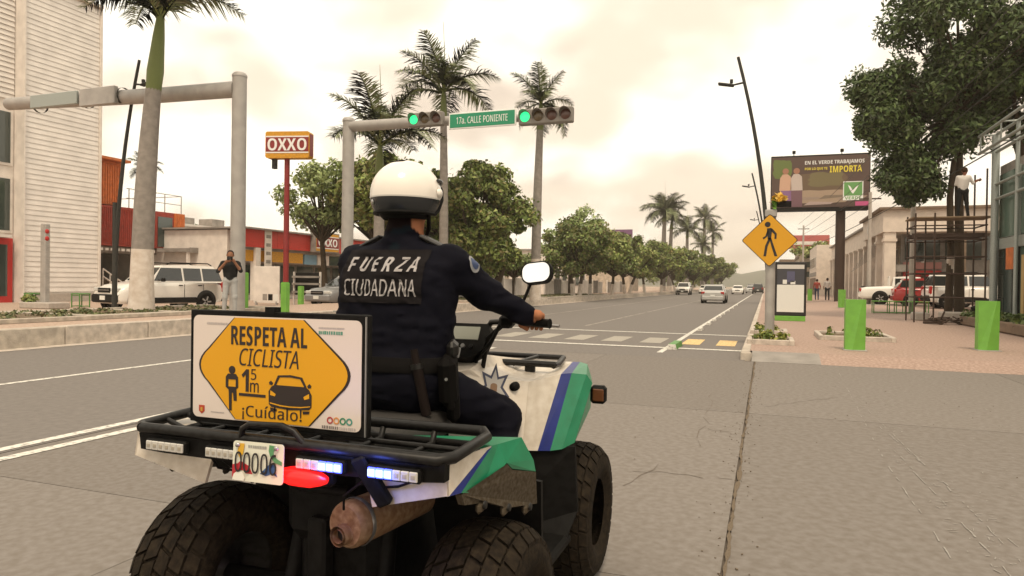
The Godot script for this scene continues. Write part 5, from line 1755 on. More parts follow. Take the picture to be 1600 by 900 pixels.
func car(called: String, label: String, category: String, at: Vector3, turn: float, kind: String, paint: Material, group: String) -> Node3D:
	var t := thing(called, label, category, at, group, turn)
	var sp: Dictionary = {
		"suv": {"L": 4.2, "W": 1.8, "H": 1.76, "hood": 1.05, "belt": 1.12, "deck": 1.12, "c0": -0.95, "c1": -0.35, "c2": 1.75, "c3": 2.05, "r": 0.35, "wz": [-1.35, 1.3], "win": [[-0.45, 0.35], [0.43, 1.15], [1.22, 1.9]], "low": 0.3},
		"sedan": {"L": 4.4, "W": 1.75, "H": 1.45, "hood": 0.92, "belt": 0.95, "deck": 1.0, "c0": -0.95, "c1": -0.2, "c2": 1.1, "c3": 1.65, "r": 0.31, "wz": [-1.35, 1.3], "win": [[-0.5, 0.3], [0.37, 1.15]], "low": 0.22},
		"hatch": {"L": 4.0, "W": 1.72, "H": 1.55, "hood": 0.98, "belt": 1.02, "deck": 1.05, "c0": -0.95, "c1": -0.2, "c2": 1.5, "c3": 1.9, "r": 0.31, "wz": [-1.25, 1.2], "win": [[-0.5, 0.3], [0.37, 1.05], [1.1, 1.6]], "low": 0.24},
		"pickup": {"L": 5.1, "W": 1.8, "H": 1.68, "hood": 1.05, "belt": 1.1, "deck": 1.05, "c0": -1.1, "c1": -0.6, "c2": 0.75, "c3": 0.85, "r": 0.36, "wz": [-1.55, 1.45], "win": [[-0.72, -0.02], [0.05, 0.68]], "low": 0.35}}[kind]
	var L: float = sp.L
	var hw: float = sp.W / 2
	var yb: float = sp.low
	var zf := -L / 2
	var zr := L / 2
	var rings := []
	for e in [[zf, yb + 0.12, sp.hood - 0.32, hw * 0.8], [zf + 0.1, yb + 0.02, sp.hood - 0.2, hw * 0.92], [zf + 0.4, yb, sp.hood - 0.06, hw * 0.98], [sp.c0, yb, sp.belt, hw], [0.0, yb, sp.belt, hw], [sp.c2, yb, sp.belt, hw], [zr - 0.4, yb, sp.deck, hw * 0.98], [zr - 0.1, yb + 0.02, sp.deck - 0.08, hw * 0.95], [zr, yb + 0.15, sp.deck - 0.2, hw * 0.88]]:
		rings.append(car_ring(e[0], e[1], e[2], e[3]))
	var st := S()
	loft(st, rings)
	obj("body", st, paint, t)
	# cabin
	var b := []
	var hb := hw * 0.93
	var ht := hw * 0.74
	for e in [[sp.c0, sp.belt - 0.04, hb], [sp.c1, sp.H - 0.05, ht], [lerpf(sp.c1, sp.c2, 0.45), sp.H, ht], [sp.c2, sp.H - 0.04, ht], [sp.c3, sp.belt - 0.04, hb]]:
		b.append(e)
	st = S()
	st.set_smooth_group(-1)
	for i in 4:
		var p: Array = b[i]
		var q: Array = b[i + 1]
		quad(st, Vector3(-p[2], p[1], p[0]), Vector3(p[2], p[1], p[0]), Vector3(q[2], q[1], q[0]), Vector3(-q[2], q[1], q[0]))
	for s in [-1.0, 1.0]:
		for i in 3:
			tri(st, Vector3(s * hb, sp.belt - 0.04, sp.c0), Vector3(s * b[i + 1][2], b[i + 1][1], b[i + 1][0]), Vector3(s * b[i + 2][2], b[i + 2][1], b[i + 2][0]))
	obj("cabin", st, paint, t)
	# glass
	var pt := func(yy: float, s: float, z: float) -> Vector3:
		var k: float = (yy - sp.belt) / (sp.H - sp.belt)
		return Vector3(s * (lerpf(hb, ht, k) + 0.006), yy, z)
	for e in [[sp.c0, sp.c1, -1.0, "windscreen"], [sp.c3, sp.c2, 1.0, "rear_window"]]:
		st = S()
		var y0: float = sp.belt + 0.03
		var y1: float = sp.H - 0.12
		var k0: float = (y0 - sp.belt + 0.04) / (sp.H - sp.belt - 0.01)
		var k1: float = (y1 - sp.belt + 0.04) / (sp.H - sp.belt - 0.01)
		var z0: float = lerpf(e[0], e[1], k0) + e[2] * 0.012
		var z1: float = lerpf(e[0], e[1], k1) + e[2] * 0.012
		var x0: float = lerpf(hb, ht, k0) - 0.07
		var x1: float = lerpf(hb, ht, k1) - 0.06
		plate(st, [Vector3(-x0, y0, z0), Vector3(x0, y0, z0), Vector3(x1, y1, z1), Vector3(-x1, y1, z1)], Vector3(0, 0, -e[2] * 0.008))
		obj(e[3], st, M.car_glass, t)
	for s in [-1.0, 1.0]:
		for i in sp.win.size():
			var w: Array = sp.win[i]
			var y0: float = sp.belt + 0.03
			var y1: float = sp.H - 0.13
			var a0: float = w[0] - (0.32 if i == 0 else 0.0)
			var a1: float = w[1] + (0.14 if i == sp.win.size() - 1 and kind != "pickup" else 0.0)
			st = S()
			plate(st, [pt.call(y0, s, a0), pt.call(y0, s, a1), pt.call(y1, s, w[1]), pt.call(y1, s, w[0])], Vector3(-s * 0.012, 0, 0))
			obj("side_window", st, M.car_glass, t)
			if i < 2:
				st = S()
				cbox(st, Vector3(s * (hw + 0.012), sp.belt - 0.14, w[1] - 0.12), Vector3(0.03, 0.035, 0.16), 0.008)
				obj("door_handle", st, M.trim_dark, t)
				st = S()
				box(st, Vector3(s * hw * 1.0, (sp.belt + yb) * 0.5, w[1] + 0.035), Vector3(0.012, sp.belt - yb - 0.2, 0.014))
				obj("door_gap", st, M.trim_dark, t)
		st = S()
		cbox(st, Vector3(s * (hw + 0.1), sp.belt + 0.06, sp.c0 + 0.42), Vector3(0.2, 0.14, 0.1), 0.03)
		obj("side_mirror", st, M.trim_dark if kind == "suv" else paint, t)
		# arches and lower cladding
		for wz in sp.wz:
			st = S()
			lathe(st, [Vector2(sp.r * 1.2, -0.01), Vector2(sp.r * 1.2, 0.012), Vector2(0.0, 0.014)], Transform3D(Basis(Vector3.FORWARD, PI / 2 * s), Vector3(s * (hw - 0.006), sp.r + 0.03, wz)), 24)
			obj("wheel_arch", st, M.trim_dark, t)
			wheel_parts(t, s * (hw - 0.07), sp.r, wz, s)
		if kind == "suv" or kind == "pickup":
			st = S()
			cbox(st, Vector3(s * (hw + 0.01), yb + 0.13, (sp.wz[0] + sp.wz[1]) / 2), Vector3(0.05, 0.2, sp.wz[1] - sp.wz[0] - sp.r * 2.4), 0.015)
			obj("sill", st, M.trim_dark, t)
		# lights
		st = S()
		cbox(st, Vector3(s * hw * 0.66, sp.hood - 0.24, zf + 0.09), Vector3(hw * 0.42, 0.15, 0.16), 0.03)
		obj("headlight", st, M.headlight, t)
		st = S()
		cbox(st, Vector3(s * hw * 0.8, sp.deck - 0.2, zr - 0.06), Vector3(hw * 0.3, 0.2 if kind != "suv" else 0.4, 0.12), 0.03)
		obj("tail_light", st, M.red_lens, t)
	st = S()
	cbox(st, Vector3(0, yb + 0.2, zf + 0.02), Vector3(hw * 1.75, 0.3, 0.16), 0.05)
	obj("front_bumper", st, M.trim_dark if kind == "suv" else paint, t)
	st = S()
	cbox(st, Vector3(0, yb + 0.2, zr - 0.02), Vector3(hw * 1.75, 0.3, 0.16), 0.05)
	obj("rear_bumper", st, M.trim_dark if kind == "suv" else paint, t)
	st = S()
	cbox(st, Vector3(0, sp.hood - 0.26, zf - 0.005), Vector3(hw * 0.86, 0.17, 0.06), 0.02)
	var gr := obj("grille", st, M.trim_dark, t)
	if kind != "pickup":
		st = S()
		box(st, Vector3(0, sp.hood - 0.255, zf - 0.04), Vector3(hw * 0.8, 0.02, 0.012))
		obj("grille_bar", st, M.alloy, gr)
	for e in [zf - 0.07, zr + 0.07]:
		st = S()
		box(st, Vector3(0, yb + (0.22 if e < 0 else 0.38), e), Vector3(0.32, 0.15, 0.02))
		obj("number_plate", st, M.plate_white, t)
	if kind == "suv":
		for s in [-1.0, 1.0]:
			st = S()
			tube(st, [Vector3(s * ht * 0.9, sp.H, sp.c1 + 0.2), Vector3(s * ht * 0.9, sp.H + 0.07, sp.c1 + 0.35), Vector3(s * ht * 0.9, sp.H + 0.07, sp.c2 - 0.2), Vector3(s * ht * 0.9, sp.H, sp.c2 - 0.05)], 0.022, 8)
			obj("roof_rail", st, M.trim_dark, t)
	if kind == "pickup":
		st = S()
		box(st, Vector3(0, sp.deck + 0.004, (sp.c3 + zr) / 2 + 0.02), Vector3(hw * 1.6, 0.05, zr - sp.c3 - 0.25))
		obj("load_bed", st, M.trim_dark, t)
		st = S()
		for s in [-1.0, 1.0]:
			tube(st, [Vector3(s * hw * 0.85, sp.deck, sp.c3 + 0.12), Vector3(s * hw * 0.8, sp.H - 0.02, sp.c3 + 0.12)], 0.03, 8)
		tube(st, [Vector3(-hw * 0.8, sp.H - 0.02, sp.c3 + 0.12), Vector3(hw * 0.8, sp.H - 0.02, sp.c3 + 0.12)], 0.03, 8)
		obj("roll_bar", st, M.car_white, t)
	return t

func build_vehicles():
	rng.seed = 500
	car("sport_utility_vehicle", "white sport utility vehicle with dark lower cladding parked behind the nearest palm", "car", Vector3(-21.6, 0.12, -20.1), PI - 0.2, "suv", M.car_white, "cars parked in the left yard")
	car("parked_car", "dark grey parked car facing the camera left of the rider", "car", Vector3(-19.3, 0.12, -29.3), PI - 0.15, "sedan", M.car_grey, "cars parked in the left yard")
	car("parked_car", "pale parked car half hidden behind the dark car", "car", Vector3(-22.2, 0.12, -33.5), PI - 0.5, "hatch", M.car_white, "cars parked in the left yard")
	car("parked_car", "silver parked car seen under the rider's outstretched arm", "car", Vector3(-17.4, 0.12, -41.0), PI - 0.1, "sedan", M.car_silver, "cars parked in the left yard")
	car("moving_car", "silver sedan driving away in the middle of the road", "car", Vector3(-3.75, 0.0, -56.5), 0.0, "sedan", M.car_silver, "cars on the avenue")
	var far := [[-4.2, -118.0, "white far car just right of the silver sedan", "sedan", "car_white", PI], [-6.8, -112.0, "dark far car peeping over the silver sedan's right side", "hatch", "car_black", PI], [-2.6, -140.0, "far pale car in the middle of the queue", "sedan", "car_silver", PI], [-1.2, -126.0, "dark far car closest to the right kerb", "suv", "car_black", 0.0], [-3.0, -165.0, "farthest dark car of the queue", "suv", "car_grey", 0.0], [-9.5, -120.0, "white far car under the roadside trees", "sedan", "car_white", PI], [-10.6, -98.0, "white car parked at the left kerb beyond the silver sedan", "suv", "car_white", PI]]
	for f in far:
		car("moving_car" if f[0] > -9 else "parked_car", f[2], "car", Vector3(f[0], 0.0, f[1]), f[5], f[3], M[f[4]], "cars on the avenue")
	car("pickup_truck", "white pickup truck parked before the cream arcade", "pickup truck", Vector3(7.9, 0.385, -46.6), -PI / 2 - 0.1, "pickup", M.car_white, "cars parked on the right")
	car("parked_car", "red car between the white pickup and the white hatchback", "car", Vector3(8.75, 0.385, -44.0), -PI / 2 - 0.05, "hatch", M.car_red, "cars parked on the right")
	car("parked_car", "white hatchback nearest the scaffold on the right", "car", Vector3(9.85, 0.375, -41.0), -PI / 2 + 0.05, "suv", M.car_white, "cars parked on the right")

# ---------------------------------------------------------------- people
# bones: [from, to, radius from, radius to, colour index, flatten z]
func bone_d(p: Vector3, b: Array) -> float:
	var a: Vector3 = b[0]
	var ab: Vector3 = b[1] - a
	var ap := p - a
	var l2 := ab.length_squared()
	var t := clampf(ap.dot(ab) / l2, 0.0, 1.0) if l2 > 1e-9 else 0.0
	return (ap - ab * t).length() - lerpf(b[2], b[3], t)

func body_field(p: Vector3, bones: Array, k: float) -> float:
	var d := 10.0
	for b in bones:
		var e := bone_d(p, b)
		var h := clampf(0.5 + 0.5 * (e - d) / k, 0.0, 1.0)
		d = lerpf(e, d, h) - k * h * (1.0 - h)
	return d

var fold_noise: FastNoiseLite

func fold_at(p: Vector3) -> float:
	if fold_noise == null:
		fold_noise = FastNoiseLite.new()
		fold_noise.seed = 5
		fold_noise.frequency = 6.0
		fold_noise.fractal_octaves = 3
		fold_noise.noise_type = FastNoiseLite.TYPE_SIMPLEX
	return 1.0 - 2.2 * absf(fold_noise.get_noise_3d(p.x * 0.6 + p.y * 0.35, p.y * 1.7, p.z * 0.6))

# surface nets over the joined bones; wrinkle(p) adds cloth folds
func body_mesh(bones: Array, cell: float, k: float, cols: Array, folds := 0.0) -> ArrayMesh:
	var lo := Vector3.ONE * 1e9
	var hi := -lo
	for b in bones:
		for e in 2:
			var r: float = maxf(b[2], b[3]) + k + cell * 2
			lo = lo.min(b[e] - Vector3.ONE * r)
			hi = hi.max(b[e] + Vector3.ONE * r)
	var nx := int((hi.x - lo.x) / cell) + 2
	var ny := int((hi.y - lo.y) / cell) + 2
	var nz := int((hi.z - lo.z) / cell) + 2
	var f := PackedFloat32Array()
	f.resize(nx * ny * nz)
	f.fill(1.0)
	var who := PackedByteArray()
	who.resize(nx * ny * nz)
	var best := PackedFloat32Array()
	best.resize(nx * ny * nz)
	best.fill(9.0)
	for b in bones:
		var a: Vector3 = b[0]
		var ab: Vector3 = b[1] - a
		var l2 := maxf(ab.length_squared(), 1e-9)
		var r0: float = b[2]
		var r1: float = b[3]
		var rr := maxf(r0, r1) + k + cell * 1.5
		var m0: Vector3 = ((b[0] as Vector3).min(b[1]) - Vector3.ONE * rr - lo) / cell
		var m1: Vector3 = ((b[0] as Vector3).max(b[1]) + Vector3.ONE * rr - lo) / cell
		for z in range(maxi(0, int(m0.z)), mini(nz - 1, int(m1.z) + 1)):
			for y in range(maxi(0, int(m0.y)), mini(ny - 1, int(m1.y) + 1)):
				var row := (z * ny + y) * nx
				for x in range(maxi(0, int(m0.x)), mini(nx - 1, int(m1.x) + 1)):
					var ap := lo + Vector3(x, y, z) * cell - a
					var t := clampf(ap.dot(ab) / l2, 0.0, 1.0)
					var e := (ap - ab * t).length() - lerpf(r0, r1, t)
					var i := row + x
					if e < best[i]:
						best[i] = e
						who[i] = b[4]
					var d := f[i]
					var h := clampf(0.5 + 0.5 * (e - d) / k, 0.0, 1.0)
					f[i] = lerpf(e, d, h) - k * h * (1.0 - h)
	if folds > 0.0:
		for z in nz:
			for y in ny:
				for x in nx:
					var i := (z * ny + y) * nx + x
					if absf(f[i]) < cell * 2.5 and who[i] < 3:
						var p := lo + Vector3(x, y, z) * cell
						f[i] += folds * fold_at(p)
	var v := PackedVector3Array()
	var cc := PackedColorArray()
	var ix := PackedInt32Array()
	var id := PackedInt32Array()
	id.resize(nx * ny * nz)
	id.fill(-1)
	var offs := [0, 1, nx, nx + 1, nx * ny, nx * ny + 1, nx * ny + nx, nx * ny + nx + 1]
	var co := [Vector3(0, 0, 0), Vector3(1, 0, 0), Vector3(0, 1, 0), Vector3(1, 1, 0), Vector3(0, 0, 1), Vector3(1, 0, 1), Vector3(0, 1, 1), Vector3(1, 1, 1)]
	var edges := [[0, 1], [2, 3], [4, 5], [6, 7], [0, 2], [1, 3], [4, 6], [5, 7], [0, 4], [1, 5], [2, 6], [3, 7]]
	for z in nz - 1:
		for y in ny - 1:
			for x in nx - 1:
				var i := (z * ny + y) * nx + x
				if f[i] > cell * 2.5 or f[i] < -cell * 2.5:
					continue
				var mask := 0
				for q in 8:
					if f[i + offs[q]] < 0.0:
						mask |= 1 << q
				if mask == 0 or mask == 255:
					continue
				var s := Vector3.ZERO
				var c := 0
				for e in edges:
					var fa := f[i + offs[e[0]]]
					var fb := f[i + offs[e[1]]]
					if (fa < 0.0) != (fb < 0.0):
						s += co[e[0]].lerp(co[e[1]], fa / (fa - fb))
						c += 1
				id[i] = v.size()
				v.append(lo + (Vector3(x, y, z) + s / c) * cell)
				cc.append(cols[who[i]])
	for z in range(1, nz - 1):
		for y in range(1, ny - 1):
			for x in range(1, nx - 1):
				var i := (z * ny + y) * nx + x
				if id[i] < 0:
					continue
				var a := f[i] < 0.0
				for e in [[1, nx, nx * ny], [nx, nx * ny, 1], [nx * ny, 1, nx]]:
					var bb := f[i + e[0]] < 0.0
					if a == bb:
						continue
					var q0 := id[i]
					var q1 := id[i - e[1]]
					var q2 := id[i - e[1] - e[2]]
					var q3 := id[i - e[2]]
					if q0 < 0 or q1 < 0 or q2 < 0 or q3 < 0:
						continue
					if a:
						ix.append_array(PackedInt32Array([q0, q2, q1, q0, q3, q2]))
					else:
						ix.append_array(PackedInt32Array([q0, q1, q2, q0, q2, q3]))
	var st := SurfaceTool.new()
	var arr := []
	arr.resize(Mesh.ARRAY_MAX)
	arr[Mesh.ARRAY_VERTEX] = v
	arr[Mesh.ARRAY_COLOR] = cc
	arr[Mesh.ARRAY_INDEX] = ix
	var am := ArrayMesh.new()
	am.add_surface_from_arrays(Mesh.PRIMITIVE_TRIANGLES, arr)
	st.create_from(am, 0)
	st.generate_normals()
	return st.commit()

func skin_cloth() -> StandardMaterial3D:
	var m := mt("figure", 1, 1, 1, 0.85)
	m.vertex_color_use_as_albedo = true
	m.metallic_specular = 0.2
	return m

func head_bones(c: Vector3, fwd: Vector3, skin: int, hair: int) -> Array:
	var up := Vector3.UP
	var rt := fwd.cross(up).normalized()
	return [[c + up * 0.048 - fwd * 0.008, c + up * 0.05 - fwd * 0.025, 0.09, 0.09, hair], [c - up * 0.03 + fwd * 0.025, c + up * 0.03 + fwd * 0.03, 0.07, 0.072, skin], [c - up * 0.085 + fwd * 0.045, c - up * 0.05 + fwd * 0.04, 0.042, 0.05, skin],
		[c - up * 0.015 + fwd * 0.1, c + up * 0.01 + fwd * 0.096, 0.016, 0.01, skin], [c + rt * 0.085, c + rt * 0.087 - up * 0.02, 0.018, 0.014, skin], [c - rt * 0.085, c - rt * 0.087 - up * 0.02, 0.018, 0.014, skin]]

func finger_bones(palm: Vector3, dir: Vector3, side: Vector3, curl: Vector3, skin: int, s := 1.0) -> Array:
	var out := []
	for i in 4:
		var b := palm + side * (-0.032 + 0.021 * i) * s + dir * 0.045 * s
		var l: float = [0.062, 0.072, 0.067, 0.052][i] * s
		var m := b + dir * l * 0.55 + curl * l * 0.25
		out.append([b, m, 0.0098 * s, 0.009 * s, skin])
		out.append([m, m + curl * l * 0.55 + dir * l * 0.1, 0.009 * s, 0.0078 * s, skin])
	var tb := palm - side * 0.04 * s
	out.append([tb, tb - side * 0.025 * s + dir * 0.03 * s + curl * 0.02 * s, 0.0125 * s, 0.0105 * s, skin])
	out.append([tb - side * 0.025 * s + dir * 0.03 * s + curl * 0.02 * s, tb - side * 0.012 * s + dir * 0.055 * s + curl * 0.035 * s, 0.0105 * s, 0.009 * s, skin])
	return out

func build_people():
	skin_cloth()
	# colour slots: 0 shirt 1 trousers 2 spare cloth 3 skin 4 hair 5 shoes
	var f := Vector3(0.62, 0, 0.78)   # towards the camera
	f = f.normalized()
	var r := f.cross(Vector3.UP).normalized()
	var at := func(x: float, y: float, z: float) -> Vector3:
		return r * x + Vector3.UP * y + f * z
	var V := func(a) -> Vector3:
		return at.call(a[0], a[1], a[2])
	var mk := func(list: Array) -> Array:
		var out := []
		for b in list:
			out.append([V.call(b[0]), V.call(b[1]), b[2], b[3], b[4]])
		return out
	# the photographer
	var bones: Array = mk.call([
		[[-0.07, 0.95, 0], [0.07, 0.95, 0], 0.12, 0.12, 1], [[0, 1.02, 0], [0, 1.3, 0.01], 0.14, 0.15, 0], [[-0.07, 1.1, 0.0], [-0.1, 1.36, 0.0], 0.11, 0.115, 0], [[0.07, 1.1, 0.0], [0.1, 1.36, 0.0], 0.11, 0.115, 0],
		[[-0.17, 1.43, 0], [0.17, 1.43, 0], 0.07, 0.07, 0], [[0, 1.45, 0], [0, 1.56, 0.02], 0.055, 0.055, 3],
		[[-0.2, 1.42, 0], [-0.27, 1.22, 0.1], 0.066, 0.058, 0], [[-0.27, 1.22, 0.1], [-0.09, 1.5, 0.22], 0.042, 0.032, 3],
		[[0.2, 1.42, 0], [0.3, 1.2, 0.1], 0.066, 0.058, 0], [[0.3, 1.2, 0.1], [0.08, 1.47, 0.24], 0.042, 0.032, 3],
		[[-0.09, 0.93, 0], [-0.12, 0.5, 0.03], 0.1, 0.072, 1], [[-0.12, 0.5, 0.03], [-0.13, 0.1, 0], 0.07, 0.055, 1], [[0.09, 0.93, 0], [0.13, 0.5, 0.02], 0.1, 0.072, 1], [[0.13, 0.5, 0.02], [0.15, 0.1, -0.02], 0.07, 0.055, 1],
		[[-0.13, 0.045, 0.0], [-0.15, 0.04, 0.16], 0.045, 0.04, 5], [[0.15, 0.045, -0.02], [0.18, 0.04, 0.14], 0.045, 0.04, 5],
		[[-0.09, 1.5, 0.22], [-0.05, 1.54, 0.23], 0.036, 0.032, 3], [[0.08, 1.47, 0.24], [0.04, 1.5, 0.25], 0.036, 0.032, 3]])
	bones += head_bones(at.call(0, 1.645, 0.04), f, 3, 4)
	bones += finger_bones(at.call(-0.06, 1.53, 0.24), r * 0.7 + Vector3.UP * 0.7, Vector3.UP * 0.7 - r * 0.7, f, 3, 0.85)
	bones += finger_bones(at.call(0.05, 1.49, 0.26), -r * 0.8 + Vector3.UP * 0.6, Vector3.UP * 0.8 + r * 0.6, f, 3, 0.85)
	var cols := [Color(0.02, 0.02, 0.022), Color(0.38, 0.38, 0.37), Color(0.02, 0.02, 0.02), Color(0.27, 0.13, 0.08), Color(0.02, 0.015, 0.012), Color(0.05, 0.04, 0.035)]
	var t := thing("person", "man in black shirt and pale jeans taking a photograph on the left verge", "person", Vector3(-13.75, 0.375, -15.1))
	obj("body", body_mesh(bones, 0.016, 0.035, cols, 0.005), M.figure, t)
	var cm := thing("camera_device", "black photo camera held up by the man in pale jeans", "camera", Vector3(-13.75, 0.375, -15.1))
	var st := S()
	var bs := Basis(r, Vector3.UP, f)
	cbox(st, at.call(0, 1.555, 0.27), Vector3(0.14, 0.1, 0.07), 0.012, bs)
	obj("camera_body", st, M.trim_dark, cm)
	st = S()
	tube(st, [at.call(0.0, 1.55, 0.3), at.call(0.0, 1.55, 0.4)], [0.035, 0.038], 14)
	obj("lens", st, M.sign_black, cm)
	# worker on the scaffold, seen from behind and the side, reaching forward
	bones = [
		[Vector3(-0.08, 0.93, 0), Vector3(0.08, 0.93, 0), 0.115, 0.115, 1], [Vector3(0, 1.0, 0), Vector3(0.03, 1.3, 0), 0.13, 0.14, 0], [Vector3(-0.06, 1.1, 0), Vector3(-0.08, 1.36, 0), 0.1, 0.11, 0], [Vector3(0.08, 1.1, 0), Vector3(0.12, 1.36, 0), 0.1, 0.11, 0],
		[Vector3(-0.14, 1.42, 0), Vector3(0.18, 1.42, 0), 0.068, 0.068, 0], [Vector3(0.03, 1.45, 0), Vector3(0.05, 1.55, 0), 0.052, 0.052, 3],
		[Vector3(0.2, 1.41, 0), Vector3(0.32, 1.2, -0.02), 0.062, 0.052, 0], [Vector3(0.32, 1.2, -0.02), Vector3(0.46, 1.3, -0.1), 0.04, 0.032, 3], [Vector3(-0.16, 1.41, 0), Vector3(-0.2, 1.18, -0.06), 0.062, 0.052, 0], [Vector3(-0.2, 1.18, -0.06), Vector3(0.02, 1.1, -0.22), 0.04, 0.032, 3],
		[Vector3(0.46, 1.3, -0.1), Vector3(0.52, 1.33, -0.12), 0.035, 0.03, 3],
		[Vector3(-0.09, 0.92, 0), Vector3(-0.12, 0.5, 0.03), 0.098, 0.07, 1], [Vector3(-0.12, 0.5, 0.03), Vector3(-0.14, 0.09, 0.05), 0.068, 0.05, 1], [Vector3(0.09, 0.92, 0), Vector3(0.14, 0.5, -0.06), 0.098, 0.07, 1], [Vector3(0.14, 0.5, -0.06), Vector3(0.17, 0.09, 0.02), 0.068, 0.05, 1],
		[Vector3(-0.14, 0.045, 0.05), Vector3(-0.1, 0.04, -0.1), 0.045, 0.04, 5], [Vector3(0.17, 0.045, 0.02), Vector3(0.22, 0.04, -0.12), 0.045, 0.04, 5]]
	bones += head_bones(Vector3(0.06, 1.64, -0.02), Vector3(0.5, 0, -0.86), 3, 4)
	bones += finger_bones(Vector3(0.52, 1.33, -0.12), Vector3(0.8, 0.4, -0.4).normalized(), Vector3(0, 0.7, 0.7), Vector3(0.2, -0.8, 0), 3, 0.85)
	cols = [Color(0.66, 0.62, 0.58), Color(0.025, 0.024, 0.026), Color(0.02, 0.02, 0.02), Color(0.2, 0.09, 0.055), Color(0.05, 0.025, 0.015), Color(0.03, 0.025, 0.02)]
	t = thing("person", "worker in white shirt and dark trousers standing on the scaffold", "person", Vector3(6.55, 3.94, -28.7))
	obj("body", body_mesh(bones, 0.018, 0.035, cols, 0.004), M.figure, t)
	# two far walkers
	bones = [
		[Vector3(-0.08, 0.93, 0), Vector3(0.08, 0.93, 0), 0.115, 0.115, 1], [Vector3(0, 1.0, 0), Vector3(0, 1.34, 0), 0.14, 0.15, 0], [Vector3(-0.17, 1.42, 0), Vector3(0.17, 1.42, 0), 0.068, 0.068, 0], [Vector3(0, 1.45, 0), Vector3(0, 1.55, 0), 0.052, 0.052, 3],
		[Vector3(0.19, 1.41, 0), Vector3(0.26, 1.12, 0.04), 0.06, 0.045, 0], [Vector3(0.26, 1.12, 0.04), Vector3(0.25, 0.86, -0.08), 0.04, 0.03, 3], [Vector3(-0.19, 1.41, 0), Vector3(-0.26, 1.12, -0.02), 0.06, 0.045, 0], [Vector3(-0.26, 1.12, -0.02), Vector3(-0.25, 0.86, -0.12), 0.04, 0.03, 3],
		[Vector3(-0.09, 0.92, 0), Vector3(-0.1, 0.5, -0.12), 0.095, 0.07, 1], [Vector3(-0.1, 0.5, -0.12), Vector3(-0.1, 0.1, -0.05), 0.068, 0.05, 1], [Vector3(0.09, 0.92, 0), Vector3(0.1, 0.5, 0.06), 0.095, 0.07, 1], [Vector3(0.1, 0.5, 0.06), Vector3(0.1, 0.1, 0.2), 0.068, 0.05, 1],
		[Vector3(-0.1, 0.045, -0.05), Vector3(-0.1, 0.04, -0.2), 0.045, 0.04, 5], [Vector3(0.1, 0.055, 0.22), Vector3(0.1, 0.045, 0.07), 0.045, 0.04, 5]]
	bones += head_bones(Vector3(0, 1.64, 0), Vector3(0, 0, -1), 3, 4)
	cols = [Color(0.55, 0.5, 0.47), Color(0.03, 0.03, 0.035), Color(0.02, 0.02, 0.02), Color(0.25, 0.12, 0.08), Color(0.02, 0.015, 0.012), Color(0.04, 0.03, 0.03)]
	t = thing("person", "far walker in pale shirt and dark trousers on the right pavement", "person", Vector3(4.6, gy(4.6, -60.0), -60.0))
	obj("body", body_mesh(bones, 0.024, 0.035, cols), M.figure, t)
	cols = [Color(0.3, 0.06, 0.05), Color(0.05, 0.06, 0.1), Color(0.02, 0.02, 0.02), Color(0.25, 0.12, 0.08), Color(0.02, 0.015, 0.012), Color(0.04, 0.03, 0.03)]
	t = thing("person", "far walker in red top left of the pale-shirted one", "person", Vector3(4.1, gy(4.1, -64.0), -64.0))
	obj("body", body_mesh(bones, 0.024, 0.035, cols), M.figure, t)

# ---------------------------------------------------------------- the quad bike
const QO := Vector3(-1.33, 0.0, -2.0)

func tyre_r(x: float, w: float, rc: float) -> float:
	return rc - 0.05 * pow(absf(2.0 * x / w), 3.2)

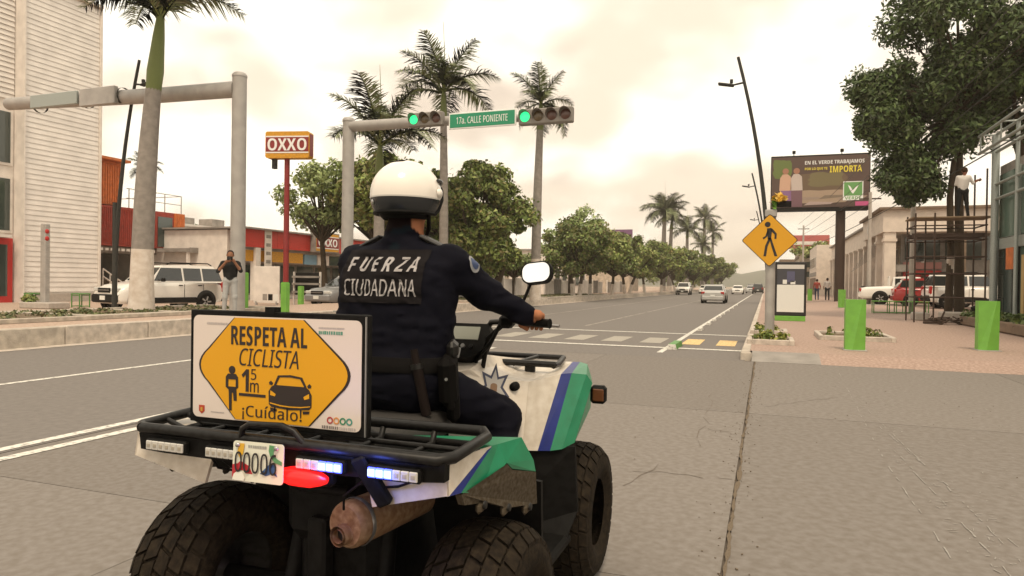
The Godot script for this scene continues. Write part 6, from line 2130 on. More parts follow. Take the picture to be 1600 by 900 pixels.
func quad_wheel(parent: Node, x: float, z: float, w: float, r: float, side: float):
	var wn := Node3D.new()
	wn.name = "wheel"
	parent.add_child(wn, true)
	wn.position = Vector3(x, r, z)
	wn.rotation.x = rng.randf() * 0.4
	var xf := Transform3D(Basis(Vector3.FORWARD, PI / 2), Vector3.ZERO)
	var rc := r - 0.013
	var prof := []
	prof.append(Vector2(0.15, -w * 0.40))
	prof.append(Vector2(0.19, -w * 0.47))
	prof.append(Vector2(rc - 0.1, -w * 0.5))
	for i in 13:
		var u := lerpf(-0.47, 0.47, i / 12.0) * w
		prof.append(Vector2(tyre_r(u, w, rc), u))
	prof.append(Vector2(rc - 0.1, w * 0.5))
	prof.append(Vector2(0.19, w * 0.47))
	prof.append(Vector2(0.15, w * 0.40))
	var st := S()
	lathe(st, prof, xf, 48)
	obj("tyre", st, M.quad_rubber, wn)
	# tread blocks in slanted rows
	st = S()
	st.set_smooth_group(-1)
	var n := 26
	for k in n:
		for s in [-1.0, 1.0]:
			for row in [[0.012, 0.17, 0.0], [0.195, 0.335, 0.5], [0.36, 0.475, 0.25]]:
				var q := []
				var ph: float = row[2] + (0.5 if s > 0 else 0.0)
				for e in [[row[0], 0.07], [row[1], 0.07], [row[1], 0.9], [row[0], 0.9]]:
					var u: float = e[0] * w
					var a: float = TAU * (k + ph + e[1]) / n + u / w * 0.42
					var pair := []
					for d in [-0.006, 0.013]:
						var rr: float = tyre_r(u, w, rc) + d * (1.0 if u < 0.44 * w else 0.8)
						pair.append(Vector3(s * u, cos(a) * rr, sin(a) * rr))
					q.append(pair)
				quad(st, q[0][1], q[1][1], q[2][1], q[3][1])
				for i in 4:
					var j := (i + 1) % 4
					quad(st, q[i][0], q[i][1], q[j][1], q[j][0])
	stuff(obj("tread", st, M.quad_rubber, wn))
	st = S()
	var f := side * w * 0.36
	lathe(st, [Vector2(0.0, f * 0.5), Vector2(0.05, f * 0.5), Vector2(0.06, f * 0.25), Vector2(0.12, f * 0.2), Vector2(0.145, f), Vector2(0.16, f * 1.08), Vector2(0.165, f * 1.02)], Transform3D(Basis(Vector3.FORWARD, -PI / 2), Vector3.ZERO), 28)
	obj("rim", st, M.quad_rim, wn)
	for k in 4:
		var a := TAU * k / 4 + 0.3
		var b := S()
		tube(b, [Vector3(f * 0.3, sin(a) * 0.06, cos(a) * 0.06), Vector3(f * 0.55, sin(a) * 0.06, cos(a) * 0.06)], 0.011, 6)
		obj("wheel_nut", b, M.alloy, wn)

func build_quad():
	rng.seed = 900
	var grime := noise_tex("grime", 91, 0.02, 0.55, 1.0, 5, 512, Color(1, 0.9, 0.78), Color(1, 1, 1), 0.55)
	textured(mt("quad_rubber", 0.026, 0.022, 0.018, 0.82), noise_tex("rubt", 92, 0.03, 0.5, 1.0, 5, 512, Color(0.9, 0.85, 0.8), Color(1.2, 1.1, 0.95)), 2.0, NZ.rb, 0.5, false)
	textured(mt("quad_rim", 0.035, 0.033, 0.03, 0.45, 0.5), grime, 2.0)
	textured(mt("quad_black", 0.007, 0.0065, 0.006, 0.6), grime, 2.0)
	textured(mt("quad_tube", 0.014, 0.013, 0.012, 0.42, 0.2), grime, 3.0)
	textured(mt("quad_white", 0.72, 0.66, 0.58, 0.32), noise_tex("qw", 94, 0.015, 0.86, 1.0, 4, 512, Color(1, 0.97, 0.93), Color(1, 1, 1)), 2.5)
	M.quad_white.clearcoat_enabled = true
	M.quad_white.clearcoat = 0.4
	textured(mt("quad_blue", 0.016, 0.03, 0.22, 0.35), NZ.qw, 1.5)
	textured(mt("quad_green", 0.016, 0.23, 0.115, 0.35), NZ.qw, 1.5)
	textured(mt("quad_skirt", 0.11, 0.095, 0.075, 0.75), noise_tex("skirt", 95, 0.025, 0.6, 1.0, 5, 512, Color(1, 0.88, 0.72), Color(1, 1, 1)), 4.0)
	textured(mt("quad_seat", 0.055, 0.05, 0.046, 0.6), NZ.fine, 3.0, NZ.rb, 0.3)
	textured(mt("rusty", 0.36, 0.25, 0.15, 0.6, 0.2), noise_tex("rust", 96, 0.012, 0.72, 1.0, 5, 512, Color(0.9, 0.72, 0.6), Color(1.0, 1.0, 1.0)), 5.0, NZ.rb, 0.15)
	dull(["quad_black", "quad_rubber", "quad_skirt", "quad_rim"], 0.25)
	dull(["quad_tube", "quad_seat"], 0.4)
	glow("led_blue", Color(0.07, 0.1, 1.0), 2.6)
	glow("led_core", Color(0.3, 0.42, 1.0), 2.4)
	glow("tail_red", Color(0.9, 0.012, 0.01), 0.85)
	mt("led_off", 0.5, 0.48, 0.44, 0.15)
	mt("led_chip", 0.34, 0.3, 0.24, 0.3)
	var q := thing("quad_bike", "police quad bike in white with blue and green stripes, seen from behind", "quad bike", QO)
	quad_wheel(q, -0.53, 0.0, 0.29, 0.315, -1.0)
	quad_wheel(q, 0.53, 0.0, 0.29, 0.315, 1.0)
	quad_wheel(q, -0.51, -1.17, 0.24, 0.315, -1.0)
	quad_wheel(q, 0.51, -1.17, 0.24, 0.315, 1.0)
	var st := S()
	# chassis, engine, axle
	cbox(st, Vector3(0, 0.42, -0.5), Vector3(0.32, 0.42, 1.1), 0.04)
	cbox(st, Vector3(-0.02, 0.62, -0.06), Vector3(0.36, 0.26, 0.3), 0.06)
	tube(st, [Vector3(-0.14, 0.7, 0.08), Vector3(-0.05, 0.72, 0.16), Vector3(0.08, 0.7, 0.1)], 0.018, 8)
	cbox(st, Vector3(0, 0.55, -1.15), Vector3(0.3, 0.5, 0.6), 0.05)
	obj("engine", st, M.quad_black, q)
	st = S()
	tube(st, [Vector3(-0.5, 0.315, 0), Vector3(-0.12, 0.315, 0), Vector3(-0.1, 0.315, 0), Vector3(0.1, 0.315, 0), Vector3(0.12, 0.315, 0), Vector3(0.5, 0.315, 0)], [0.035, 0.035, 0.09, 0.09, 0.035, 0.035], 12)
	obj("rear_axle", st, M.quad_black, q)
	for s in [-1.0, 1.0]:
		for e in [["swing_arm", Vector3(s * 0.1, 0.3, 0.05), Vector3(s * 0.14, 0.4, -0.5)], ["shock_absorber", Vector3(s * 0.18, 0.36, 0.03), Vector3(s * 0.16, 0.72, -0.05)], ["front_arm", Vector3(s * 0.42, 0.32, -1.17), Vector3(s * 0.12, 0.4, -1.1)]]:
			st = S()
			tube(st, [e[1], e[2]], 0.028, 8)
			obj(e[0], st, M.quad_black, q)
	st = S()
	cbox(st, Vector3(-0.02, 0.46, 0.1), Vector3(0.07, 0.3, 0.06), 0.01)
	cbox(st, Vector3(-0.02, 0.32, 0.2), Vector3(0.12, 0.05, 0.14), 0.01)
	obj("tow_hitch", st, M.quad_black, q)
	# footwells and mud guards
	for s in [-1.0, 1.0]:
		st = S()
		cbox(st, Vector3(s * 0.4, 0.31, -0.52), Vector3(0.36, 0.05, 0.6), 0.015)
		obj("footwell", st, M.quad_black, q)
		st = S()
		plate(st, [Vector3(s * 0.2, 0.68, -0.82), Vector3(s * 0.585, 0.69, -0.83), Vector3(s * 0.6, 0.42, -0.83), Vector3(s * 0.56, 0.28, -0.72), Vector3(s * 0.2, 0.28, -0.72)], Vector3(0, 0, -0.02))
		obj("mud_guard", st, M.quad_black, q)
		st = S()
		plate(st, [Vector3(s * 0.2, 0.74, -0.22), Vector3(s * 0.62, 0.7, -0.25), Vector3(s * 0.6, 0.33, -0.34), Vector3(s * 0.2, 0.33, -0.34)], Vector3(0, 0, -0.02))
		obj("inner_guard", st, M.quad_black, q)
		st = S()
		plate(st, [Vector3(s * 0.2, 0.74, -0.25), Vector3(s * 0.6, 0.72, -0.25), Vector3(s * 0.55, 0.765, 0.2), Vector3(s * 0.2, 0.775, 0.24)], Vector3(0, 0.02, 0))
		obj("wheel_well", st, M.quad_black, q)
	# seat
	st = S()
	var rings := []
	for e in [[0.16, 0.80, 0.89, 0.14], [0.1, 0.79, 0.905, 0.17], [-0.1, 0.78, 0.90, 0.18], [-0.35, 0.78, 0.865, 0.17], [-0.6, 0.78, 0.88, 0.14], [-0.72, 0.8, 0.92, 0.11]]:
		rings.append([Vector3(e[3] * 0.75, e[2], e[0]), Vector3(e[3], e[2] - 0.03, e[0]), Vector3(e[3] * 1.02, e[1], e[0]), Vector3(-e[3] * 1.02, e[1], e[0]), Vector3(-e[3], e[2] - 0.03, e[0]), Vector3(-e[3] * 0.75, e[2], e[0])])
	rings.reverse()
	loft(st, rings)
	obj("seat", st, M.quad_seat, q)
	# rear fenders, both sides
	for s in [1.0, -1.0]:
		var v := func(x: float, y: float, z: float) -> Vector3:
			return Vector3(s * x, y, z)
		var inn := Vector3(-s * 0.012, -0.006, -0.012)
		st = S()
		plate(st, [v.call(0.27, 0.85, 0.30), v.call(0.545, 0.87, 0.335), v.call(0.548, 0.812, 0.343), v.call(0.30, 0.742, 0.31)], Vector3(0, 0, -0.012))
		plate(st, [v.call(0.545, 0.905, 0.335), v.call(0.575, 0.895, 0.11), v.call(0.57, 0.885, 0.15), v.call(0.553, 0.812, 0.343)], inn)
		var fd := obj("rear_fender", st, M.quad_white, q)
		st = S()
		plate(st, [v.call(0.16, 0.86, 0.30), v.call(0.5, 0.866, 0.32), v.call(0.5, 0.866, 0.1), v.call(0.2, 0.85, -0.02)], Vector3(0, -0.012, 0))
		obj("rear_deck", st, M.quad_black, fd)
		st = S()
		plate(st, [v.call(0.5, 0.868, 0.325), v.call(0.545, 0.905, 0.33), v.call(0.575, 0.895, 0.1), v.call(0.5, 0.868, 0.08)], Vector3(0, -0.012, 0))
		obj("fender_edge", st, M.quad_white, fd)
		st = S()
		plate(st, [v.call(0.553, 0.812, 0.343), v.call(0.566, 0.878, 0.18), v.call(0.577, 0.893, 0.10), v.call(0.562, 0.806, 0.285)], inn)
		obj("blue_stripe", st, M.quad_blue, fd)
		st = S()
		plate(st, [v.call(0.562, 0.806, 0.285), v.call(0.577, 0.893, 0.10), v.call(0.582, 0.893, 0.06), v.call(0.604, 0.835, 0.045), v.call(0.575, 0.778, 0.17)], inn)
		obj("green_stripe", st, M.quad_green, fd)
		st = S()
		plate(st, [v.call(0.582, 0.893, 0.06), v.call(0.60, 0.882, -0.10), v.call(0.625, 0.80, -0.15), v.call(0.63, 0.76, -0.16), v.call(0.606, 0.806, 0.0), v.call(0.604, 0.835, 0.045)], inn)
		plate(st, [v.call(0.2, 0.87, -0.02), v.call(0.575, 0.895, 0.098), v.call(0.582, 0.893, 0.06), v.call(0.60, 0.882, -0.10), v.call(0.55, 0.80, -0.24), v.call(0.2, 0.80, -0.22)], Vector3(0, -0.012, 0))
		obj("green_shoulder", st, M.quad_green, fd)
		st = S()
		plate(st, [v.call(0.575, 0.776, 0.168), v.call(0.604, 0.831, 0.043), v.call(0.606, 0.802, -0.002), v.call(0.63, 0.758, -0.162), v.call(0.622, 0.64, -0.205), v.call(0.6, 0.69, 0.02), v.call(0.575, 0.735, 0.12), v.call(0.562, 0.765, 0.26), v.call(0.561, 0.80, 0.28)], Vector3(-s * 0.02, 0, 0))
		var sk := obj("fender_skirt", st, M.quad_skirt, q)
		for b in [[0.57, 0.742, 0.17], [0.592, 0.695, 0.03], [0.61, 0.655, -0.12]]:
			st = S()
			lathe(st, [Vector2(0.0, 0.004), Vector2(0.011, 0.006), Vector2(0.013, 0.0)], Transform3D(Basis(Vector3.FORWARD, PI / 2 * s), v.call(b[0] + 0.014, b[1], b[2])), 10)
			obj("bolt", st, M.quad_tube, sk)
			st = S()
			cbox(st, v.call(b[0], b[1] - 0.01, b[2]), Vector3(0.02, 0.034, 0.036), 0.01)
			obj("lug", st, M.quad_skirt, sk)
	# front fenders
	for s in [1.0, -1.0]:
		var v := func(x: float, y: float, z: float) -> Vector3:
			return Vector3(s * x, y, z)
		var inn := Vector3(0, 0, -0.014)
		st = S()
		plate(st, [v.call(0.36, 0.945, -0.88), v.call(0.50, 0.985, -0.90), v.call(0.43, 0.665, -0.80), v.call(0.36, 0.66, -0.80)], inn)
		plate(st, [v.call(0.36, 0.945, -0.882), v.call(0.50, 0.985, -0.902), v.call(0.39, 0.97, -1.5), v.call(0.2, 0.97, -1.5), v.call(0.24, 0.952, -0.87)], Vector3(0, -0.012, 0))
		var fd := obj("front_fender", st, M.quad_white, q)
		st = S()
		plate(st, [v.call(0.50, 0.985, -0.9), v.call(0.545, 0.99, -0.91), v.call(0.485, 0.67, -0.80), v.call(0.43, 0.665, -0.8)], inn)
		plate(st, [v.call(0.50, 0.985, -0.904), v.call(0.545, 0.99, -0.914), v.call(0.43, 0.972, -1.5), v.call(0.39, 0.97, -1.5)], Vector3(0, -0.012, 0))
		obj("blue_stripe", st, M.quad_blue, fd)
		st = S()
		plate(st, [v.call(0.545, 0.99, -0.91), v.call(0.605, 0.985, -0.93), v.call(0.535, 0.68, -0.81), v.call(0.485, 0.67, -0.8)], inn)
		plate(st, [v.call(0.545, 0.99, -0.914), v.call(0.605, 0.985, -0.934), v.call(0.47, 0.962, -1.5), v.call(0.43, 0.972, -1.5)], Vector3(0, -0.012, 0))
		obj("green_stripe", st, M.quad_green, fd)
		st = S()
		plate(st, [v.call(0.605, 0.985, -0.932), v.call(0.626, 0.945, -0.955), v.call(0.575, 0.70, -0.86), v.call(0.535, 0.68, -0.812)], Vector3(-s * 0.012, 0, 0))
		plate(st, [v.call(0.605, 0.985, -0.935), v.call(0.47, 0.96, -1.5), v.call(0.49, 0.9, -1.5), v.call(0.626, 0.945, -0.957)], Vector3(-s * 0.012, 0, 0))
		plate(st, [v.call(0.626, 0.945, -0.957), v.call(0.49, 0.9, -1.5), v.call(0.49, 0.74, -1.5), v.call(0.54, 0.74, -1.1), v.call(0.575, 0.70, -0.862)], Vector3(-s * 0.012, 0, 0))
		obj("green_side", st, M.quad_green, fd)
		# body side
		st = S()
		var A := Vector3(s * 0.06, 0.985, -0.72)
		var pl := Plane(A, Vector3(s * 0.36, 0.945, -0.882), Vector3(s * 0.36, 0.66, -0.802))
		var pts := []
		for e in [Vector2(0.06, 0.985), Vector2(0.13, 1.0), Vector2(0.17, 0.965), Vector2(0.36, 0.945), Vector2(0.36, 0.66), Vector2(0.25, 0.62), Vector2(0.08, 0.7)]:
			pts.append(Vector3(s * e.x, e.y, (pl.d - pl.normal.x * s * e.x - pl.normal.y * e.y) / pl.normal.z))
		plate(st, pts, Vector3(0, 0, -0.014))
		var side := obj("side_panel", st, M.quad_white, q)
		var nrm := pl.normal if pl.normal.z > 0 else -pl.normal
		var c2 := Vector2(0.225, 0.915)
		var cen := Vector3(s * c2.x, c2.y, (pl.d - pl.normal.x * s * c2.x - pl.normal.y * c2.y) / pl.normal.z)
		var xa := (Vector3(1, 0, 0) - nrm * nrm.x).normalized()
		var bs := Basis(xa, nrm.cross(xa), nrm)
		var star := PackedVector2Array()
		var star2 := PackedVector2Array()
		for k in 14:
			var a := TAU * k / 14 + PI / 2
			var rr := 0.115 if k % 2 == 0 else 0.062
			star.append(Vector2(cos(a) * rr * 0.66, sin(a) * rr))
			star2.append(Vector2(cos(a) * rr * 0.48, sin(a) * rr * 0.76))
		st = S()
		prism(st, star, 0.0015, Transform3D(bs, cen + nrm * 0.001))
		var bd := obj("star_badge", st, mt("badge_navy", 0.03, 0.035, 0.07, 0.5), side)
		st = S()
		prism(st, star2, 0.0015, Transform3D(bs, cen + nrm * 0.003))
		obj("badge_field", st, mt("badge_pale", 0.36, 0.34, 0.32, 0.5), bd)
		st = S()
		prism(st, rounded(0.03, 0.05, 0.012), 0.0015, Transform3D(bs, cen + nrm * 0.005))
		obj("badge_shield", st, mt("badge_brown", 0.18, 0.1, 0.05, 0.5), bd)
		st = S()
		lathe(st, [Vector2(0.0, 0.028), Vector2(0.018, 0.028), Vector2(0.022, 0.0)], Transform3D(Basis(Vector3.RIGHT, PI / 2), v.call(0.305, 0.925, -0.855)), 14)
		obj("filler_knob", st, M.quad_black, side)
		# marker lamp
		st = S()
		cbox(st, v.call(0.64, 0.888, -1.02), Vector3(0.07, 0.08, 0.05), 0.012)
		var mk := obj("turn_signal", st, M.quad_black, q)
		st = S()
		cbox(st, v.call(0.644, 0.888, -0.993), Vector3(0.05, 0.055, 0.01), 0.004)
		obj("signal_lens", st, mt("amber_dark", 0.1, 0.035, 0.012, 0.25), mk)
	# cowl between the panels and steering cover
	st = S()
	plate(st, [Vector3(-0.06, 0.985, -0.72), Vector3(0.06, 0.985, -0.72), Vector3(0.13, 1.0, -0.757), Vector3(0.12, 1.04, -1.0), Vector3(-0.12, 1.04, -1.0), Vector3(-0.13, 1.0, -0.757)], Vector3(0, -0.02, 0))
	plate(st, [Vector3(0.13, 1.0, -0.757), Vector3(0.17, 0.967, -0.778), Vector3(0.24, 0.955, -0.87), Vector3(0.2, 0.965, -1.5), Vector3(0.12, 1.04, -1.0)], Vector3(0, -0.015, 0))
	plate(st, [Vector3(-0.13, 1.0, -0.757), Vector3(-0.17, 0.967, -0.778), Vector3(-0.24, 0.955, -0.87), Vector3(-0.2, 0.965, -1.5), Vector3(-0.12, 1.04, -1.0)], Vector3(0, -0.015, 0))
	obj("cowl", st, M.quad_white, q)
	# handlebar
	st = S()
	tube(st, [Vector3(-0.46, 1.21, -0.79), Vector3(-0.32, 1.215, -0.82), Vector3(-0.17, 1.2, -0.9), Vector3(-0.08, 1.1, -0.96), Vector3(0.08, 1.1, -0.96), Vector3(0.17, 1.2, -0.9), Vector3(0.32, 1.215, -0.82), Vector3(0.46, 1.21, -0.79)], 0.013, 10)
	tube(st, [Vector3(0, 1.1, -0.96), Vector3(0, 0.95, -1.05)], 0.03, 10)
	var hb := obj("handlebar", st, M.quad_tube, q)
	for s in [-1.0, 1.0]:
		st = S()
		tube(st, [Vector3(s * 0.34, 1.2145, -0.815), Vector3(s * 0.475, 1.209, -0.787), Vector3(s * 0.48, 1.209, -0.786)], [0.019, 0.019, 0.022], 12)
		obj("grip", st, M.quad_black, hb)
		st = S()
		cbox(st, Vector3(s * 0.27, 1.21, -0.835), Vector3(0.06, 0.06, 0.07), 0.015)
		obj("switch_box", st, M.quad_black, hb)
		st = S()
		tube(st, [Vector3(s * 0.26, 1.205, -0.87), Vector3(s * 0.36, 1.2, -0.9), Vector3(s * 0.5, 1.195, -0.86)], [0.008, 0.008, 0.007], 6)
		obj("brake_lever", st, M.alloy, hb)
		st = S()
		tube(st, [Vector3(s * 0.25, 1.2, -0.86), Vector3(s * 0.17, 1.13, -0.86), Vector3(s * 0.14, 1.0, -0.88), Vector3(s * 0.1, 0.95, -0.95)], 0.011, 8)
		tube(st, [Vector3(s * 0.24, 1.21, -0.85), Vector3(s * 0.2, 1.12, -0.83), Vector3(s * 0.12, 1.03, -0.85), Vector3(s * 0.08, 0.97, -0.93)], 0.009, 8)
		obj("cable", st, M.quad_black, hb)
		st = S()
		tube(st, [Vector3(s * 0.3, 1.22, -0.83), Vector3(s * 0.35, 1.31, -0.83), Vector3(s * 0.385, 1.385, -0.82)], 0.007, 8)
		var mr := obj("mirror", st, M.quad_black, q)
		var bs := Basis(Vector3.UP, -s * 0.05) * Basis(Vector3.RIGHT, -0.2) * Basis(Vector3.BACK, s * 0.12)
		var cen := Vector3(s * 0.405, 1.425, -0.82)
		st = S()
		prism(st, rounded(0.138, 0.096, 0.04, 6), 0.03, Transform3D(bs, cen - bs.z * 0.03))
		obj("mirror_shell", st, M.quad_black, mr)
		st = S()
		prism(st, rounded(0.124, 0.083, 0.034, 6), 0.002, Transform3D(bs, cen + bs.z * 0.001))
		obj("mirror_glass", st, mt("mirror", 0.85, 0.85, 0.85, 0.03, 1.0), mr)
	# instrument pod
	var pb := Basis(Vector3.RIGHT, -0.5)
	var pc := Vector3(0.06, 1.13, -0.86)
	st = S()
	prism(st, PackedVector2Array([Vector2(-0.1, 0.07), Vector2(0.1, 0.07), Vector2(0.115, 0.03), Vector2(0.09, -0.06), Vector2(0.03, -0.1), Vector2(-0.06, -0.1), Vector2(-0.115, -0.04)]), 0.07, Transform3D(pb, pc - pb.z * 0.07))
	var pod := obj("instrument_pod", st, M.quad_black, q)
	st = S()
	cbox(st, pc + pb * Vector3(0, 0.02, 0.002), Vector3(0.13, 0.065, 0.006), 0.002, pb)
	obj("display", st, mt("lcd", 0.28, 0.29, 0.25, 0.2), pod)
	for k in 3:
		st = S()
		tube(st, [pc + pb * Vector3(-0.04 + k * 0.04, -0.045, 0.0), pc + pb * Vector3(-0.04 + k * 0.04, -0.045, 0.012)], 0.01, 10)
		obj("button", st, M.alloy if k == 1 else M.quad_tube, pod)
	st = S()
	cbox(st, pc + pb * Vector3(-0.01, -0.085, 0.02), Vector3(0.022, 0.05, 0.008), 0.003, pb)
	obj("key_tag", st, M.alloy, pod)
	# front rack
	st = S()
	for s in [-1.0, 1.0]:
		tube(st, [Vector3(s * 0.40, 0.99, -1.12), Vector3(s * 0.40, 0.99, -1.2), Vector3(s * 0.34, 0.99, -1.5)], 0.014, 8)
		tube(st, [Vector3(s * 0.2, 0.99, -1.12), Vector3(s * 0.2, 0.99, -1.5)], 0.011, 8)
		cbox(st, Vector3(s * 0.28, 0.975, -1.13), Vector3(0.05, 0.05, 0.03), 0.008)
	cbox(st, Vector3(0, 0.997, -1.12), Vector3(0.84, 0.028, 0.045), 0.01)
	tube(st, [Vector3(-0.34, 0.99, -1.5), Vector3(0.34, 0.99, -1.5)], 0.014, 8)
	obj("front_rack", st, M.quad_tube, q)
	# rear rack
	st = S()
	var y := 0.912
	var loop := [Vector3(-0.49, y, 0.372), Vector3(0.53, y, 0.372), Vector3(0.565, y + 0.004, 0.34), Vector3(0.568, y + 0.014, 0.12), Vector3(0.54, y + 0.02, 0.08), Vector3(-0.5, y + 0.012, 0.08), Vector3(-0.53, y + 0.006, 0.12), Vector3(-0.525, y, 0.34), Vector3(-0.49, y, 0.372)]
	tube(st, loop, 0.0165, 10)
	obj("rear_rack", st, M.quad_tube, q)
	st = S()
	var loop2 := []
	for p in loop:
		loop2.append(Vector3(p.x * 0.94, p.y - 0.045, p.z * 0.94))
	tube(st, loop2, 0.012, 8)
	for x in [-0.36, -0.18, 0.02, 0.2, 0.38]:
		tube(st, [Vector3(x, y, 0.37), Vector3(x, y - 0.03, 0.3), Vector3(x, y - 0.028, 0.1), Vector3(x, y + 0.014, 0.08)], 0.01, 8)
	for z in [0.16, 0.25]:
		tube(st, [Vector3(-0.53, y + 0.004, z), Vector3(-0.45, y - 0.022, z), Vector3(0.5, y - 0.022, z), Vector3(0.565, y + 0.006, z)], 0.009, 8)
	obj("rack_bars", st, M.quad_tube, q)
	# rear light carrier
	st = S()
	plate(st, [Vector3(-0.5, 0.895, 0.374), Vector3(0.555, 0.905, 0.374), Vector3(0.552, 0.855, 0.37), Vector3(0.42, 0.842, 0.37), Vector3(0.0, 0.838, 0.37), Vector3(-0.4, 0.84, 0.37), Vector3(-0.495, 0.845, 0.372)], Vector3(0, 0, -0.03))
	var lc := obj("light_carrier", st, M.quad_black, q)
	var bars := [[-0.445, -0.3, 0], [-0.214, -0.085, 0], [0.107, 0.257, 2], [0.338, 0.488, 1]]
	for b in bars:
		var w: float = b[1] - b[0]
		st = S()
		cbox(st, Vector3((b[0] + b[1]) / 2, 0.868, 0.385), Vector3(w + 0.012, 0.038, 0.02), 0.005)
		var bar := obj("light_bar", st, M.quad_black, lc)
		for k in 6:
			var on: bool = (b[2] == 1 and k < 3) or (b[2] == 2 and k > 2)
			st = S()
			cbox(st, Vector3(b[0] + w * (k + 0.5) / 6, 0.868, 0.397), Vector3(w / 6 * 0.96, 0.027, 0.007), 0.002)
			var led := obj("led_cell", st, M.led_blue if on else M.led_off, bar)
			st = S()
			cbox(st, Vector3(b[0] + w * (k + 0.5) / 6, 0.868, 0.4015), Vector3(w / 6 * (0.84 if on else 0.5), 0.019 if on else 0.011, 0.002), 0.001)
			if not on:
				led.get_parent()
			obj("led_chip", st, M.led_core if on else M.led_chip, bar)
	for e in [[0.22, 0.885], [0.375, 0.885]]:
		var l := OmniLight3D.new()
		l.name = "led_lamp"
		l.light_color = Color(0.35, 0.45, 1.0)
		l.light_energy = 0.012
		l.light_size = 0.03
		l.omni_range = 3.0
		l.shadow_enabled = true
		lc.add_child(l, true)
		l.position = Vector3(e[0], 0.868, 0.425)
	for e in [[Vector3(-0.235, 0.89, 0.36), Vector3(-0.12, 0.77, 0.28)], [Vector3(0.295, 0.9, 0.378), Vector3(0.36, 0.765, 0.335)]]:
		st = S()
		var d: Vector3 = (e[1] - e[0])
		var zz := d.normalized()
		var xx := Vector3(0, 0, 1).cross(zz).normalized()
		cbox(st, (e[0] + e[1]) / 2, Vector3(0.045, d.length(), 0.03), 0.006, Basis(xx, zz, xx.cross(zz)))
		obj("rack_bracket", st, M.quad_black, q)
	for e in [[Vector3(-0.23, 0.845, 0.36), Vector3(-0.21, 0.81, 0.35), Vector3(-0.18, 0.79, 0.3)], [Vector3(0.3, 0.83, 0.35), Vector3(0.22, 0.77, 0.33), Vector3(0.2, 0.72, 0.3)], [Vector3(0.46, 0.848, 0.365), Vector3(0.4, 0.82, 0.34), Vector3(0.34, 0.81, 0.34)]]:
		st = S()
		tube(st, e, 0.004, 6)
		obj("wire", st, M.quad_black, q)
	st = S()
	tube(st, [Vector3(-0.105, 0.905, 0.375), Vector3(-0.09, 0.945, 0.385), Vector3(-0.06, 0.962, 0.388), Vector3(0.05, 0.966, 0.388), Vector3(0.09, 0.952, 0.385), Vector3(0.125, 0.91, 0.375)], 0.009, 8)
	obj("grab_hoop", st, M.quad_tube, q)
	# tail lamp
	st = S()
	var prof := []
	for i in 9:
		var a := PI * i / 8
		prof.append(Vector2(sin(a) * 0.027 * (1.0 + 0.06 * (i % 2)), -cos(a) * 0.09))
	lathe(st, prof, Transform3D(Basis(Vector3.FORWARD, PI / 2), Vector3(0.115, 0.826, 0.382)), 18)
	var tl := obj("tail_light", st, M.tail_red, q)
	st = S()
	cbox(st, Vector3(0.1, 0.826, 0.345), Vector3(0.2, 0.06, 0.04), 0.012)
	obj("lamp_housing", st, M.quad_black, tl)
	var rl := OmniLight3D.new()
	rl.name = "tail_lamp"
	rl.light_color = Color(1, 0.05, 0.03)
	rl.light_energy = 0.006
	rl.light_size = 0.03
	rl.omni_range = 3.0
	rl.shadow_enabled = true
	tl.add_child(rl)
	rl.position = Vector3(0.13, 0.826, 0.44)
	# number plate with printed shapes
	var np := Node3D.new()
	np.name = "number_plate"
	q.add_child(np)
	np.position = Vector3(-0.01, 0.861, 0.412)
	np.basis = Basis(Vector3.RIGHT, -0.06) * Basis(Vector3.BACK, 0.015)
	st = S()
	prism(st, rounded(0.176, 0.112, 0.01), 0.002)
	obj("plate_panel", st, mt("plate_base", 0.66, 0.66, 0.55, 0.4), np)
	var shapes := [["red_print", Color(0.4, 0.02, 0.03), [Vector2(-0.088, -0.05), Vector2(-0.088, -0.012), Vector2(-0.07, -0.008), Vector2(-0.06, 0.0), Vector2(-0.045, -0.006), Vector2(-0.03, -0.012), Vector2(-0.016, -0.034), Vector2(-0.04, -0.034), Vector2(-0.05, -0.026), Vector2(-0.066, -0.026), Vector2(-0.08, -0.036)]],
		["blue_print", Color(0.04, 0.09, 0.22), [Vector2(0.01, -0.03), Vector2(0.03, -0.012), Vector2(0.045, 0.002), Vector2(0.06, -0.004), Vector2(0.062, -0.022), Vector2(0.07, -0.034), Vector2(0.05, -0.028), Vector2(0.03, -0.035)]],
		["green_print", Color(0.09, 0.26, 0.11), [Vector2(0.04, 0.052), Vector2(0.06, 0.05), Vector2(0.054, 0.03), Vector2(0.066, 0.016), Vector2(0.084, 0.008), Vector2(0.084, -0.002), Vector2(0.06, 0.004), Vector2(0.044, 0.02), Vector2(0.038, 0.036)]],
		["yellow_print", Color(0.62, 0.36, 0.03), [Vector2(-0.066, 0.05), Vector2(-0.046, 0.05), Vector2(-0.05, 0.02), Vector2(-0.062, 0.01), Vector2(-0.07, 0.024)]],
		["white_print", Color(0.72, 0.7, 0.62), [Vector2(-0.084, -0.054), Vector2(-0.08, -0.038), Vector2(-0.066, -0.028), Vector2(-0.05, -0.03), Vector2(-0.04, -0.045), Vector2(-0.044, -0.054)]]]
	var k := 0
	for sh in shapes:
		st = S()
		prism(st, PackedVector2Array(sh[2]), 0.0006, at_xyz(0, 0, 0.0022 + k * 0.0008))
		obj(sh[0], st, mt("np_" + sh[0], sh[1].r, sh[1].g, sh[1].b, 0.4), np)
		k += 1
	var num := letters("lettering", "00006", 0.145, 0.058, at_xyz(-0.004, -0.002, 0.0068), M.sign_black, np, sans, 0.001)
	num.name = "lettering"
	fine_print(np, Vector2(-0.004, 0.043), 0.06, 0.008, 0.0028, mt("np_grey", 0.3, 0.3, 0.27, 0.5))
